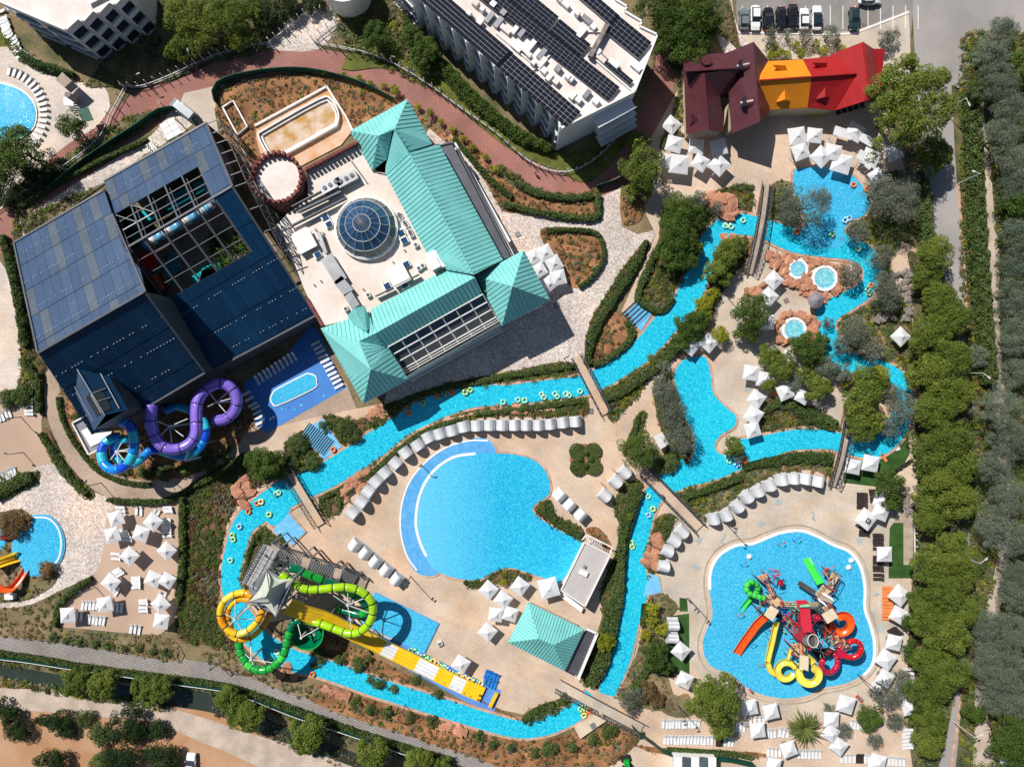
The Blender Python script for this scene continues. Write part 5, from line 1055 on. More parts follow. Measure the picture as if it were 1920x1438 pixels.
# racer slide
e = slide('racer_slide', 'long four lane yellow and white mat racer slide running down to the deck', 740, 1220)
rp = [(540, 1136, 10), (575, 1150, 8), (612, 1162, 6), (650, 1180, 4), (690, 1199, 2.6), (730, 1219, 1.6), (782, 1244, 1.1), (855, 1280, .8), (905, 1302, .6)]
P = path3(rp, 8); L_ = []; nrm = []
for i, p in enumerate(P):
    d = P[min(i + 1, len(P) - 1)] - P[max(i - 1, 0)]; d.z = 0; d.normalize(); nrm.append(Vector((-d.y, d.x, 0)))
cuts = [0, 12, 20, 30, 38, 42, 48, 52, 55, 58, len(P) - 1]; cl = [yellow, yellow, yellow, yellow, plasticw, yellow, plasticw, yellow, plasticw, yellow]
for c_ in range(len(cuts) - 1):
    seg_ = e
    for ln in range(4):
        mb = MB(); V = []; w0 = -1.3 + ln * .65
        for i in range(cuts[c_], cuts[c_ + 1] + 1):
            for k, (u, h) in enumerate(((0, .25), (.07, .0), (.58, .0), (.65, .25))): V.append(P[i] + nrm[i] * (w0 + u) + Vector((0, 0, h)))
        n = cuts[c_ + 1] - cuts[c_]; mb.add(V, [(i * 4 + k, i * 4 + k + 1, (i + 1) * 4 + k + 1, (i + 1) * 4 + k) for i in range(n) for k in range(3)]); child(mb, 'lane', cl[c_], seg_)
mb = MB()
for i in range(len(P) - 1):
    for s_ in (-1.36, 1.36): mb.bar(P[i] + nrm[i] * s_, P[i + 1] + nrm[i + 1] * s_, .12, .5)
child(mb, 'side_wall', yellow, e)
for x, y, z in rp[1:5]:
    for s_ in (-1.3, 1.3): p = Vector(W(x, y, z)) + nrm[4] * s_; mb = MB(); mb.bar((p.x, p.y, 0), p, .2); child(mb, 'support_post', steel, e)
p = Vector(W(926, 1312, .6)); mb = MB(); mb.box(p.x - .4, p.y - 1.5, .1, p.x + .2, p.y + 1.5, .8, -.46); child(mb, 'end_stop', yellow, e); 
for dx, dy in ((-2.6, 1.0), (-2.9, .1)): mb = MB(); mb.box(p.x + dx - .2, p.y + dy - .2, .8, p.x + dx + .2, p.y + dy + .2, .95, -.46); child(mb, 'vent_grate', wood, e)
# --- purple and blue slides of the water hall
Q = lambda s: U(120, 680, 5.333, s)
gr2 = 'water slides outside the water hall'
e = slide('flume_slide', 'broad purple flume slide snaking in an S below the blue water hall', 380, 790, gr2)
PU = Q('880 420 11.5 868 520 11.3 872 620 11 900 720 10.6 960 810 10.2 1060 862 9.9 1170 855 9.6 1265 805 9.3 1322 715 9 1328 600 8.7 1326 470 8.4 1350 360 8.1 1420 270 7.8 1520 215 7.5 1610 215 7.2 1690 270 6.9 1728 370 6.6 1715 460 6.3 1660 535 6 1580 572 5.7 1500 572 5.4')
tube_slide(e, PU, 1.0, [purple], 9, 'flume_segment', n=12)
PP = path3(PU, 6); mb = MB()
for i in range(len(PP) - 1):
    d = (PP[i + 1] - PP[i]).normalized(); s_ = Vector((-d.y, d.x, 0)) * .95
    mb.bar(PP[i] + s_ + Vector((0, 0, .35)), PP[i + 1] + s_ + Vector((0, 0, .35)), .16); mb.bar(PP[i] - s_ * .55 + Vector((0, 0, .86)), PP[i + 1] - s_ * .55 + Vector((0, 0, .86)), .1)
child(mb, 'flume_flange', indigo, e)
mast(e, 318, 799, 8.6, [(296, 790, 10.4), (300, 818, 10.2), (352, 785, 8.9), (344, 818, 9.3), (322, 828, 9.7)]); mast(e, 407, 754, 6, [(390, 762, 8), (392, 736, 7.6), (440, 745, 6.6), (425, 775, 6.2), (432, 730, 6.9)])
mast(e, 348, 863, 7, [(376, 858, 7), (358, 836, 9), (352, 846, 9)])
e = slide('tube_slide', 'coiled tube slide banded in cyan, azure and dark blue beside the corner tower', 225, 840, gr2)
tube_slide(e, Q('560 590 12 630 600 11.8 680 680 11.4 702 790 11 695 900 10.6 645 1000 10.2 560 1062 9.8 470 1066 9.4 400 1005 9 378 900 8.6 412 808 8.2 490 752 7.8 560 742 7.4'), .85, [azure, blue, cyan, azure, cyan, blue, azure, azure, cyan, blue, cyan], 6, rings=False)
mast(e, 219, 846, 8, [(207, 862, 9), (236, 866, 9.6), (228, 830, 8), (250, 840, 10), (245, 846, 9.5), (222, 868, 9.4)])
e = slide('tube_slide', 'lower cyan and blue tube slide passing under the purple flume', 330, 850, gr2)
tube_slide(e, Q('640 760 7.6 530 790 7.2 500 860 7 520 950 6.8 600 1010 6.6 700 1010 6.4 790 945 6.2 860 880 6 960 880 5.8 1080 920 5.6 1210 940 5.4 1330 880 5.2 1400 780 5 1425 670 4.8 1380 560 4.6 1260 480 4.4 1130 440 4.2 1020 480 4'), .75, [cyan, azure, blue, cyan, azure], 6, rings=False)
posts(e, [(262, 830, 6), (300, 850, 5), (348, 860, 5), (386, 830, 5), (390, 800, 4.5)], m=steel)
# --- small slides at the left edge
gr3 = 'small slides at the left edge pools'
e = slide('water_slide', 'short red slide pointing right into the round pool at the left edge', 15, 1006, gr3)
tube_slide(e, [(4, 1007, 1.6), (14, 1006, 1.1), (33, 1003, .5)], .42, [redp], 99, 'flume', HALF, 8)
e = slide('water_slide', 'wide twin-lane yellow slide at the left edge of the round pool', 10, 1052, gr3)
tube_slide(e, [(-20, 1062, 2.6), (6, 1052, 1.8), (36, 1043, .5)], .95, [yellow], 99, 'flume', HALF, 8); tube_slide(e, [(-20, 1056, 2.7), (34, 1036, .7)], .2, [yellow], 99, 'lane_divider')
e = slide('water_slide', 'bent orange red flume slide curving up to the bottom of the round pool', 20, 1100, gr3)
tube_slide(e, [(-8, 1096, 3), (2, 1104, 2.7), (18, 1104, 2.2), (30, 1094, 1.6), (40, 1080, 1.0), (48, 1066, .5)], .62, [orange], 99, 'flume', HALF, 10)
mb = MB(); p = W(18, 1118, .9); mb.box(p[0] - .8, p[1] - .5, 0, p[0] + .8, p[1] + .5, 1.2); child(mb, 'start_block', white, e)
# --- play castle in the wavy splash pool
e, o = thing_at('play_structure', 1490, 1160, 'huge water play structure with tipping bucket, tan platforms and curling slides in the wavy pool', 'play structure')
K = lambda s: U(1360, 1030, 6.846, s); K2 = lambda s: U(1380, 1120, 7.373, s)
def deckp(s, z, m=decktan, nm='platform', t=.2):
    v = [float(a) for a in s.split()]; mb = MB(); q = [Vector(W(1360 + v[i] / 6.846, 1030 + v[i + 1] / 6.846, z)) for i in range(0, len(v), 2)]
    n_ = sum((q[i].cross(q[(i + 1) % len(q)]) for i in range(len(q))), Vector()); q = q if n_.z > 0 else q[::-1]; mb.slab([tuple(p) for p in q], t); f = child(mb, nm, m, e)
    if nm == 'platform':
        for i in range(len(q)):
            a, b = q[i], q[(i + 1) % len(q)]; mb = MB(); mb.bar(a + Vector((0, 0, 1)), b + Vector((0, 0, 1)), .08); mb.bar((a.x, a.y, .2), a + Vector((0, 0, 1.0)), .14); k = max(2, int((b - a).length / .5))
            for j in range(1, k): p = a.lerp(b, j / k); mb.bar(p, p + Vector((0, 0, 1)), .045)
            mb.build('railing', rnd.choice([steel_d, redp, steel]), f)
for s, z in (('520 600 620 560 700 620 725 700 650 745 540 705', 3.4), ('700 665 1200 680 1200 735 710 730', 3.4), ('1150 580 1260 445 1385 520 1320 570 1215 660', 3.4), ('720 870 765 855 890 935 860 985', 3.6), ('590 600 520 450 560 430 612 580', 3.2),
             ('400 350 520 310 560 360 470 410', 3.2), ('1300 460 1380 280 1470 330 1370 510', 3.2), ('960 1190 1030 1190 1020 1370 960 1370', 4.6), ('1440 1160 1530 1150 1590 1240 1500 1280', 4.2), ('1230 750 1330 700 1400 780 1290 840', 4.4), ('860 950 960 980 930 1080 850 1060', 5), ('830 1220 950 1200 950 1370 850 1330', 3.2), ('1340 1130 1450 1100 1470 1180 1370 1230', 4.6)):
    deckp(s, z, decktan if z < 5 else steel)
for s, z in (('590 722 692 782 602 922 500 842', 7), ('1378 760 1452 868 1312 952 1240 842', 7.5), ('960 1355 1070 1372 1066 1560 958 1525', 7.5)):
    deckp(s, z, mat('cream_roof', (.70, .58, .40, 1), var=.04, rough=.6) if 'cream_roof' not in MAT else MAT['cream_roof'], 'roof', .35)
    v = [float(a) for a in s.split()]
    for i in range(0, 8, 2): p = W(1360 + v[i] / 6.846, 1030 + v[i + 1] / 6.846, z); mb = MB(); mb.bar((p[0], p[1], .2), (p[0], p[1], z - .2), .16); child(mb, 'post', steel_d, e)
def facek(s, m, nm='red_panel'):
    q = [Vector(W(*p)) for p in K(s)]; n_ = (q[1] - q[0]).cross(q[2] - q[0]); q = q if n_.z > 0 else q[::-1]; mb = MB(); mb.slab([tuple(p) for p in q], .1); child(mb, nm, m, e)
rr = mat('ridge_red_roof', (.50, .02, .045, 1), var=.05, scale=1, rough=.45)
facek('900 650 5 1048 650 5 1085 760 6.5 950 760 6.5', rr, 'red_roof'); facek('958 760 6.6 1085 760 6.6 1112 990 8.2 970 990 8.2', rr, 'red_roof'); facek('985 992 8.4 1112 992 8.4 1112 1062 8.9 1010 1062 8.9', rr, 'red_roof')
facek('1000 1000 8.5 1010 1215 8 890 1110 5.5', rr, 'red_roof'); facek('1108 990 8.5 1195 1140 7.5 1130 1080 8', rr, 'red_roof'); facek('955 740 6.2 975 1000 8 920 1080 6', crimson, 'red_roof')
facek('960 715 7 1080 700 7 1085 735 7 960 740 7', mint, 'sign_board')
c = Vector(W(*K('1128 1172 9.5')[0])); ax = Vector((.25, .35, 1)).normalized(); base = c - ax * 2.0
mb = MB(); mb.tube([base, base + ax * .1, c - ax * .6, c - ax * .58, c], [.55, .85, .98, 1.05, 1.05], 20, caps=False); mb.tube([base, base + ax * .02], .55, 20); bk = child(mb, 'tipping_bucket', steel, e, sm=False)
mb = MB(); tt = [c + Vector((math.cos(k * math.pi / 12), math.sin(k * math.pi / 12), -ax.x * math.cos(k * math.pi / 12) - ax.y * math.sin(k * math.pi / 12))) * 1.03 for k in range(25)]; mb.tube(tt, .1, 6); mb.build('bucket_rim', mtan, bk)
mb = MB(); dd = base + ax * 1.1; mb.tube([dd, dd + ax * .03], .9, 16); mb.build('bucket_water', MAT['dark_steel'], bk)
for s in ('1040 1100', '1215 1200', '1100 1290', '960 1000', '1120 980'):
    x, y = [float(a) for a in s.split()]; p = W(1360 + x / 6.846, 1030 + y / 6.846, 8.5); mb = MB(); mb.bar((p[0], p[1], .2), (p[0], p[1], 8.4), .25); child(mb, 'post', redp, e)
tube_slide(e, K('505 625 3.9 440 612 3.8 375 590 3.6 305 560 3.4 268 495 3.1 300 430 2.8 370 425 2.5 415 480 2.2 400 550 1.9 350 605 1.7'), .52, [bgreen], 5)
tube_slide(e, K('350 600 1.6 290 670 1.1 235 740 .7 190 810 .4'), .48, [bgreen], 99, 'open_flume', HALF, 8)
def wide(s, w, m, nm='wide_slide', lanes=2):
    P = path3(K(s), 6); n = len(P); V = []
    for i, p in enumerate(P):
        d = P[min(i + 1, n - 1)] - P[max(i - 1, 0)]; d.z = 0; d.normalize(); q = Vector((-d.y, d.x, 0)); prof_ = [(-w, .45), (-w + .08, .45), (-w + .1, 0)]
        for L in range(1, lanes): x = -w + 2 * w * L / lanes; prof_ += [(x - .06, 0), (x, .14), (x + .06, 0)]
        prof_ += [(w - .1, 0), (w - .08, .45), (w, .45)]
        V += [p + q * a + Vector((0, 0, h)) for a, h in prof_]
    m_ = len(prof_); mb = MB(); mb.add(V, [(i * m_ + k, i * m_ + k + 1, (i + 1) * m_ + k + 1, (i + 1) * m_ + k) for i in range(n - 1) for k in range(m_ - 1)]); child(mb, nm, m, e)
    for i in range(2, n - 3, 5): p = P[i]; mb = MB(); mb.bar((p.x, p.y, .2), p, .12); child(mb, 'post', steel, e)
wide('1215 440 3.6 1150 330 2.4 1090 220 1.2 1035 115 .35', .72, bgreen); wide('505 850 3.6 400 950 2.6 310 1070 1.8 230 1180 1.1 135 1330 .35', .75, orange)
wide('648 925 4 615 1060 3.4 590 1180 3 560 1300 2.6 530 1440 2.3', .5, yellowl, lanes=1)
tube_slide(e, K2('480 620 2.6 455 800 2.3 448 920 2.0 480 1010 1.8 560 1062 1.6 640 1060 1.4'), .52, [yellowl], 99, 'open_flume', HALF, 8)
def helix(cx, cy, R, z0, z1, a0, a1, r, m, arc=HALF, n=26):
    c_ = K2(f'{cx} {cy} 1')[0]; P = []; seg_ = []
    for i in range(n + 1):
        t = i / n; a = a0 + (a1 - a0) * t; z = z0 + (z1 - z0) * t; b = Vector(W(c_[0], c_[1], (z0 + z1) / 2)); P.append(b + Vector((R * math.cos(a), R * math.sin(a), z - b.z)))
    if arc: mb = MB(); mb.tube(P, r, 8, True, arc, .06); child(mb, 'spiral_flume', m, e)
    else:
        for i in range(0, n, 4): mb = MB(); mb.tube(P[i:i + 5], r, 10); child(mb, 'spiral_tube', m, e, sm=True)
helix(700, 1010, 1.65, 3.6, 2.4, .3, .3 + 1.75 * math.pi, .62, yellowl); helix(1005, 1065, 1.6, 5.4, 3.6, 1.2, 1.2 - 1.9 * math.pi, .72, yellowl)
helix(1440, 360, 1.75, 5.0, 2.6, 2.0, 2.0 - 1.9 * math.pi, .78, orange); helix(1590, 705, 1.7, 5.5, 3.4, 2.2, 2.2 - 1.9 * math.pi, .5, redp, None); helix(1290, 890, 1.9, 5.2, 2.4, 2.6, 2.6 + 1.4 * math.pi, .5, crimson, None)
tube_slide(e, K2('980 820 5.6 1040 870 5.5 1090 930 5.4'), .6, [yellowl], 99, 'open_flume', HALF, 8); tube_slide(e, K2('750 730 4.4 730 800 4 715 870 3.8'), .3, [yellowl], 99, 'open_flume', HALF, 8)
for (x, y, r_, z, m) in ((715, 430, .62, 2.6, crimson), (1300, 310, .62, 2.4, wood), (1305, 255, .35, 3.0, redp)):
    p = W(*K(f'{x} {y} {z}')[0]); mb = MB(); mb.lathe([(r_, z - .25), (r_ * .8, z), (.01, z + .15)], 12, (p[0], p[1])); t = child(mb, 'spray_mushroom', m, e); mb = MB(); mb.cyl(p[0], p[1], .2, z - .1, .08, 6); mb.build('stem', steel, t)
for i in range(7):
    for sgn in (0, 1):
        x0, y0 = (1265 + i * 20, 575 + i * 11) if sgn == 0 else (1210 + i * 18, 650 + i * 13); p = W(*K(f'{x0} {y0} 5')[0]); mb = MB(); mb.bar((p[0] - .18, p[1] + .28, 4.6), (p[0] + .1, p[1] - .3, 4.9), .14); child(mb, 'tunnel_rib', white, e)
deckp('1240 590 1380 660 1370 700 1220 640', 4.7, woodg, 'tunnel_roof')
deckp('960 400 1170 530 1120 580 925 450', 2.2, steel_d, 'net_ramp')
for i in range(95):                # pipes, nets and struts among the platforms
    cx, cy = rnd.choice([(1180, 850), (1250, 1000), (1150, 900), (1500, 1200), (1300, 1150), (900, 1150), (880, 780), (800, 900), (1400, 1250), (1350, 1100), (500, 700), (620, 350), (1350, 400), (1200, 1300), (1000, 1300)])
    a = K(f'{cx + rnd.uniform(-90, 90)} {cy + rnd.uniform(-90, 90)} {rnd.uniform(2.5, 6)}')[0]; b = K(f'{cx + rnd.uniform(-110, 110)} {cy + rnd.uniform(-110, 110)} {rnd.uniform(2.5, 6)}')[0]
    mb = MB(); mb.bar(W(*a), W(*b), rnd.choice([.08, .1, .14])); child(mb, 'pipe', rnd.choice([redp, redp, crimson, steel, steel_d, steel_w, mint, steel_d]), e)
for s, z, m in (('850 750 960 700 980 900 900 900', 2.6, steel_d), ('1100 740 1200 740 1260 860 1130 900', 2.4, rubber), ('1200 900 1330 960 1340 1080 1200 1100', 2.6, rubber), ('1100 1300 1350 1250 1450 1330 1200 1420', 2.4, rubber), ('700 760 850 740 850 850 760 850', 1.6, azure), ('1120 840 1230 820 1240 900 1140 930', 4.6, crimson), ('1440 1280 1560 1290 1540 1400 1430 1390', 4.5, crimson), ('660 800 760 860 730 900 640 870', 3.0, rubber)): deckp(s, z, m, 'net_floor', .08)
sp = [(1385, 1055, 1), (1404, 1043, 0), (1400, 1180, 1), (1378, 1150, 1), (1430, 1180, 1), (1595, 1050, 2), (1402, 1205, 1), (1418, 1242, 1), (1548, 1062, 1), (1456, 1018, 1), (1484, 1010, 1), (1590, 1063, 2), (1366, 1205, 1), (1423, 1168, 0)]
srt = sorted([q for q in sp[:12]], key=lambda q: (q[2], q[0])); cnt = {}
for i, (x, y, k) in enumerate(srt):
    cnt[k] = cnt.get(k, -1) + 1; e2_ = empty('water_sprayer', W(x, y), (ORD[cnt[k]] + ' from the left, ' ) + ['low white frothing spray jet in the wavy splash pool', 'thin curved spray pipe standing in the wavy splash pool', 'white plume fountain by the right rim of the wavy splash pool'][k], 'fountain', 'spray toys in the wavy splash pool' if k == 1 else None)
    mb = MB()
    if k == 1: mb.tube([(0, 0, .1), (0, 0, 1.6), (.3, .3, 2.0), (.8, .5, 1.8)], .06, 6); mb.build('pipe', redp if i % 2 else azure, e2_); mb = MB(); mb.lathe([(.01, 1.9), (.16, 1.8), (.05, 1.65)], 8, (.8, .5)); mb.build('nozzle', crimson, e2_)
    else: mb.lathe([(.55, .32), (.4, .6), (.15, .8), (.01, .85)], 10); mb.build('spray', plasticw, e2_, sm=True); mb = MB(); mb.cyl(0, 0, .2, .5, .1, 6); mb.build('nozzle', steel, e2_)
# ------------------------------------------------------------------ umbrellas, cabanas, loungers, rings, cars and the rest
def umb_model(s, name='parasol', wave=False):
    h = s / 2; mb = MB(); z0, z1 = 2.35, 3.0; V = []; n = 4
    # canopy: four sagging panels between eight points, a small valance
    top = (0, 0, z1); cor = [(-h, -h), (h, -h), (h, h), (-h, h)]
    for k in range(4):
        a, b = cor[k], cor[(k + 1) % 4]; m_ = ((a[0] + b[0]) / 2 * .975, (a[1] + b[1]) / 2 * .975); q = [top, (*a, z0), (*m_, z0 - .015), (*b, z0)]
        mid = [((p[0]) * .5, p[1] * .5, (z0 + z1) / 2 - (.05 if i != 1 else 0.02)) for i, p in enumerate(q[1:])]
        mb.add([top, *mid, *q[1:]], [(0, 1, 2), (0, 2, 3), (1, 4, 5, 2), (2, 5, 6, 3)]); mb.add([q[1], q[2], q[3], (q[3][0], q[3][1], z0 - .18), (q[2][0], q[2][1], z0 - .2), (q[1][0], q[1][1], z0 - .18)], [(0, 5, 4, 1), (1, 4, 3, 2)])
    can = mb.mesh('canopy', canvas); mb = MB(); mb.add([(0, 0, z1 + .12), (-.32, -.32, z1 - .02), (.32, -.32, z1 - .02), (.32, .32, z1 - .02), (-.32, .32, z1 - .02)], [(0, 1, 2), (0, 2, 3), (0, 3, 4), (0, 4, 1)]); cap = mb.mesh('vent_cap', canvas)
    mb = MB(); mb.cyl(0, 0, .1, z1, .045, 8); pole = mb.mesh('pole', steel_w); mb = MB(); mb.box(-.4, -.4, .1, .4, .4, .2); base = mb.mesh('base', rockg)
    mb = MB()
    for a, b in cor: mb.bar((0, 0, z1 - .06), (a * .98, b * .98, z0 + .0), .035)
    ribs = mb.mesh('ribs', steel_w)
    return (name, None, [('canopy', can, [('vent_cap', cap, [])]), ('pole', pole, []), ('base', base, []), ('rib_frame', ribs, [])])
UM = {}
def umbrellas(s, where, group, what='white square parasol'):
    v = [float(a) for a in s.split()]; L_ = [(v[i], v[i + 1], v[i + 2], v[i + 3]) for i in range(0, len(v), 4)]
    def f(i, lab, g, c):
        x, y, sd, r = L_[i]; k = round(sd / 2) * 2
        if k not in UM: UM[k] = umb_model(k * .1 * .985)
        p = W(x, y, 2.7); spawn(UM[k], (p[0], p[1], rnd.uniform(-.12, .12)), -math.radians(r) + rnd.uniform(-.03, .03), 1, lab, c, g)
    batch(len(L_), L_, f, what, where, group, 'parasol')
umbrellas('215 973 27 -18 208 1004 27 -15 285 979 28 40 263 1001 28 18 241 1043 28 44 311 1033 29 42 205 1093 28 38 285 1087 28 25 312 1089 26 32 195 1134 28 -8 125 1154 28 -3 299 1134 28 48 300 1166 28 10', 'on the pink terrace left of the planted slope', 'parasols on the pink terrace')
umbrellas('1022 474 28 -27 1000 481 26 -27 1039 494 28 -30 1011 506 26 -32 1047 520 28 -14 1029 532 26 -40', 'clustered beside the corner turquoise pavilion roof', 'parasols beside the bath house')
umbrellas('1260 233 29 42 1265 269 30 14 1307 273 28 6 1349 275 30 -15 1247 300 26 10 1274 307 37 8 1314 304 29 32 1349 309 33 44', 'below the maroon roofed house', 'parasols below the maroon roof')
umbrellas('1496 254 32 -8 1529 253 27 8 1605 246 32 28 1503 283 30 -20 1541 293 32 45 1563 285 30 12 1580 305 37 15 1635 295 33 25 1678 285 30 -20 1645 330 26 -35', 'between the orange roofed house and the lagoon pool', 'parasols above the lagoon pool')
umbrellas('1452 525 29 45 1443 556 29 42 1438 604 27 0 1330 643 28 40 1296 649 28 38', 'between the river and the whirlpools', 'parasols near the whirlpools')
umbrellas('1691 631 27 45', 'standing alone on the path right of the river bend', None, 'white square parasol')
umbrellas('1479 673 26 34 1409 699 28 8 1434 710 27 4 1420 748 28 36 1414 779 30 32 1412 806 28 -18 1474 735 28 -22 1506 744 25 30', 'on the deck right of the narrow river pool', 'parasols right of the narrow pool')
umbrellas('1602 875 29 12 1634 869 30 12', 'on the green turf by the right-hand bridge', 'parasols on the turf')
umbrellas('1655 937 28 15 1653 960 30 20 1626 974 31 36 1661 1040 27 0', 'over dark loungers right of the wavy pool', 'parasols over the dark loungers')
umbrellas('1278 1222 28 38 1285 1277 27 26', 'beside the long turf strip left of the wavy pool', 'parasols by the turf strip')
umbrellas('975 1100 28 35 1029 1103 35 -14 916 1107 28 38 943 1125 28 38 929 1153 26 6 957 1152 26 16 914 1186 28 40', 'between wave pool and turquoise kiosk', 'parasols by the kiosk')
umbrellas('864 1246 27 32', 'alone beside the row of rings along the racer slide', None)
umbrellas('1689 1117 31 40 1687 1154 27 30 1679 1206 28 12 1664 1238 32 36 1662 1273 28 30 1707 1327 27 -15', 'down the right side of the wavy pool', 'parasols right of the wavy pool')
umbrellas('1407 1328 28 -12 1447 1336 27 -14 1422 1371 28 -6 1588 1322 32 16 1560 1350 28 3 1559 1376 28 32 1575 1401 28 36 1480 1406 27 -22 1648 1431 30 16 1452 1436 26 10', 'on the lounger deck below the wavy pool', 'parasols below the wavy pool')
# white sheet roofs over day beds
for i, (x, y, w, d, r, lab) in enumerate([(1570, 258, 3.5, 1.7, -18, 'white rectangular awning between parasols above the lagoon pool'), (1487, 290, 1.5, 1.9, -4, 'small white awning left of the parasols above the lagoon pool'), (1603, 299, 1.3, 1.8, -30, 'small white awning right of the big parasol by the lagoon rim'), (1620, 314, 1.2, 2.2, -40, 'narrow white awning below the parasol by the large round tree'), (1235, 824, 1.9, 2.6, 32, 'white awning half hidden behind the dense round tree'), (1612, 270, 3.2, 1.6, -30, 'grey shaded awning under the parasols near the big tree'), (1258, 1262, 2, 1.4, 0, 'black mat square on the turf strip left of the wavy pool')]):
    e = empty('awning' if i < 6 else 'mat', W(x, y, 0), lab, 'awning' if i < 6 else 'mat', None, math.radians(r)); mb = MB(); z = 2.4 if i < 6 else .15; mb.box(-w / 2, -d / 2, z - .08, w / 2, d / 2, z); mb.build('sheet', canvas if i < 6 else rubber, e)
    if i < 6:
        for a in (-1, 1):
            for b in (-1, 1): mb = MB(); mb.cyl(a * w * .46, b * d * .46, .1, 2.35, .05, 6); mb.build('post', steel_w, e)
# clamshell cabanas: an arched canopy, grey strips painting the shade of its pleats, over a day bed, open to -y
def cab_model(pleat):
    w, d = 1.16, 1.05; mb = MB(); n = 12; V = []; M = []
    prof = [(w * math.cos(math.pi * k / n), .75 + 1.75 * (1 - abs(math.cos(math.pi * k / n)) ** 3.0) + (.1 if k == n // 2 else 0)) for k in range(n + 1)]
    for j in range(7):
        y = d - j * (2 * d * .93) / 6; V += [(x * (1 - .03 * (j == 6)), y, z - .06 * math.sin(j / 6 * math.pi) * (z > 1)) for x, z in prof]
    fs = [(j * (n + 1) + k, j * (n + 1) + k + 1, (j + 1) * (n + 1) + k + 1, (j + 1) * (n + 1) + k) for j in range(6) for k in range(n)]
    mb.add(V, fs); 
    for i in range(len(mb.m)): 
        mb.m[i] = 1 if (pleat and (i % n) in (2, 4) ) else 0
    can = mb.mesh('canopy', [canvas, canvas_s]); mb = MB(); mb.add([(x, d, z) for x, z in prof], [tuple(range(n + 1))]); back = mb.mesh('back_panel', canvas)
    mb = MB(); mb.box(-1.1, -1.05, .3, 1.1, 1.0, .52); bed_ = mb.mesh('mattress', canvas); mb = MB(); mb.box(-1.15, -1.1, .12, 1.15, 1.05, .3); fr = mb.mesh('base', plasticw); mb = MB(); mb.bar((1.3, 1.0, .5), (1.3, 2.1, .5), .1, .7); dv = mb.mesh('divider', wood)
    return ('cabana', None, [('canopy', can, [('back_panel', back, [])]), ('mattress', bed_, []), ('base', fr, [])] + ([('divider', dv, [])] if pleat < 2 else []))
CM = [cab_model(0), cab_model(1), cab_model(2)]
def cabanas(s, where, group, face, pleat=0):   # face: picture direction the open side looks; None = away from the row, towards face point
    v = [float(a) for a in s.split()]; L_ = [(v[i], v[i + 1]) for i in range(0, len(v), 2)]; n = len(L_)
    def f(i, lab, g, c):
        a, b = L_[max(i - 1, 0)], L_[min(i + 1, n - 1)]; tx, ty = b[0] - a[0], b[1] - a[1]; nx, ny = -ty, tx
        if nx * (face[0] - L_[i][0]) + ny * (face[1] - L_[i][1]) < 0: nx, ny = -nx, -ny
        ang = math.atan2(-ny, nx) + math.pi / 2; p = W(*L_[i], 1.6); spawn(CM[pleat], (p[0], p[1], 0), ang + rnd.uniform(-.04, .04), 1, lab, c, g)
    batch(n, L_, f, 'white arched day bed', where, group, 'cabana')
cabanas('659 964 676 944 689 924 703 905 720 888 740 870 759 850 782 836 802 821 824 814 847 808 869 801 894 799 918 798 941 798', 'in the curved row around the wave pool', 'curved row of canopy day beds', (850, 960))
cabanas('965 798 987 798 1010 798 1032 796 1056 793 1080 791', 'in the straight pleated run below the river bank', 'striped day beds below the river', (1000, 950), 1)
cabanas('665 1023 684 1038 703 1054 723 1070 743 1087', 'in the diagonal row beside the stair tower', 'diagonal row by the stair tower', (620, 1150), 2)
cabanas('1173 886 1156 904 1135 930', 'by the dense hedge near the dark footbridge', 'day beds by the dense hedge', (1250, 1000))
cabanas('1050 930 1068 948 1089 967', 'in the row right of the wave pool', 'short striped row right of the wave pool', (1000, 1050), 2)
cabanas('1340 973 1363 966 1384 950 1402 932 1422 921 1445 910 1468 900 1490 898 1512 899 1536 904', 'in the arc above the wavy pool', 'arc of day beds above the wavy pool', (1440, 1200))
cabanas('1280 998 1265 1015 1252 1034 1245 1063', 'beside the red rocks left of the wavy pool', 'day beds by the red rocks', (1400, 1120))
cabanas('1263 1173 1262 1197', 'on the turf strip left of the wavy pool', 'day beds on the turf strip', (1400, 1190), 2)
# sun loungers
def lounger_model(m, name='sun_lounger'):
    mb = MB(); mb.box(-.25, -.95, .28, .25, .3, .36); seat = mb.mesh('seat', m); mb = MB(); mb.add([(-.25, .3, .32), (.25, .3, .32), (.25, .92, .68), (-.25, .92, .68), (-.25, .3, .26), (.25, .3, .26), (.25, .95, .62), (-.25, .95, .62)], [(0, 1, 2, 3), (7, 6, 5, 4), (0, 4, 5, 1), (2, 6, 7, 3), (1, 5, 6, 2), (3, 7, 4, 0)]); back = mb.mesh('backrest', m)
    mb = MB()
    for a in (-.22, .22):
        for b in (-.8, .5): mb.box(a - .03, b - .03, .1, a + .03, b + .03, .28)
    mb.bar((-.23, -.9, .27), (-.23, .8, .27), .05); mb.bar((.23, -.9, .27), (.23, .8, .27), .05)
    fr = mb.mesh('frame', m)
    return (name, None, [('seat', seat, []), ('backrest', back, []), ('frame', fr, [])])
LM = {'w': lounger_model(plasticw), 'd': lounger_model(cushion), 'o': lounger_model(orangep), 'b': lounger_model(bluep), 'c': lounger_model(mat('cream_cushion', (.55, .50, .42, 1), var=.05, rough=.8))}
LN = {'w': 'white sun lounger', 'd': 'dark brown sun lounger', 'o': 'orange sun lounger', 'b': 'blue sun lounger', 'c': 'cream sun lounger'}
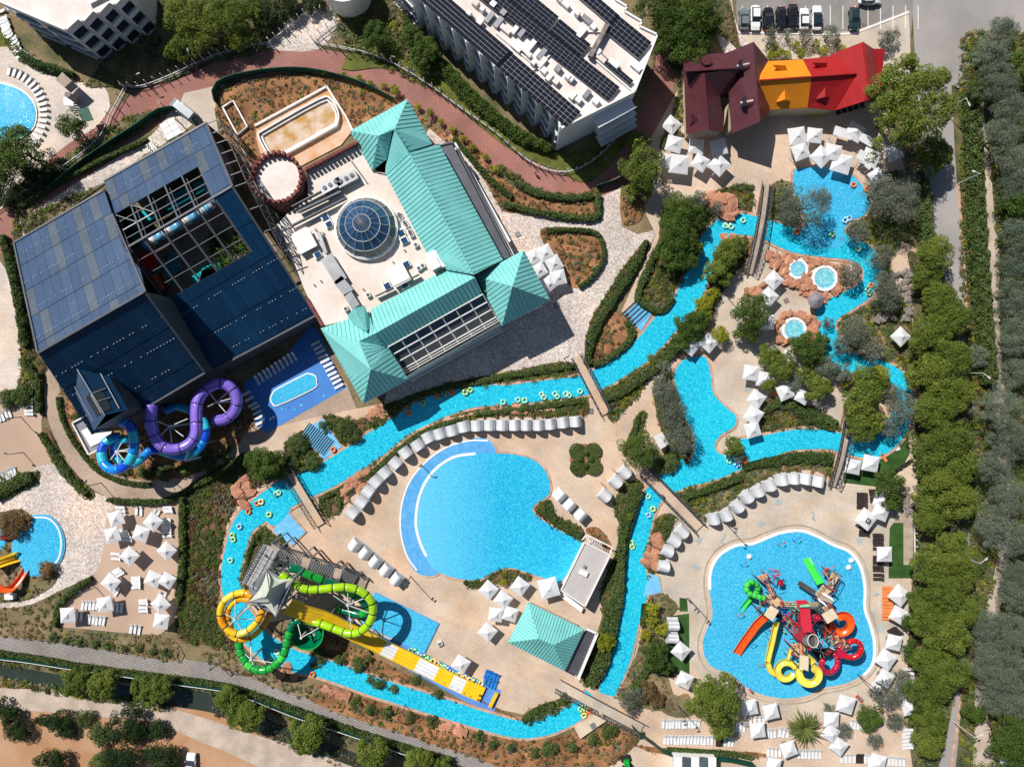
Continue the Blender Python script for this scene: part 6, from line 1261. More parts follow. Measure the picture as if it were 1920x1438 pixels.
def loungers(x0, y0, x1, y1, n, head, where, k='w', lz=.6):   # head: compass angle of the headrest in the picture, 0 = up, clockwise
    L_ = [(x0 + (x1 - x0) * i / max(n - 1, 1), y0 + (y1 - y0) * i / max(n - 1, 1)) for i in range(n)]
    def f(i, lab, g, c): p = W(*L_[i], .3); spawn(LM[k], (p[0] + rnd.uniform(-.04, .04), p[1] + rnd.uniform(-.08, .08), 0), -math.radians(head) + rnd.uniform(-.05, .05), 1, lab, c, g)
    batch(n, L_, f, LN[k], where, 'loungers ' + where, 'sun lounger')
for a in ((1244, 1356, 1310, 1356, 12, 4, 'in the upper long row under the round tree'), (1246, 1385, 1334, 1387, 15, 4, 'in the lower long row by the planted strip'), (1360, 1389, 1373, 1390, 3, 4, 'at the end of the lower long row'),
          (1440, 1373, 1452, 1374, 3, 0, 'left of the spiky palm, middle row'), (1462, 1372, 1477, 1373, 3, 10, 'against the spiky palm trunk'), (1440, 1408, 1462, 1409, 4, 0, 'below the spiky palm, left group'), (1498, 1412, 1537, 1413, 7, 0, 'below the spiky palm, right group'),
          (1578, 1420, 1602, 1421, 4, 0, 'under the bottom parasols, left group'), (1622, 1421, 1640, 1422, 4, 0, 'under the bottom parasols, middle group'), (1667, 1425, 1694, 1427, 5, 0, 'in the bottom right group'), (1701, 1368, 1701, 1402, 6, 80, 'in the stack beside the road trees'),
          (1596, 1356, 1622, 1360, 5, 8, 'by the round olive tree'), (1644, 1281, 1642, 1300, 4, 95, 'in the stack left of the grey olive'), (1653, 1309, 1653, 1320, 2, 95, 'below the grey olive stack'), (1702, 1255, 1704, 1278, 4, 85, 'beside the lower right road trees'), (1688, 1284, 1690, 1310, 5, 85, 'right of the grey olive'),
          (1383, 1328, 1384, 1328, 2, 0, 'in the shade of the round tree'), (1375, 1362, 1395, 1362, 4, 4, 'in the tree shade right of the rows'), (1407, 1349, 1432, 1350, 4, 0, 'between the lower parasols'),
          (155, 1134, 182, 1134, 5, 8, 'on the pink terrace, upper left group'), (168, 1160, 195, 1163, 5, 8, 'on the pink terrace, lower left group'), (255, 1083, 256, 1102, 5, 88, 'in the short stack mid pink terrace'), (213, 1138, 228, 1140, 3, 8, 'in parasol shade, pink terrace'), (246, 1178, 261, 1180, 3, 8, 'at the lower rim of the pink terrace'),
          (269, 1125, 270, 1131, 2, 90, 'in the upper pair beside the lower parasols'), (269, 1139, 270, 1145, 2, 90, 'in the lower pair beside the lower parasols'), (144, 1153, 153, 1154, 2, 5, 'in shade of the leftmost terrace parasol'), (312, 974, 314, 1004, 6, 88, 'in the stack at the planted slope edge'), (314, 951, 316, 959, 3, 88, 'at the top corner of the pink terrace'), (256, 956, 264, 957, 2, 0, 'top middle of the pink terrace'), (226, 951, 229, 966, 3, 92, 'behind the topmost terrace parasol'), (217, 1039, 218, 1047, 2, 95, 'left of the middle terrace parasol'), (288, 962, 296, 963, 2, 30, 'above the double parasol'), (232, 995, 240, 1012, 4, 95, 'in shade between the left parasols'), (218, 1068, 226, 1076, 3, 60, 'above the lower left parasol'), (298, 1116, 308, 1118, 2, 20, 'by the slope hedge'), (216, 1103, 220, 1109, 2, 30, 'beside the lower left parasol'),
          (54, 748, 55, 776, 5, 90, 'in the stack by the clipped hedge'), (-2, 782, 18, 774, 4, -18, 'at the left edge, upper pink deck'), (0, 896, 27, 883, 6, -18, 'at the left edge, lower pink deck'),
          (482, 712, 552, 668, 10, -28, 'above the small oblong pool'), (592, 644, 610, 676, 5, 62, 'right of the oblong pool, upper run'), (615, 684, 636, 724, 6, 62, 'right of the oblong pool, lower run'), (480, 764, 488, 792, 4, 62, 'left of the oblong pool, lower run'), (462, 738, 474, 758, 3, 62, 'left of the oblong pool, upper run'),
          (44, 106, 80, 128, 7, 18, 'along the gravel bed by the corner hotel'), (2, 22, 6, 34, 2, 70, 'at the very top left corner'), (7, 40, 13, 52, 3, 66, 'top left row, second cluster'), (12, 56, 18, 68, 3, 62, 'top left row, third cluster'), (24, 74, 30, 86, 3, 58, 'top left row, fourth cluster'), (30, 92, 38, 104, 3, 52, 'top left row, fifth cluster')):
    loungers(*a)
for k in range(22):
    a = math.radians(-78 + k * 7.4); x, y = 0 + 82 * math.cos(a) , 212 + 82 * math.sin(a)
    p = W(x, y, .3); spawn(LM['w'], (p[0], p[1], 0), -a - math.pi / 2, 1, 'white sun lounger, ' + ordw(k, 22, 'top') + ' in the arc around the corner pool', 'sun lounger', 'arc of loungers around the corner pool')
for a in ((1664, 1102, 1664, 1160, 11, 90, 'in the orange row right of the wavy pool', 'o'), (1616, 926, 1616, 952, 6, 90, 'in the upper row by the wavy pool', 'd'), (1620, 982, 1620, 1002, 4, 90, 'in the row below the logo parasol', 'd'), (1639, 920, 1641, 940, 4, 90, 'behind the upper dark row', 'd'), (1646, 1003, 1646, 1028, 5, 90, 'in the middle row by the turf', 'd'), (1646, 1043, 1646, 1068, 5, 90, 'in the lower row by the turf', 'd'), (1647, 1078, 1647, 1086, 2, 90, 'below the turf rows', 'd'), (1678, 884, 1702, 868, 6, 55, 'in the slanting row on the turf', 'd'), (1672, 1180, 1684, 1190, 4, 60, 'behind the parasol near the road trees', 'd'), (1345, 1389, 1353, 1390, 3, 0, 'between the white rows', 'd'), (1607, 1421, 1617, 1421, 3, 0, 'between the bottom white groups', 'd'), (911, 1262, 932, 1272, 5, 20, 'in the upper blue row by the racer slide', 'b'), (910, 1274, 929, 1284, 4, 20, 'in the lower blue row by the racer slide', 'b'), (1271, 659, 1288, 654, 3, -10, 'in the timber trio by the narrow pool', 'o'), (1657, 857, 1661, 862, 1, -35, 'alone on the turf by the river', 'o'), (1452, 737, 1455, 740, 1, 60, 'alone beside the deck parasols', 'o')):
    loungers(*a)
# inflatable rings
def ring_mesh(c):
    cols = {'m': [mint, wline], 'g': [green, wline], 'l': [lime, wline], 'y': [yellow, wline], 'o': [orange, amber], 'b': [skyb, wline], 'a': [azure, wline]}[c]; mb = MB(); mb.torus((0, 0, .17), .40, .165, 24, 8, mats=[0, 1, 0, 0, 1, 0, 0, 1, 0, 0, 1, 0]); return mb.mesh('inflatable_ring', cols, True)
RM = {k: ring_mesh(k) for k in 'mglyoba'}; RW = {'m': 'mint green and white', 'g': 'green and white', 'l': 'lime and white', 'y': 'yellow and white', 'o': 'orange', 'b': 'pale blue and white', 'a': 'bright blue and white'}
def rings(i, s, where, grp, z=.36):
    t = s.split(); L_ = [(*T(i, t[k] + ' ' + t[k + 1])[0], t[k + 2]) for k in range(0, len(t), 3)]
    for c in set(q[2] for q in L_):
        Lc = [q for q in L_ if q[2] == c]
        def f(j, lab, g, ct): p = W(Lc[j][0], Lc[j][1], z); obj('inflatable_ring', RM[c], None, (p[0], p[1], z - .02), rnd.random() * 6, rnd.uniform(.95, 1.12), None, lab, 'inflatable ring', grp)
        batch(len(Lc), Lc, f, RW[c] + ' inflatable ring', where, grp, 'inflatable ring')
R1 = 'rings drifting on the lazy river'
rings(6, '1615 240 m 1640 262 m 1598 255 m 1730 215 m', 'floating by the big red rocks', R1)
rings(7, '213 300 o 480 320 g 575 215 b 607 200 b 673 430 m', 'floating at the mouth of the lagoon pool', R1)
rings(7, '770 700 o 745 728 g 752 762 g 805 1385 m 822 1392 m', 'floating in the river bend right of the whirlpools', R1)
rings(3, '638 1388 o 738 1420 o', 'at the right rim of the lagoon pool', R1)
rings(10, '45 118 m 95 122 m 222 78 m 238 97 m 322 74 m 338 92 m 403 75 m 427 84 m 510 55 m', 'floating before the upper footbridge', R1)
rings(10, '1020 840 m 1055 935 l 1022 980 b 892 1188 l 899 1216 l', 'floating in the channel below the dark footbridge', R1)
rings(10, '1625 575 m 1612 548 m 1685 605 a 1745 568 o 1730 592 o', 'floating below the narrow pool spit', R1)
rings(9, '580 490 o 172 812 m 152 822 m 100 975 l 40 880 y 10 892 o', 'floating near the left footbridge steps', R1)
rings(9, '1140 215 o 1250 140 l 1355 90 o 1412 65 g 1465 60 o 1568 62 l 1605 44 l 1850 135 m', 'floating in the pavilion shade', R1)
rings(8, '1862 955 o 1795 1065 b 1742 1132 l 1748 1162 l 1728 1318 m', 'floating in the left river bend', R1)
rings(13, '425 740 o 158 573 m 168 592 m 115 640 l', 'floating beneath the green slides', R1)
rings(14, '515 1000 l 537 985 l 530 1022 g 575 1010 o 537 1046 y 562 992 g 552 1020 o', 'at the river end by the bottom footbridge', R1)
rings(13, '1160 563 g 1193 572 g 1225 600 a 1266 612 g 1297 622 g 1328 642 y 1355 656 y 1398 678 g 1440 708 a 1485 735 g 1525 747 y 1565 765 y 1605 781 y 1645 795 g 1685 806 y 1410 690 m 1215 590 b 1280 630 m', 'lying in the queue beside the racer slide', 'rings stacked beside the racer slide', .12)
# whirlpools
def tub(x, y, r, lab):
    e = empty('whirlpool', W(x, y), lab, 'hot tub', 'round whirlpools among the red rocks'); R = r * .1; mb = MB(); mb.lathe([(R + .25, 0), (R + .25, .62), (R + .1, .7), (R - .25, .7), (R - .3, .5), (R - .9, .48)], 28); mb.build('rim', white, e)
    mb = MB(); mb.lathe([(R - .28, .56), (.01, .57)], 24); mb.build('water', tub_w, e); mb = MB(); mb.torus((0, 0, .575), R * .62, .05, 24, 4); mb.build('bench_edge', skyb, e)
tub(1494, 506, 17, 'smallest round whirlpool, left of the pair nearest the river'); tub(1544, 523, 22, 'large round whirlpool, right of the pair nearest the river'); tub(1487, 619, 21, 'round whirlpool below the straw parasol')
mb = MB(); e = empty('straw_parasol', W(1520, 566), 'round grey thatched parasol between the whirlpools', 'parasol'); mb.lathe([(1.5, 2.3), (.9, 2.75), (.02, 3.3)], 16); mb.build('thatch', mat('grey_thatch', (.26, .24, .26, 1), var=.25, scale=3, fine=14, rough=.95), e); mb = MB(); mb.cyl(0, 0, .1, 3, .09, 8); mb.build('pole', wood, e)
# cars
def car_model(body, roofc=None, L=4.4, Wd=1.8, van=False):
    st = [(-L / 2, .75, .55, .8), (-L / 2 + .25, .9, .35, .9), (-L * .28, .98, .3, 1.0), (L * .12, .98, .3, 1.0), (L * .36, .93, .35, .95), (L / 2 - .05, .72, .5, .82)]
    def hull(sec):
        mb = MB(); V = []
        for (y, hz, z0, wf) in sec:
            w = Wd / 2 * wf; V += [(-w, y, z0), (-w, y, hz * .82), (-w * .86, y, hz), (w * .86, y, hz), (w, y, hz * .82), (w, y, z0)]
        n = len(sec); fs = [(i * 6 + k, i * 6 + (k + 1) % 6, (i + 1) * 6 + (k + 1) % 6, (i + 1) * 6 + k) for i in range(n - 1) for k in range(6)] + [tuple(range(5, -1, -1)), tuple((n - 1) * 6 + k for k in range(6))]; mb.add(V, fs); return mb
    b = hull(st).mesh('body', body); mb = MB(); w = Wd * .41; rw = Wd * .36; y0, y1, y2, y3 = (-L * .40, -L * .30, L * .03, L * .2) if not van else (-L * .46, -L * .43, L * .22, L * .34); zb, zt = .95, 1.45 if not van else 1.95
    V = [(-w, y0, zb), (w, y0, zb), (w, y3, zb), (-w, y3, zb), (-rw, y1, zt), (rw, y1, zt), (rw, y2, zt), (-rw, y2, zt)]; mb.add(V, [(0, 1, 5, 4), (1, 2, 6, 5), (2, 3, 7, 6), (3, 0, 4, 7)]); gl = mb.mesh('window', windowm)
    mb = MB(); mb.prism([(-rw, y1, zt + .04), (rw, y1, zt + .04), (rw * .97, y2, zt + .04), (-rw * .97, y2, zt + .04)], zt - .02); rf = mb.mesh('roof', roofc or body)
    mb = MB(); mb.tube([(-.11, 0, 0), (.11, 0, 0)], .32, 14); wh = mb.mesh('wheel', rubber); mb = MB(); mb.box(-.2, -.05, -.07, .2, .05, .07); hl = mb.mesh('headlight', wline); mb = MB(); mb.box(-.18, -.04, -.06, .18, .04, .06); tl = mb.mesh('tail_light', redp); mb = MB(); mb.box(-.1, -.07, -.05, .1, .07, .05); mr = mb.mesh('mirror', body)
    kids = [('body', b, []), ('window', gl, []), ('roof', rf, [])] + [('wheel', wh, [], (sx * Wd * .45, sy, .34)) for sx in (-1, 1) for sy in (-L * .31, L * .3)] + [('headlight', hl, [], (sx * .6, L / 2 - .12, .66)) for sx in (-1, 1)] + [('tail_light', tl, [], (sx * .6, -L / 2 + .04, .75)) for sx in (-1, 1)] + [('mirror', mr, [], (sx * Wd * .53, L * .14, 1.0)) for sx in (-1, 1)]
    return ('parked_car', None, kids)
def paint(n, c): return mat(n, c, var=.03, rough=.25, spec=.6, coat=.6)
cw, cb, cg, ct, cs = paint('white_paint', (.78, .79, .8, 1)), paint('black_paint', (.012, .012, .016, 1)), paint('grey_paint', (.16, .19, .2, 1)), paint('dark_teal_paint', (.015, .04, .045, 1)), paint('silver_paint', (.5, .52, .53, 1))
for x, y, a, m, L, lab in ((1395, 37, 0, cg, 4.1, 'grey hatchback, leftmost in the row of parked cars'), (1416, 35, 180, cw, 4.7, 'white saloon between the grey hatchback and a black car'), (1440, 37, 0, cb, 4.4, 'black car, third in the parked row, right of the white saloon'), (1464, 36, 180, cb, 4.3, 'black car in the middle of the parked row'), (1486, 33, 180, cb, 4.7, 'long black car left of the two white cars'), (1507, 37, 0, cw, 4.0, 'small white hatchback left of the white car with dark sunroof'), (1531, 35, 0, cw, 4.6, 'white car with black roof glass at the right end of the row'), (1601, 37, 180, ct, 4.3, 'dark teal car parked alone beside empty bays'), (1630, 1, 90, cs, 4.3, 'silver car cut by the top edge of the car park'), (358, 1432, 5, cw, 4.5, 'white car on the bare dirt at the bottom edge'), (1893, 1432, -60, cw, 4.4, 'white car beneath trees at the lower right corner')):
    mdl = car_model(m, (windowm if '1531' in str(x) else None), L); p = W(x, y, .6); spawn(mdl, (p[0], p[1], .1), -math.radians(a), 1, lab, 'car', 'cars in the car park' if y < 60 else None)
p = W(345, 207, .8); mdl = car_model(paint('blue_grey_paint', (.22, .27, .3, 1)), None, 5.6, 2.0, True); spawn(('delivery_van',) + mdl[1:], (p[0], p[1], .1), math.radians(52), 1, 'blue-grey van driving up to the water hall from the red road', 'van')
e = empty('small_tractor', W(1174, 1428), 'small green tractor with black loader parked on the service court', 'tractor', None, .2)
for nm, bx, m in (('body', (-.5, -1.1, .5, .5, .9, 1.1), green), ('cab', (-.45, -.5, 1.1, .45, .4, 1.9), green), ('loader', (-.8, 1.0, .3, .8, 1.5, .8), rubber), ('seat', (-.3, -1.0, 1.1, .3, -.55, 1.4), rubber)): mb = MB(); mb.box(*bx); mb.build(nm, m, e)
for sx in (-.75, .75):
    for sy, r in ((-.8, .55), (.7, .38)): mb = MB(); mb.tube([(sx - .15, sy, r), (sx + .15, sy, r)], r, 14); mb.build('wheel', rubber, e)
# rocks
RK = []
for k in range(6):
    import bmesh
    bm = bmesh.new()
    for _ in range(15):
        v = Vector((rnd.uniform(-1, 1), rnd.uniform(-1, 1), rnd.uniform(-.7, .7))); v = v.normalized() * rnd.uniform(.85, 1.1); bm.verts.new((v.x * 1.2, v.y * .95, max(min(v.z, .55), -.6)))
    r_ = bmesh.ops.convex_hull(bm, input=bm.verts); bmesh.ops.delete(bm, geom=[g for g in r_['geom_interior'] if isinstance(g, bmesh.types.BMVert)], context='VERTS'); bmesh.ops.recalc_face_normals(bm, faces=bm.faces)
    me = bpy.data.meshes.new('boulder'); bm.to_mesh(me); bm.free(); me.materials.append(rock); RK.append(me)
RKG = []
for me in RK: g_ = me.copy(); g_.materials[0] = rockg; RKG.append(g_)
def outcrop(pts, lab, grey=False, z=.25, group=None):    # (x, y, r px)
    e = empty('rock_outcrop', W(pts[0][0], pts[0][1]), lab, 'rocks', group)
    for x, y, r in pts:
        p = W(x, y); obj('boulder', rnd.choice(RKG if grey else RK), e, (p[0] - e.location.x, p[1] - e.location.y, z * rnd.uniform(.4, 1.6)), rnd.random() * 6.3, (r * .12 * rnd.uniform(.9, 1.3), r * .12 * rnd.uniform(.8, 1.1), r * .08 * rnd.uniform(.7, 1.5)))
def scat(poly, n, r0, r1, avoid=()):
    P = F(poly); xs = [p[0] for p in P]; ys = [p[1] for p in P]; out = []
    while len(out) < n:
        x, y = rnd.uniform(min(xs), max(xs)), rnd.uniform(min(ys), max(ys))
        if inside(P, np.array([x]), np.array([y]))[0] and all(math.hypot(x - a, y - b) > c for a, b, c in avoid): out.append((x, y, rnd.uniform(r0, r1)))
    return out
TUBS = ((1494, 506, 22), (1544, 523, 28), (1487, 619, 26))
outcrop(scat('1440 468 1480 478 1540 492 1580 498 1592 520 1560 556 1530 572 1500 545 1470 530 1452 505 1436 480', 120, 4, 8, TUBS), 'terraced red boulders around the pair of whirlpools', z=.4)
outcrop(scat('1462 590 1500 582 1530 600 1528 650 1500 660 1460 640 1452 610', 60, 4, 7.5, TUBS), 'red boulders around the whirlpool below the straw parasol', z=.4)
outcrop(scat('1326 372 1352 360 1372 380 1384 396 1370 410 1345 414 1330 392', 26, 7, 12), 'big red rock slabs above the river by the lattice footbridge', z=.6)
outcrop(scat('1350 440 1390 440 1396 460 1372 460 1350 460', 8, 5, 9), 'low red rocks under the near end of the lattice footbridge')
outcrop(scat('1398 548 1440 524 1446 534 1410 560', 10, 5, 7), 'short wall of red rocks beside the double parasols', z=.4)
outcrop(scat('640 925 670 890 690 880 700 896 676 916 650 938', 20, 6, 9), 'stacked red rocks between river and curved day beds', z=.5)
outcrop(scat('442 905 462 894 478 900 474 930 460 952 446 940', 18, 6, 10), 'red rock pile at the head of the left river bend', z=.5)
outcrop(scat('922 762 985 760 986 772 925 778', 12, 6, 9), 'red rocks on the river bank above the wave pool')
outcrop(scat('1218 1000 1238 1000 1238 1030 1230 1060 1206 1056 1212 1024', 26, 6, 9), 'ridge of red rocks along the channel left of the wavy pool', z=.6)
outcrop([(612, 1290, 9), (632, 1297, 9), (652, 1302, 9), (640, 1304, 7), (622, 1298, 7)], 'three red boulders beside the grey path, left group')
outcrop([(828, 1360, 9), (844, 1362, 9), (860, 1368, 10), (872, 1370, 8)], 'red boulders beside the grey path, right group')
outcrop([(540, 1250, 9), (526, 1262, 10), (552, 1268, 8)], 'red boulder beneath the green tube slide')
outcrop(scat('686 775 722 762 726 776 700 796', 12, 5, 8), 'small red rocks at the corner of the turquoise pavilion')
outcrop(scat('1640 590 1700 590 1700 600 1640 602', 12, 4, 7) + scat('1690 512 1706 515 1706 590 1692 590', 18, 4, 7) + scat('1668 515 1700 508 1700 518 1670 524', 9, 4, 6), 'grey rock rim around the dry grotto basin', True, .5)
outcrop(scat('1692 912 1718 905 1722 970 1700 975', 20, 3, 6), 'loose grey rocks in front of the turf at the right', True)
outcrop(scat('30 1276 100 1282 100 1290 20 1284', 24, 1.5, 3), 'line of pale stones on the canal bank', True, .1)
outcrop([(1806, 153, 5), (1793, 163, 4)], 'pair of pale boulders at the end of the asphalt', True, .3)
# footbridges with lattice railings
def bridge(x0, y0, x1, y1, w, lab, m=woodg, rails=(1, 1), zr=1.15, arch=.5):
    A_, B_ = Vector(W(x0, y0, .4)), Vector(W(x1, y1, .4)); e = empty('footbridge', (A_.x, A_.y, 0), lab, 'footbridge', 'footbridges over the lazy river'); d = B_ - A_; L = d.length; d.normalize(); s_ = Vector((-d.y, d.x, 0)) * w * .05; n = max(6, int(L / .45)); zz = lambda t: .42 + arch * 4 * t * (1 - t)
    mb0 = None
    for k in range(n):
        t0, t1 = k / n, (k + .96) / n; p, q = A_.lerp(B_, t0), A_.lerp(B_, t1); p.z, q.z = zz(t0), zz(t1); mb = MB(); mb.slab([tuple(v) for v in (p - s_, q - s_, q + s_, p + s_)][::(1 if d.cross(s_).z > 0 else -1)], .1); child(mb, 'plank', m, e)
    for sg, on in ((-1, rails[0]), (1, rails[1])):
        if not on: continue
        off = s_ * sg * 1.02; prev = None; k_ = int(L / 1.1)
        mb = MB()
        for k in range(k_ + 1):
            t = k / k_; p = A_.lerp(B_, t) + off; p.z = zz(t); top = p + Vector((0, 0, zr)) + off.normalized() * .35; mb.bar(p, top, .09)
            if prev: mb.bar(prev[0], p, .12); mb.bar(prev[1], top, .12); mb.bar(prev[0], top, .07); mb.bar(prev[1], p, .07)
            prev = (p, top)
        child(mb, 'lattice_railing', steel_d, e)
    for sg in (-1, 1): mb = MB(); mb.bar(A_ + s_ * sg * .9 - Vector((0, 0, .25)), B_ + s_ * sg * .9 - Vector((0, 0, .25)), .2, .25); child(mb, 'beam', wood, e)
bridge(1436, 346, 1404, 514, 13, 'long footbridge with lattice sides beside the lagoon pool', arch=1.2); bridge(1592, 758, 1560, 912, 13, 'long lattice footbridge by the turf at the right', arch=1.2)
bridge(1080, 668, 1136, 776, 15, 'footbridge in line with the turquoise pavilion, over mid river', deck, arch=.3); bridge(522, 850, 602, 984, 15, 'pale footbridge beside the river steps at the left', deck, arch=.3)
bridge(1206, 882, 1312, 990, 17, 'short footbridge shaded by the dense round tree', deck, arch=.2); bridge(1046, 1282, 1204, 1366, 18, 'wide footbridge at the bottom end of the river', deck_g, arch=.2)
for k in range(16):     # small railing beside the hot tub bridge
    pass
# entry steps into the river
def steps(x0, y0, x1, y1, n, w, lab, m=skyb):
    A_, B_ = Vector(W(x0, y0)), Vector(W(x1, y1)); e = empty('river_steps', A_, lab, 'steps'); d = (B_ - A_); dn = d.normalized(); s_ = Vector((-dn.y, dn.x, 0)) * w * .05
    for k in range(n): p = A_ + d * (k / n); mb = MB(); mb.bar(p - s_ + Vector((0, 0, .36)), p + s_ + Vector((0, 0, .36)), .2, .10); child(mb, 'step', m if k % 2 else rubber, e)
steps(572, 806, 620, 842, 26, 34, 'striped blue entry steps into the river left of the pavilion'); steps(1180, 576, 1206, 604, 10, 36, 'striped entry steps into the river by the pale path')
# flower bed, signs, boxes, ladders, people, bins
for i, (x, y, w, d, h, m, r, lab, c) in enumerate([(825, 1205, 1, .8, .6, white, .4, 'small white box beside the splash landing pool', 'box'), (1611, 1309, 1.6, .7, .25, redp, -.8, 'red rescue mat beside the parasols below the wavy pool', 'mat'), (1682, 840, 1.0, 1.0, .2, steel, .3, 'square grey hatch on the turf', 'hatch'), (1107, 771, 1.1, 1, .14, steel_d, 0, 'dark drain grate at the end of the pleated day beds', 'drain'), (971, 440, .9, .9, .13, steel_d, .5, 'square drain cover on the cobbles near the turquoise pavilion', 'drain'), (1044, 572, 1.1, 1.0, .13, steel_d, .4, 'drain cover in the pavilion shadow on the cobbles', 'drain'), (1620, 46, .8, .7, .13, wood, .6, 'rusty drain cover in the car park', 'drain'), (1474, 564, .9, .9, .14, wood, .5, 'reddish drain cover beside the whirlpools', 'drain')]):
    p = W(x, y); e = empty(c.replace('drain', 'drain_cover') if c != 'box' else 'storage_box', (p[0], p[1], 0), lab, c, None, r); mb = MB(); mb.box(-w / 2, -d / 2, 0, w / 2, d / 2, h); mb.build('frame' if c == 'drain' else 'body', m, e); mb = MB(); mb.box(-w * .38, -d * .38, h, w * .38, d * .38, h + .03); mb.build('lid', steel if m is not steel else white, e)
for (x, y, a, n) in ((128, 152, -40, 2),):
    e = empty('shade_roof', W(x, y), 'grey slatted flat canopy on the pale corner terrace', 'canopy'); mb = MB(); q = [W(*p, 2.6) for p in ((117, 136), (147, 163), (133, 175), (104, 150))]; 
    for k in range(10):
        t = k / 10; a_, b_ = lat(q[0], q[1], t), lat(q[3], q[2], t); a2, b2 = lat(q[0], q[1], t + .085), lat(q[3], q[2], t + .085); mb = MB(); mb.slab([(*p[:2], 2.6) for p in (a_, b_, b2, a2)], .1); child(mb, 'slat', woodg if k < 6 else rubber, e)
e = empty('terrace_stage', W(160, 215), 'little stage with grey ribbed steps, round column and green roof on the corner terrace', 'stage'); mb = MB(); mb.slab([W(*p, 3) for p in ((145, 205), (165, 202), (175, 225), (155, 230))][::-1], .15); child(mb, 'roof', greenm, e)
for k in range(6): mb = MB(); mb.bar(W(120, 184 + k * 2.5, .3 + k * .15), W(138, 183 + k * 3, .3 + k * .15), .2, .15); child(mb, 'step', steel, e)
mb = MB(); p = W(145, 190); mb.cyl(p[0], p[1], 0, 3, .55, 12); child(mb, 'column', rockg, e)
# people: one continuous body each, seen from far above
def person(x, y, lab, top, pose=0.0, skin=(.45, .26, .17, 1)):
    e = empty('person', W(x, y), lab, 'person', None, pose); sm_ = mat('skin_' + str(x), skin, var=.03, rough=.6) if 'skin_' + str(x) not in MAT else MAT['skin_' + str(x)]
    V = [(0, 0, .95), (0, 0, 1.2), (0, 0, 1.42), (0, 0, 1.52), (0, .02, 1.66), (0, .02, 1.74), (.1, 0, .9), (.11, .12, .5), (.11, .02, .1), (.11, .16, .06), (-.1, 0, .9), (-.11, -.1, .5), (-.11, -.25, .12), (-.11, -.12, .06), (.2, 0, 1.4), (.27, -.05, 1.13), (.28, .12, .92), (-.2, 0, 1.4), (-.27, .05, 1.13), (-.28, .2, .95)]
    E = [(0, 1), (1, 2), (2, 3), (3, 4), (4, 5), (0, 6), (6, 7), (7, 8), (8, 9), (0, 10), (10, 11), (11, 12), (12, 13), (2, 14), (14, 15), (15, 16), (2, 17), (17, 18), (18, 19)]
    R = [.14, .14, .16, .06, .1, .08, .1, .07, .045, .035, .1, .07, .045, .035, .06, .045, .035, .06, .045, .035]
    me = bpy.data.meshes.new('body'); me.from_pydata(V, E, []); me.materials.append(sm_); o = obj('body', me, e); md = o.modifiers.new('skin', 'SKIN'); o.modifiers.new('sub', 'SUBSURF').levels = 1
    o.modifiers['sub'].render_levels = 1
    for i, r in enumerate(R): me.skin_vertices[0].data[i].radius = (r, r * .8)
    mb = MB(); mb.lathe([(.02, 1.80), (.09, 1.77), (.11, 1.70), (.105, 1.64)], 10); mb.build('hair', wood, e); mb = MB(); mb.lathe([(.17, .88), (.165, 1.15), (.2, 1.38), (.12, 1.5)], 10); mb.build('shirt', top, e)
    mb = MB(); mb.lathe([(.19, .62), (.18, .94)], 10); mb.build('shorts', indigo, e)
person(1003, 326, 'person in a white top walking along the curved red path', white, .6); person(1240, 927, 'person in dark clothes crossing the shaded footbridge', steel_d, 2.2); person(1134, 302, 'person in pale blue on the shaded red path by the hotel', skyb, 1.2); person(1288, 1120, 'person with a blue top by the floodlight left of the wavy pool', azure, 2.0)
person(690, 1215, 'person in a yellow shirt near the foot of the racer slide', yellow, .4); person(1404, 1290, 'person in red standing at the rim of the wavy pool', redp, 1.1); person(1466, 1180, 'person in a lime top on the play structure pool edge', lime, 2.8)
# lamps
def lamp_model(h, arm, heads, m=steel_d):
    mb = MB(); mb.cyl(0, 0, .05, h, .09, 8, .06); post = mb.mesh('post', m); mb = MB(); mb.bar((0, 0, h - .05), (arm, 0, h + .1), .08); ar = mb.mesh('arm', m); mb = MB(); mb.box(-.3, -.12, -.05, .3, .12, .06); hd = mb.mesh('lamp_head', m)
    return ('street_lamp', None, [('post', post, []), ('arm', ar, [])] + [('lamp_head', hd, [], (arm, (k - (heads - 1) / 2) * .7, h + .1)) for k in range(heads)])
LA, LB, LC = lamp_model(4, .5, 1), lamp_model(6.5, 1.3, 1, steel_w), lamp_model(7, .3, 2)
def lamps(s, mdl, what, where, grp, hh):
    L_ = F(s); batch(len(L_), L_, lambda i, lab, g, c: spawn(mdl, W(L_[i][0], L_[i][1]), rnd.random() * 6, 1, lab, c, g), what, where, grp, 'street lamp')
lamps('1795 345 1800 700 1795 1040 1785 1350 1770 210', LB, 'tall pale street lamp', 'along the right-hand road', 'lamps along the right-hand road', 6.5)
lamps('276 158 372 118 630 86 740 124 100 90 315 205', LA, 'slim dark lamp post', 'beside the curved red road', 'lamps beside the red road', 4)
lamps('1057 672 1216 480 1098 640 1365 560 790 870 1010 960', LA, 'slim dark lamp post', 'in the middle of the park', 'lamps in the middle of the park', 4)
lamps('135 880 190 905 40 782 44 848 180 1100 410 1242 466 1250 500 910 760 1320 960 1395', LA, 'slim dark lamp post', 'in the left part of the park', 'lamps in the left part', 4)
lamps('1290 1120 1360 980 1606 1262 1630 1300 770 1080 1270 1320', LC, 'twin floodlight mast', 'around the pools', 'floodlight masts around the pools', 7)
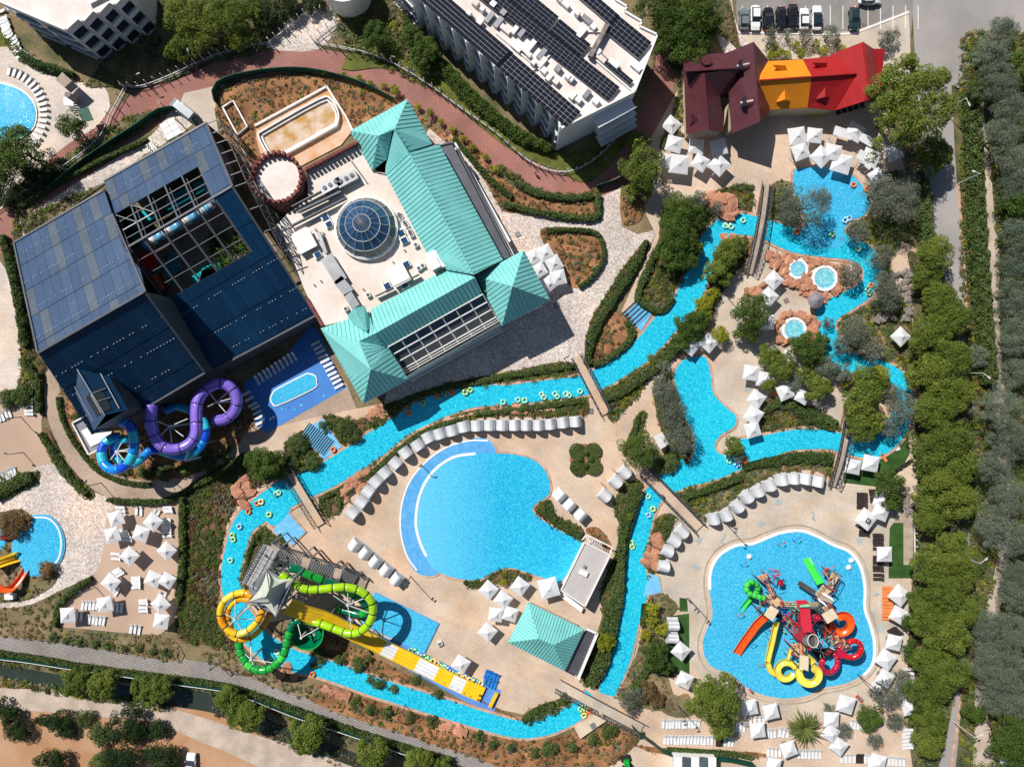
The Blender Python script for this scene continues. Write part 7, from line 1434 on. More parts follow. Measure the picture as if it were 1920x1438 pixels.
# fences
def fence(s, lab, n, hpost, m=steel_w, pan=None, gap=None, rail2=True, sm=4, w=.12):
    P = [Vector(W(x, y)) for x, y in smooth(F(s), False, sm)]; D = [0]
    for i in range(1, len(P)): D.append(D[-1] + (P[i] - P[i - 1]).length)
    def at(d):
        for i in range(1, len(P)):
            if D[i] >= d - 1e-6: return P[i - 1].lerp(P[i], (d - D[i - 1]) / max(D[i] - D[i - 1], 1e-6))
        return P[-1]
    e = empty('fence', P[0], lab, 'fence'); Q_ = [at(D[-1] * k / n) for k in range(n + 1)]
    for k, q in enumerate(Q_):
        mb = MB(); mb.box(q.x - w / 2, q.y - w / 2, 0, q.x + w / 2, q.y + w / 2, hpost); child(mb, 'post', steel_d if pan else m, e)
        if k < n:
            r_ = Q_[k + 1]
            if pan: mb = MB(); mb.bar(q + Vector((0, 0, hpost * .5)), r_ + Vector((0, 0, hpost * .5)), .05, hpost * .93); child(mb, 'panel', pan, e)
            for z in ((hpost * .38, .3) if rail2 and not pan else (hpost,)):
                mb = MB(); mb.bar(q + Vector((0, 0, z)), r_ + Vector((0, 0, z)), .09 if not pan else .08, .1); child(mb, 'rail', m, e)
            if gap:
                mb = MB()
                for j in range(1, gap): v = q.lerp(r_, j / gap); mb.bar((v.x, v.y, .1), (v.x, v.y, hpost * .4), .04)
                child(mb, 'pickets', steel_d, e)
fence('235 163 270 165 330 142 400 110 470 90 510 84', 'white topped fence with tall posts above the red road, left stretch', 18, 2.6, gap=6)
fence('508 82 530 66 560 42 590 18 610 10', 'fence along the cobbled spur by the round pavilion', 9, 2.4, gap=5); fence('630 46 590 78 600 84 700 106 780 146 860 202 930 252 980 296 1020 318 1066 324 1110 304 1150 268', 'long white topped fence curving between hotel lawn and red road', 40, 2.6, gap=6)
fence('-10 398 60 356 130 310 190 262 212 216 238 168', 'fence with tall posts between corner terrace and red road', 18, 2.6, gap=6)
fence('-10 1226 60 1234 150 1248 240 1260 330 1274 430 1288 470 1300 560 1336 680 1376 800 1418', 'long green mesh fence between the canal and the hexagon path', 52, 2.0, wline, greenm)
fence('1184 1356 1200 1372 1232 1394 1244 1406 1300 1412 1360 1416 1412 1428 1416 1460', 'green mesh fence around the service court', 16, 2.0, greenm, greenm, sm=1)
fence('408 196 404 176 420 156 470 142 540 134 600 138 680 160 740 190', 'dark green screen fence along the lower side of the red road', 20, 1.8, greenm, greenm)
fence('100 356 170 300 262 240 300 212 330 206 352 212 372 240', 'green mesh fence beside the water hall approach', 16, 1.8, greenm, greenm)
fence('1118 352 1150 342 1172 330', 'short green gate fence beneath the lime tree', 4, 1.8, greenm, greenm); fence('1712 985 1714 1084', 'pale glass fence at the right of the turf', 8, 1.4, white, None)
fence('690 1200 760 1236 860 1290 930 1326 980 1350', 'low timber fence below the racer slide pad', 24, 1.0, wood); fence('1746 370 1748 460', 'dark slim fence at the left edge of the asphalt road', 6, 1.5, steel_d)

# printed emblem on one parasol canopy
for o_ in list(bpy.data.objects):
    if o_.get('category') == 'parasol' and (Vector(o_.location) - Vector(W(1626, 974, 2.7))).xy.length < .8:
        mb = MB(); mb.box(-.42, -.42, 0, .42, .42, .02); em = mb.build('emblem', rubber, o_); em.location = (.05, -.1, 3.16); mb = MB(); mb.box(-.26, -.24, 0, -.1, .24, .02); mb.box(-.1, -.24, 0, .2, -.08, .02); mb.box(.05, .05, 0, .25, .22, .02); m2 = mb.build('emblem_mark', canvas, em); m2.location = (0, 0, .02)
        o_['label'] = 'white parasol with a black square emblem, over dark loungers right of the wavy pool'
# ------------------------------------------------------------------ trees: tapered trunk with limbs, crown of leaf clumps
def crown_mesh(R, H_, n_cl, per, leaf, m, seed, flat=.55, cl=(.20, .34), stretch=1.0, asp=.6):
    g = np.random.default_rng(seed); C_ = []; N_ = []
    th = g.uniform(0, 2 * np.pi, n_cl); lob = 1 + .16 * np.sin(3 * th + seed) + .12 * np.sin(5 * th + 2.1 * seed) + .07 * np.sin(9 * th)
    rr = np.sqrt(g.uniform(0, 1, n_cl)) * .82 * lob; zc = (np.sqrt(np.clip(1 - (rr / 1.05) ** 2, 0.05, 1)) * g.uniform(.45, 1.0, n_cl)) * flat
    for i in range(n_cl):
        c = np.array([rr[i] * math.cos(th[i]), rr[i] * math.sin(th[i]), zc[i]]); r = g.uniform(*cl) * (1.0 if rr[i] < .7 else .75)
        k = int(per * g.uniform(.7, 1.3)); d = g.normal(size=(k, 3)); d[:, 2] = np.abs(d[:, 2]) * 1.0 - .25 * np.abs(g.normal(size=k)); d /= np.linalg.norm(d, axis=1)[:, None]
        q = r * (g.uniform(.55, 1.06, k) ** .5)[:, None]; C_.append(c + d * q * np.array([1, 1, .8])); N_.append(d)
    c = np.concatenate(C_) * np.array([R, R * stretch, H_ / flat if flat else 1]); nrm = np.concatenate(N_)
    return leaf_mesh('crown', c, g.uniform(.65, 1.25, len(c)) * leaf, m, up=.25, normals=nrm, asp=asp)
def trunk_mesh(h, r, R, seed, hc):
    g = random.Random(seed); mb = MB(); P = [(0, 0, 0), (.05 * R, .03 * R, h * .4), (.02 * R, .06 * R, h * .8)]; mb.tube(P, [r, r * .75, r * .5], 8)
    for k in range(7):
        a = k * .9 + g.random() * .5; q = R * g.uniform(.45, .72); z0 = h * g.uniform(.35, .7); mb.tube([(.04 * R, .04 * R, z0), (q * .5 * math.cos(a), q * .5 * math.sin(a), z0 + (hc - z0) * .6), (q * math.cos(a), q * math.sin(a), hc + h * .12)], [r * .42, r * .26, r * .1], 5)
    return mb.mesh('trunk', bark)
TREES = {}
def tree_model(sp, R):
    """sp: species; R: crown radius class in metres"""
    key = (sp, R)
    if key in TREES: return TREES[key]
    P = dict(pine=(leafP, .62, 1.0, .30), dense=(leafD, .62, .8, .27), grey=(leafG, .5, .8, .20), lime=(leafL, .55, .8, .24), bush=(leafH, .6, .6, .24), feather=(leafS, .55, .9, .34), dark=(leafB, .6, .6, .26), straw=(leafR, .5, .6, .24), conifer=(leafP, .8, 1.1, .26))[sp]
    out = []
    for v in range(4 if R > 2 else 3):
        hc = {'bush': .15, 'dark': .25, 'straw': .1}.get(sp, .75) * R if R < 5 else R * .7
        Hc = R * (1.0 if sp not in ('bush', 'dark', 'straw') else .75); leaf = P[3] * (1 if R < 5 else 1.1) * (1 if R > 1.5 else .75)
        n_cl = int({1: 18, 2: 32, 3: 52, 4: 72, 6: 120, 8: 170}[R] * (1.0 if sp != 'grey' else 1.3)); per = int({1: 44, 2: 78, 3: 96, 4: 104, 6: 104, 8: 120}[R] * (.6 if sp == 'grey' else 1.0)); cl = {1: (.28, .42), 2: (.24, .38), 3: (.21, .34), 4: (.19, .30), 6: (.13, .23), 8: (.10, .19)}[R]
        cm = crown_mesh(R, Hc, n_cl, per, leaf, P[0], hash_(sp) + R * 10 + v, P[1], cl, asp=.6 if sp != 'feather' else .22)
        out.append(('tree', None, [('trunk', trunk_mesh(hc + Hc * .4, .045 * R + .08, R, v, hc), []), ('crown', cm, [], (0, 0, hc))], hc, Hc))
    TREES[key] = out; return out
def hash_(s): return sum(ord(c) * (i + 3) for i, c in enumerate(s)) % 997
def trees(s, sp, what, where, group, nm='tree', cat='tree', zs=None):
    group_ = group or ''
    v = [float(a) for a in s.split()]; L_ = [(v[i], v[i + 1], v[i + 2]) for i in range(0, len(v), 3)]
    def f(i, lab, g, c):
        x, y, r = L_[i]; Rm = r * .1; R = min((1, 2, 3, 4, 6, 8), key=lambda q: abs(math.log(Rm / q))); ms = tree_model(sp, R); mo = ms[rnd.randrange(len(ms))]; sc = Rm / R * 1.02; z = (mo[3] + mo[4] * .5) * sc; k = zs or 1.0
        if 'roadside line' in group_ or 'right edge' in group_: sc *= .88 if 'roadside' in group_ else .82
        p = W(x, y, z * k); o = spawn((nm,) + mo[1:3], (p[0], p[1], 0), rnd.random() * 6.3, (sc * (HC - z) / HC * 1.03, sc * 1.0, sc * k), lab, c, g)
    batch(len(L_), L_, f, what, where, group, cat)
T_ = trees
T_('1758 478 40 1738 520 32 1762 560 40 1786 596 44 1748 628 44 1786 672 44 1744 704 46 1790 738 44 1750 770 46', 'pine', 'olive green feathery tree', 'in the upper stretch of the roadside line', 'roadside line of olive green trees')
T_('1782 820 52 1748 850 46 1796 872 44 1760 912 46 1796 940 44 1752 968 40 1780 1040 52 1744 1062 40 1796 1078 42', 'pine', 'olive green feathery tree', 'in the middle stretch of the roadside line', 'roadside line of olive green trees')
T_('1768 1112 50 1800 1140 44 1742 1160 42 1780 1190 48 1748 1246 40 1784 1262 44 1758 1288 38 1746 1348 38 1742 1392 36', 'pine', 'olive green feathery tree', 'in the lower stretch of the roadside line', 'roadside line of olive green trees')
T_('1705 195 88', 'pine', 'huge round olive green tree spreading over the red roofed house', '', None); T_('1752 292 34', 'pine', 'small bright olive tree beneath the huge round one', '', None)
T_('1208 316 40', 'pine', 'bright green round tree left of the parasols', 'below the hotel end', None); T_('1198 268 22 1204 348 24', 'pine', 'small bright green tree', 'attached to the round tree below the hotel end', 'small trees below the hotel end')
T_('1864 100 44 1884 60 40 1876 150 50 1900 200 46 1886 250 46 1908 300 46 1906 350 38 1908 440 42 1906 496 38 1904 552 42 1912 604 38', 'feather', 'grey green feathery tree', 'in the upper part of the right-hand wood', 'grey green trees along the right edge')
T_('1908 640 40 1836 668 26 1908 698 36 1884 764 56 1900 830 50 1870 880 44 1896 930 52 1864 980 40 1900 1010 48 1906 1080 40 1912 1120 44', 'feather', 'grey green feathery tree', 'in the middle part of the right-hand wood', 'grey green trees along the right edge')
T_('1862 1180 50 1900 1190 50 1850 1240 46 1890 1260 56 1866 1310 40 1912 1320 46', 'feather', 'grey green feathery tree', 'in the lower part of the right-hand wood', 'grey green trees along the right edge')
T_('1890 1380 44 1912 1420 34 1830 1336 20', 'dense', 'darker green tree', 'at the lower right corner', 'darker trees at the lower right corner'); T_('1912 130 34 1838 172 26 1905 380 30 1905 520 24', 'dense', 'darker green tree', 'among the grey trees at the upper right', 'darker trees at the upper right')
T_('1648 360 34 1680 380 44 1700 345 26', 'grey', 'thin-leaved grey olive tree', 'right of the lagoon pool', 'grey olives right of the lagoon pool'); T_('1516 386 42 1480 400 26 1470 372 20', 'grey', 'airy grey olive tree', 'left of the lagoon pool', 'grey olives left of the lagoon pool')
T_('1606 436 24 1650 484 26 1592 512 24 1660 540 30 1668 566 22', 'grey', 'grey olive tree', 'between the river bend and the grotto', 'grey olives by the grotto'); T_('1602 622 30 1634 656 24 1578 648 20 1552 606 12 1562 690 14 1614 642 20', 'grey', 'grey olive tree', 'on the island inside the river bend', 'grey olives inside the river bend')
T_('1696 768 32 1668 800 22 1672 738 20', 'grey', 'grey olive tree', 'hanging over the right-hand river bend', 'grey olives over the right-hand bend'); T_('1310 376 19 1340 392 14', 'grey', 'blue grey round tree', 'beside the red rock slabs', 'blue grey trees by the rock slabs')
T_('1248 690 14 1250 742 26 1262 776 28 1276 822 32 1240 722 20', 'grey', 'grey olive tree', 'along the left bank of the narrow pool', 'grey olives beside the narrow pool'); T_('1640 1300 14 1668 1300 26 1690 1270 18', 'grey', 'grey olive tree', 'among loungers right of the wavy pool', 'grey olives by the loungers'); T_('1545 365 12 1450 60 14 1478 66 12 1510 70 15 1556 66 18 1660 74 16 1672 64 14 1442 80 13', 'grey', 'small grey olive tree', 'along the car park edge', 'small olives at the car park')
T_('1272 398 36 1300 412 26 1266 440 36 1294 456 24 1264 478 30 1290 490 22', 'dense', 'dark green dense tree', 'on the left bank of the upper river', 'dense trees on the upper river bank')
T_('1360 478 27 1376 462 20 1344 508 24 1356 520 18', 'pine', 'bright green tree', 'on the inner bank of the upper river', 'bright trees on the inner river bank'); T_('1322 572 17 1326 592 13 1350 628 17 1338 550 13', 'lime', 'yellow green shrub', 'on the inner bank by the river', 'yellow green shrubs on the inner bank')
T_('1296 612 28 1280 640 20 1310 600 20', 'dense', 'green tree', 'beside the parasols at the narrow pool head', 'green trees at the narrow pool head'); T_('1408 586 38', 'dense', 'round dense green tree beside the shaded parasol by the whirlpools', '', None); T_('1404 622 24', 'dense', 'lower lobe tree under the round one by the whirlpools', '', None)
T_('1440 668 22 1464 690 26 1440 720 16', 'pine', 'bright green tree', 'left of the deck parasols', 'bright trees by the deck parasols'); T_('1506 655 30 1530 668 20 1540 640 16', 'dense', 'green tree', 'below the lowest whirlpool', 'green trees below the whirlpools'); T_('1552 690 22 1578 700 20 1490 715 18', 'feather', 'grey green tree', 'near the river below the whirlpools', 'grey green trees below the whirlpools')
T_('1532 728 26 1512 700 20', 'pine', 'green tree', 'shading the path to the right-hand bridge', 'green trees by the right-hand bridge'); T_('1622 742 32 1612 770 30 1630 712 24 1650 720 20 1618 802 28 1640 790 22', 'pine', 'bright yellow green tree', 'between the bridge and the river bend', 'bright trees inside the last river bend')
T_('1612 700 16 1650 702 18 1590 712 14', 'lime', 'yellow shrub', 'above the right-hand bridge trees', 'yellow shrubs at the river bend'); T_('1666 908 28 1672 940 20', 'dense', 'green tree', 'between turf and grey rocks', 'green trees by the turf')
T_('1198 846 36', 'dense', 'round dense tree beside the white awning at the shaded footbridge', '', None); T_('1254 868 20 1236 872 18', 'bush', 'hedge-like bush', 'on the bank left of the narrow pool mouth', 'bushes at the narrow pool mouth'); T_('1376 838 19', 'pine', 'small yellowish tree on the sandy spit', '', None); T_('1384 858 12', 'grey', 'small grey shrub hanging over the water at the sandy spit', '', None)
T_('1345 1312 50', 'pine', 'large dense tree beside the long lounger rows', '', None); T_('1352 1362 26 1320 1300 26', 'pine', 'smaller crown', 'adjoining the large dense tree at the lounger rows', 'crowns adjoining the large dense tree')
T_('1630 1342 27', 'dense', 'round olive tree beside the parasol below the wavy pool', '', None, zs=.7); T_('1676 1350 17 1640 1388 15 1580 1368 16 1555 1326 12', 'grey', 'small round olive', 'on the lower right deck', 'small olives on the lower right deck'); T_('1720 1330 18 1712 1296 24 1706 1220 20 1702 1165 18 1718 1120 20', 'dense', 'dark shrub', 'between the deck and roadside trees', 'shrubs under the roadside trees')
T_('345 30 42 380 62 36 350 84 26 322 92 20 400 18 32', 'conifer', 'bright olive conifer', 'in the left conifer clump by the corner hotel', 'conifer clump by the corner hotel'); T_('432 30 38 456 66 24 440 78 18 470 20 24', 'conifer', 'bright olive conifer', 'in the right conifer clump above the red road', 'right conifer clump above the red road'); T_('500 30 30 540 12 26 590 8 22', 'dark', 'dark tree', 'at the top edge near the lawn', 'dark trees at the top edge')
T_('34 284 46 6 300 40', 'dense', 'dark round tree', 'beside the corner pool', 'dark trees beside the corner pool'); T_('133 236 26', 'dense', 'small round tree beside the green stage roof on the corner terrace', '', None); T_('60 330 26 90 330 18 8 352 36', 'dark', 'dark bush', 'below the corner pool', 'dark bushes below the corner pool')
T_('1236 16 44 1262 44 40 1242 78 30 1285 70 38 1300 20 44 1290 110 34 1330 40 26 1322 80 22', 'dense', 'dark green tree', 'between the hotel and the cobbled path', 'dark trees between hotel and path'); T_('1268 118 16', 'dark', 'dark clipped bush beside the maroon house', '', None)
T_('706 66 26 772 70 22 798 96 26 790 120 20', 'dense', 'dark leafy tree', 'on the shaded hotel lawn', 'leafy trees on the shaded lawn'); T_('140 1280 28 160 1270 20', 'pine', 'olive tree', 'at the left end of the canal bank', 'trees on the left canal bank'); T_('192 1284 28 206 1272 18', 'pine', 'olive tree', 'second clump on the canal bank', 'second clump on the canal bank')
T_('270 1288 24 302 1292 26 288 1306 18', 'pine', 'olive tree', 'in the middle clump on the canal bank', 'middle clump on the canal bank'); T_('428 1308 26 448 1328 24 470 1342 30 440 1345 18', 'pine', 'olive tree', 'in the clump where the canal bends', 'clump where the canal bends'); T_('578 1372 34 566 1392 22', 'pine', 'round olive tree', 'in the pair beside the hexagon path', 'pair beside the hexagon path'); T_('698 1412 32', 'pine', 'round olive tree near the bottom edge, below the river boulders', '', None); T_('782 1428 28 830 1440 20', 'pine', 'round tree', 'at the bottom edge right of the others', 'pair at the bottom edge')
T_('10 1334 24 32 1366 25 76 1350 12 110 1354 26 128 1370 18', 'dark', 'dark round bush', 'on the bare soil at the left', 'dark bushes on bare soil, left'); T_('236 1360 36 258 1372 22 298 1368 20', 'dark', 'dark round bush', 'on the bare soil in the middle', 'dark bushes on bare soil, middle'); T_('190 1374 24 160 1346 18 190 1430 22 210 1420 20', 'bush', 'greener bush', 'on the bare soil', 'greener bushes on bare soil'); T_('96 1432 32 226 1428 36 308 1424 32 282 1412 16', 'dark', 'dark round bush', 'at the bottom left edge', 'dark bushes at the bottom left edge')
T_('40 742 20 14 748 18', 'bush', 'bush', 'above the upper pink deck', 'bushes above the pink deck'); T_('24 985 26 40 978 18 88 1066 18 12 1000 14', 'straw', 'dry brown bush', 'around the slide pool at the left edge', 'dry bushes around the slide pool')
T_('500 868 30 518 886 18 476 862 22 520 858 18', 'dense', 'green bush', 'above the left footbridge', 'green bushes above the left footbridge'); T_('590 1248 8 712 1280 14 694 1276 9 738 1290 10', 'bush', 'small leaning bush', 'over the lower river', 'small bushes over the lower river')
T_('596 1222 14 640 1234 14 672 1246 15 690 1232 10 820 1300 10 780 1276 10', 'bush', 'bush', 'between racer slide and lower river', 'bushes below the racer slide'); T_('666 1318 12 694 1332 12 726 1338 13 770 1346 12 812 1352 12 600 1240 10', 'bush', 'bush', 'between lower river and hexagon path', 'bushes below the lower river'); T_('900 1380 12 925 1392 12 960 1400 11 1030 1402 16 1000 1410 12 1070 1398 14 1112 1388 13 1142 1370 16 1150 1372 10', 'bush', 'bush', 'on the slope below the river end', 'bushes below the river end')
T_('1178 1312 20 1200 1298 12 1185 1330 12', 'grey', 'spreading shrub', 'beside the wide bottom footbridge', 'shrubs beside the bottom footbridge'); T_('1222 1232 26 1235 1214 18 1248 1250 16', 'dense', 'green shrub tree', 'in the bed left of the long turf strip', 'shrub trees by the turf strip'); T_('1214 1298 22 1232 1310 16', 'straw', 'dry brown bush', 'in the bed below the turf strip', 'dry bushes below the turf strip'); T_('1225 1142 14 1210 1190 12 1240 1180 14 1222 1166 12', 'lime', 'yellow green bush', 'in the bed at the channel bend', 'yellow green bushes at the channel bend')
T_('1178 968 9 1060 988 6 944 1092 8 1135 1203 18', 'lime', 'yellow green bush', 'within the long channel hedges', 'yellow green bushes in hedges'); T_('1058 1314 14 1036 1330 12 1010 1340 13 990 1350 11', 'bush', 'leaning bush', 'over the river end', 'bushes over the river end'); T_('665 820 16 650 800 18 700 790 10 610 800 12', 'bush', 'bush', 'in the bed between steps and pavilion', 'bushes beside the river steps'); T_('560 830 20 546 870 16 590 870 16 556 845 14', 'bush', 'bush', 'in the bed left of the river steps', 'bushes left of the river steps')
T_('160 745 14 150 780 12 190 860 13 230 880 13 270 886 14 310 886 16 350 880 14 390 872 15 420 850 14 380 850 13', 'bush', 'low bush', 'beneath the blue and purple slides', 'low bushes beneath the purple slides')
T_('606 136 6 645 140 6 674 146 7 694 156 6 720 160 6 740 168 10 784 200 7 806 212 9 826 228 7 848 244 7 868 260 7 888 276 7 910 294 7 930 318 8', 'lime', 'small lime shrub', 'in the row along the lower side of the red road', 'row of small lime shrubs by the red road')
T_('1450 88 9 1462 100 10 1492 84 8 1502 100 10 1530 82 9 1545 96 9 1570 80 8 1580 92 8 1445 104 9 1476 102 8', 'lime', 'yellow green shrub', 'between car park and orange roof', 'shrubs between car park and orange roof')
T_('100 1196 9 125 1200 9 150 1206 9 178 1208 9 205 1210 9 235 1214 9 262 1216 9 288 1220 9 312 1224 10', 'bush', 'small clipped shrub', 'in the row above the hexagon path', 'row of clipped shrubs above the hexagon path')
# spiky palms
def frond_mesh(L, w, droop):
    mb = MB(); n = 7; V = []
    for i in range(n + 1):
        t = i / n; x = L * t; z = L * (.55 * t - droop * t * t); ww = w * math.sin(math.pi * min(.12 + t * .95, 1)) ; V += [(x, -ww, z - ww * .35), (x, 0, z), (x, ww, z - ww * .35)]
    mb.add(V, [(i * 3 + k, i * 3 + k + 1, (i + 1) * 3 + k + 1, (i + 1) * 3 + k) for i in range(n) for k in (0, 1)]); return mb.mesh('frond', leafPalm)
leafPalm = leaf_mat('leaf_palm', (0.10, 0.13, 0.03, 1), (0.22, 0.25, 0.08, 1), (0.15, 0.18, 0.05, 1), .15)
FR = [frond_mesh(1.0, .035, .35), frond_mesh(1.0, .045, .75), frond_mesh(.9, .04, .55)]
def palm(x, y, R, n, h, lab, cat='palm', group=None, nm='palm_tree'):
    p = W(x, y, h); e = empty(nm, (p[0], p[1], 0), lab, cat, group); mb = MB(); mb.cyl(0, 0, 0, h, .12 * R * .6 + .05, 8); mb.build('trunk', bark, e)
    for k in range(n):
        f = obj('frond', FR[k % 3], e, (0, 0, h), None, R * rnd.uniform(.75, 1.1)); f.rotation_euler = (rnd.uniform(-.2, .2), rnd.uniform(-.55, .45), k * 2.39996)
palm(1508, 1364, 3.7, 130, 1.6, 'huge spiky palm-like plant among the loungers below the wavy pool'); palm(1184, 362, 2.4, 60, 2, 'spiky palm under the lime tree near the cobbled square')
for k, (x, y) in enumerate(T(6, '1060 1250 880 1385 1000 1310 1110 1200 1040 1240 930 1340') + T(10, '720 40 760 60 690 90')): palm(x, y, 1.3, 22, .5, 'spiky yucca, ' + ordw(k, 9) + ' along the sandy side of the middle river', 'yucca', 'yuccas beside the middle river', 'yucca_plant')
for k, (x, y) in enumerate(F('740 768 790 750 830 738 870 728 910 722 950 716 1000 712 1040 706')): palm(x, y, 1.1, 20, .5, 'spiky yucca, ' + ordw(k, 8) + ' on the bank below the pavilion', 'yucca', 'yuccas below the pavilion', 'yucca_plant')
for k in range(14): palm(1012 + (k % 5) * 18 + rnd.uniform(-5, 5) + 12, 452 + (k // 5) * 26 + rnd.uniform(-4, 4), .7, 12, .3, 'small tufted plant, ' + ordw(k, 14, 'top left') + ' in the triangular bed', 'tufted plant', 'tufted plants in the triangular bed', 'tufted_plant')
# ------------------------------------------------------------------ hedges
WPOLY = [np.array([W(x, y)[:2] for x, y in P]) for P in WATER]
def wet(x, y, polys=None):
    r = np.zeros(len(x), bool)
    for P in (WPOLY if polys is None else polys):
        a, b = P.min(0), P.max(0); k = (x > a[0]) & (x < b[0]) & (y > a[1]) & (y < b[1])
        if k.any(): r[k] |= inside(P, x[k], y[k])
    return r
AV = [np.array([W(x, y)[:2] for x, y in F(s)]) for s in ('480 240 614 164 668 244 580 320 500 330 476 262', '27 455 190 345 388 230 600 600 400 700 240 800 70 668', '1822 180 1850 180 1876 640 1896 900 1892 1040 1856 1260 1866 1430 1826 1430 1828 1260 1872 1040 1872 900 1852 640', '575 318 660 245 810 270 1030 563 680 757 510 430')]
def blocked(x, y): return wet(x, y) | wet(x, y, AV)
def hedge(s, h, lab, m=None, dens=60, size=.34, core=True, sm=6):
    pts = F3(s) if isinstance(s, str) else s; m = m or leafH; C_ = smooth(pts, False, sm); P = np.array([[*W(x, y)[:2], w * .1] for x, y, w in C_]); seg = np.linalg.norm(P[1:, :2] - P[:-1, :2], axis=1); L = seg.sum(); area = (seg * (P[1:, 2] + P[:-1, 2]) / 2).sum(); n = int(area * dens + L * h * 30)
    i = rng.choice(len(seg), n, p=seg / L); t = rng.uniform(0, 1, n)[:, None]; c = P[i] * (1 - t) + P[i + 1] * t; d = (P[i + 1, :2] - P[i, :2]) / seg[i][:, None]; nn = np.stack([-d[:, 1], d[:, 0]], 1)
    u = rng.uniform(-1, 1, n); wob = 1 + .18 * np.sin(c[:, 0] * 1.9) * np.cos(c[:, 1] * 1.6); xy = c[:, :2] + nn * (u * c[:, 2] / 2 * wob)[:, None]
    hz = h * (1 - .55 * np.abs(u) ** 3) * (1 + .16 * np.sin(xy[:, 0] * 2.3 + 1) * np.sin(xy[:, 1] * 2.7)); z = hz * (1 - rng.uniform(0, 1, n) ** 2 * .35); side = rng.uniform(0, 1, n) < .25; z[side] *= rng.uniform(.1, 1, side.sum())
    k_ = ~wet(xy[:, 0], xy[:, 1]); xy, z = xy[k_], z[k_]; n = len(z)
    me = leaf_mesh('leaves', np.stack([xy[:, 0], xy[:, 1], z + .1], 1) - np.array([P[0, 0], P[0, 1], 0]), rng.uniform(.7, 1.3, n) * size, m, up=.6)
    e = empty('hedge', (P[0, 0], P[0, 1], 0), lab, 'hedge'); o = obj('leaves', me, e, kind='stuff')
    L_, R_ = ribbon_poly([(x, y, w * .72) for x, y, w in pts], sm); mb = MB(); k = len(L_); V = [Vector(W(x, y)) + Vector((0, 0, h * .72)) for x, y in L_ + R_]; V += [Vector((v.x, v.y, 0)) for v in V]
    mb.add(V, [q for i in range(k - 1) for q in ((i, i + 1, i + k + 1, i + k), (i, i + 2 * k, i + 2 * k + 1, i + 1), (i + k, i + k + 1, i + 3 * k + 1, i + 3 * k))] + [(0, k, 3 * k, 2 * k), (k - 1, 2 * k - 1, 4 * k - 1, 3 * k - 1)]); b = child(mb, 'branches', leafB, e); return e
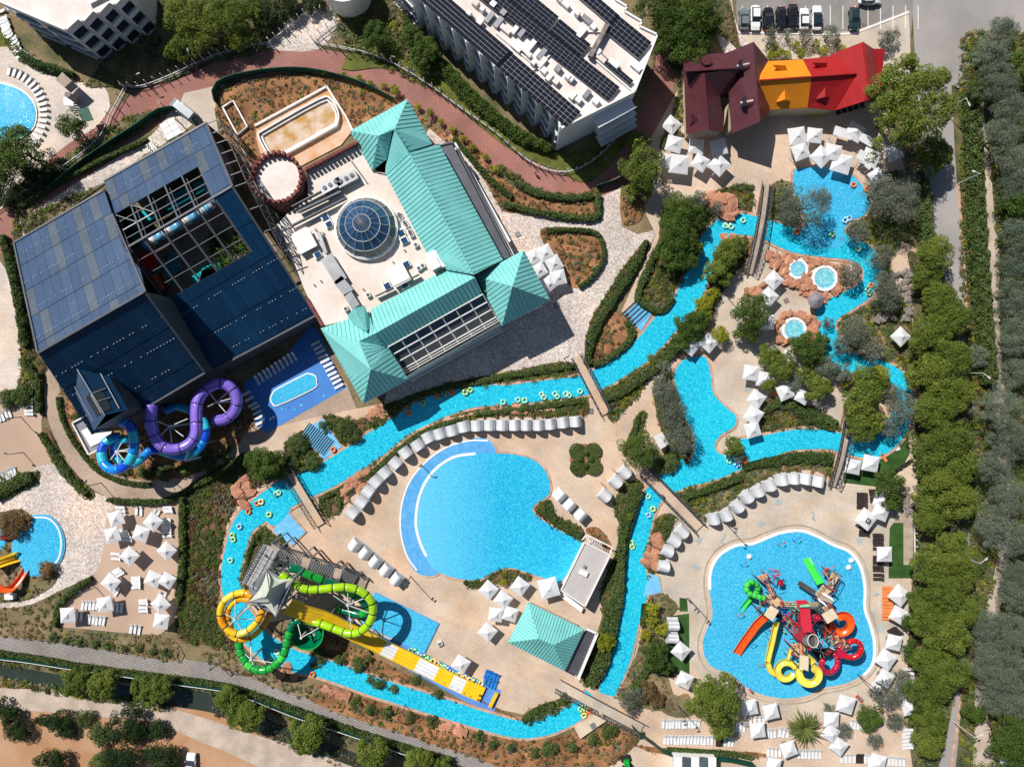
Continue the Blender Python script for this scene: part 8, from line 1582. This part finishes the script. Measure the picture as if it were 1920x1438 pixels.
for a in (('1211 453 8 1190 500 13 1152 560 14 1120 610 16 1104 655 16 1102 684 14', 1.3, 'dark clipped hedge along the cobbles left of the pale path'), ('1238 452 8 1216 500 14 1196 550 14 1204 572 14 1240 584 15 1262 560 12', 1.2, 'hedge wrapping the planted island beside the upper river'), ('1174 604 11 1184 626 13 1172 648 13 1142 672 13 1112 686 11', 1.1, 'hedge along the river side of the sandy bed below the steps'),
          ('1024 434 10 1066 432 9 1116 438 9 1130 462 9 1129 492 9 1104 526 9 1084 538 8', 1.0, 'low hedge framing the triangular bed beside the clustered parasols'), ('944 384 12 996 397 12 1060 408 13 1116 409 14 1120 386 13 1122 366 12', 1.2, 'long hedge bending at a corner above the cobbled square'), ('966 344 12 1010 366 12 1070 374 12 1112 368 12', 1.1, 'hedge running just under the red road bend'),
          ('852 262 8 886 302 10 920 340 12 960 372 12', 1.0, 'slanting hedge between red road and bath house'), ('720 764 9 800 738 11 880 720 11 960 704 11 1040 692 11 1080 684 9', .9, 'long low hedge on the upper river bank below the pavilion'), ('1096 750 11 1040 758 11 960 768 9 890 776 8', .9, 'low hedge between the river and the pleated day beds'), ('860 786 8 800 808 10 740 850 10 690 892 9 650 926 9', .9, 'low curved hedge between river and curved day beds'),
          ('80 812 10 100 842 14 124 882 15 166 926 11', 1.2, 'dark hedge between the pink deck and the curved setts path'), ('206 936 10 260 940 12 320 936 12 370 908 12 420 884 12 462 852 12', 1.2, 'curving hedge above the parasol terrace'), ('346 930 13 345 980 14 346 1040 14 342 1090 14 336 1130 12', 1.3, 'upright hedge at the right side of the pink terrace'), ('-6 930 24 26 910 24 66 892 22', 1.4, 'broad hedge above the left cobbled plaza'), ('176 1082 10 142 1104 14 116 1134 13 108 1172 12', 1.2, 'hedge at the left side of the parasol terrace'),
          ('12 746 20 40 738 20 70 734 18', 1.2, 'hedge above the upper pink deck'), ('77 700 13 78 734 13 77 774 11', 1.3, 'upright hedge between pink deck and setts path'), ('112 744 9 122 790 9 150 840 9 190 884 10 240 904 10 284 908 9', .8, 'long thin hedge at the inner side of the setts path'), ('8 444 16 26 500 17 40 570 17 52 650 16', 1.4, 'hedge beside the left wall of the water hall'), ('52 676 12 66 700 16 78 720 14', 1.2, 'hedge tip at the lower left corner of the water hall'),
          ('1194 916 26 1180 960 32 1168 1010 24 1164 1060 20 1158 1110 24 1146 1160 34 1136 1210 34 1122 1250 36 1104 1276 24', 1.8, 'long thick hedge between the kiosk deck and the narrow channel'), ('1284 930 12 1316 920 14 1350 908 14 1388 894 12', 1.3, 'hedge on the bank above the arc of day beds'), ('1390 874 12 1440 864 20 1500 856 24 1556 862 20', 1.1, 'broad hedge below the river near the right-hand bridge'), ('1020 948 16 1040 974 16 1070 994 14 1090 1003 12', 1.2, 'hedge on the corner of the wave pool'),
          ('1812 180 30 1818 280 34 1822 380 34 1828 480 34 1836 600 36 1846 720 34', 2.6, 'tall dark roadside hedge between road and footpath'), ('1726 344 20 1728 420 26 1742 500 24 1748 560 18', 2.0, 'leafy hedge left of the asphalt road'), ('1250 1402 8 1310 1406 9 1370 1410 9 1408 1418 8', .9, 'narrow hedge below the long lounger rows'), ('1428 770 14 1470 756 22 1516 778 30 1562 800 24', 1.2, 'broad shrubbery hedge above the channel by the right-hand bridge'), ('1254 976 14 1244 1010 18 1236 1050 12', 1.1, 'hedge between channel and the day beds by the red rocks'),
          ('1206 1130 10 1204 1170 12 1212 1130 10', 1.0, 'short hedge at the channel bend'), ('1222 1238 10 1206 1260 14 1184 1290 12', 1.2, 'hedge on the right bank of the channel end'), ('1196 778 7 1190 804 11 1180 838 10', 1.0, 'small pointed hedge above the dense round tree'), ('1246 700 12 1238 730 12', 1.1, 'short hedge at the top left of the narrow pool'), ('1130 748 10 1160 740 14 1196 714 16 1230 690 14 1262 662 14 1300 640 10', 1.2, 'long mixed hedge on the sandy side of the middle river'),
          ('-10 1220 8 80 1232 9 180 1250 10 300 1266 10 420 1282 10 480 1300 12 560 1330 14 660 1366 14 760 1398 14 850 1424 14', 1.3, 'long shrubby hedge along the lower edge of the hexagon path'), ('40 390 9 120 342 9 200 300 9 280 264 9', 1.1, 'hedge strip between the red road and the gravel path'), ('60 446 8 140 396 8 220 348 8 300 296 8 350 262 7', .8, 'straw coloured reed hedge beside the water hall roof', leafR), ('770 66 26 800 100 28 840 140 26 880 184 28 930 226 26 980 262 24 1034 284 18', 2.2, 'thick dark shrubbery following the sawtooth front of the hotel', leafD),
          ('44 104 14 70 122 16 110 134 14 144 144 10', 1.6, 'dark shrubs beneath the corner hotel'), ('980 1348 10 1006 1330 14 1040 1318 14', 1.0, 'hedge at the inner bank of the river end'), ('542 836 10 560 818 9 580 848 9 592 868 8 566 880 8 546 862 8', .9, 'hedge around the sandy bed left of the river steps'), ('488 1000 8 470 1030 8 464 1080 8', .8, 'low hedge on the narrow bank left of the stair tower'), ('600 936 8 636 920 10 636 950 10', .8, 'low hedge at the end of the left footbridge'), ('525 1000 8 536 1020 10', .8, 'little hedge strip beside the beach entry')):
    hedge(*a)
# the four-lobed flower bed
e = empty('flower_bed', W(1097, 860), 'clover shaped green flower bed on the open deck', 'flower bed')
for k, (dx, dy) in enumerate(((-1.5, 1.45), (1.4, 1.5), (-1.35, -1.5), (1.5, -1.4))):
    n = 1500; a = rng.uniform(0, 6.28, n); r = 1.55 * np.sqrt(rng.uniform(0, 1, n)); hole = 1; z = .55 + .35 * np.sqrt(np.clip(1 - (r / 1.7) ** 2, 0, 1)) + rng.normal(size=n) * .05; obj('lobe_hedge', leaf_mesh('lobe_hedge', np.stack([dx + r * np.cos(a), dy + r * np.sin(a), z], 1), np.full(n, .27), leafH, up=.7), e, kind='stuff')
for dx, dy in ((-1.0, .1), (.1, 1.3), (1.0, 0), (0, -1.2)):
    n = 220; d = rng.normal(size=(n, 3)); d /= np.linalg.norm(d, axis=1)[:, None]; obj('ball_bush', leaf_mesh('ball_bush', d * .5 + np.array([dx, dy, 1.1]), np.full(n, .22), leafD, up=.3, normals=d), e, kind='stuff')
mb = MB(); mb.lathe([(2.9, 0), (2.7, .5), (.01, .55)], 16); mb.build('soil', soil, e)
# ------------------------------------------------------------------ ground cover in the beds
def tris_scatter(pts, cover):
    P = np.array([W(x, y)[:2] for x, y in pts]); x0, y0 = P.min(0); x1, y1 = P.max(0); x0, x1 = max(x0, -100), min(x1, 100); y0, y1 = max(y0, -76), min(y1, 76)
    if x1 <= x0 or y1 <= y0: return
    dens = {'low': 3.6, 'rich': 3.4, 'dry': 1.7, 'thick': 3.9}[cover]; n = int((x1 - x0) * (y1 - y0) * dens)
    x = rng.uniform(x0, x1, n); y = rng.uniform(y0, y1, n); k = inside(P, x, y) & ~blocked(x, y); x, y = x[k], y[k]; n = len(x)
    if n < 3: return
    pal = {'low': [(leafH, .7), (leafD, .2), (leafL, .04), (leafR, .06)], 'rich': [(leafH, .38), (leafD, .22), (leafL, .1), (leafR, .12), (leafS, .10), (leafP, .08)], 'dry': [(leafR, .42), (leafH, .26), (leafS, .2), (leafL, .04), (leafM, .08)], 'thick': [(leafH, .34), (leafD, .22), (leafP, .14), (leafM, .14), (leafR, .10), (leafS, .06)]}[cover]
    z0 = .16; patch = np.sin(x * .55 + y * .3) + np.sin(x * .21 - y * .47 + 2) + rng.normal(size=n) * .7; order = np.argsort(patch); cs = np.cumsum([0] + [p for _, p in pal]); e = None
    for j, (m, _) in enumerate(pal):
        idx = order[int(cs[j] * n):int(cs[j + 1] * n)]
        if len(idx) == 0: continue
        rad = rng.uniform(.25, .68 if cover != 'dry' else .5, len(idx)); per = 20 if cover != 'dry' else 13
        d = rng.normal(size=(len(idx), per, 3)); d[:, :, 2] = np.abs(d[:, :, 2]); d /= np.linalg.norm(d, axis=2)[:, :, None]
        c = np.stack([x[idx], y[idx], np.full(len(idx), z0)], 1)[:, None, :] + d * rad[:, None, None] * rng.uniform(.5, 1, (len(idx), per, 1)) ** .5
        obj('ground_cover', leaf_mesh('ground_cover', c.reshape(-1, 3), rng.uniform(.18, .38, len(idx) * per), m, up=.4, normals=d.reshape(-1, 3)), None, kind='stuff')
for pts, cover in BEDS:
    if cover: tris_scatter(pts, cover)
for s, cv in (('-60 1330 60 1330 200 1350 330 1400 330 1500 -60 1500', 'dry'), ('1800 60 1990 60 1990 1500 1800 1500', 'rich'), ('620 0 760 0 830 180 700 120 640 80', 'rich'), ('400 1300 560 1370 700 1430 640 1440 500 1380 400 1340', 'dry'), ('0 1268 110 1284 330 1320 330 1334 100 1300 0 1284', 'rich')):
    q = F(s)
    if s.startswith('-60 1330') : continue
    tris_scatter(q, cv)
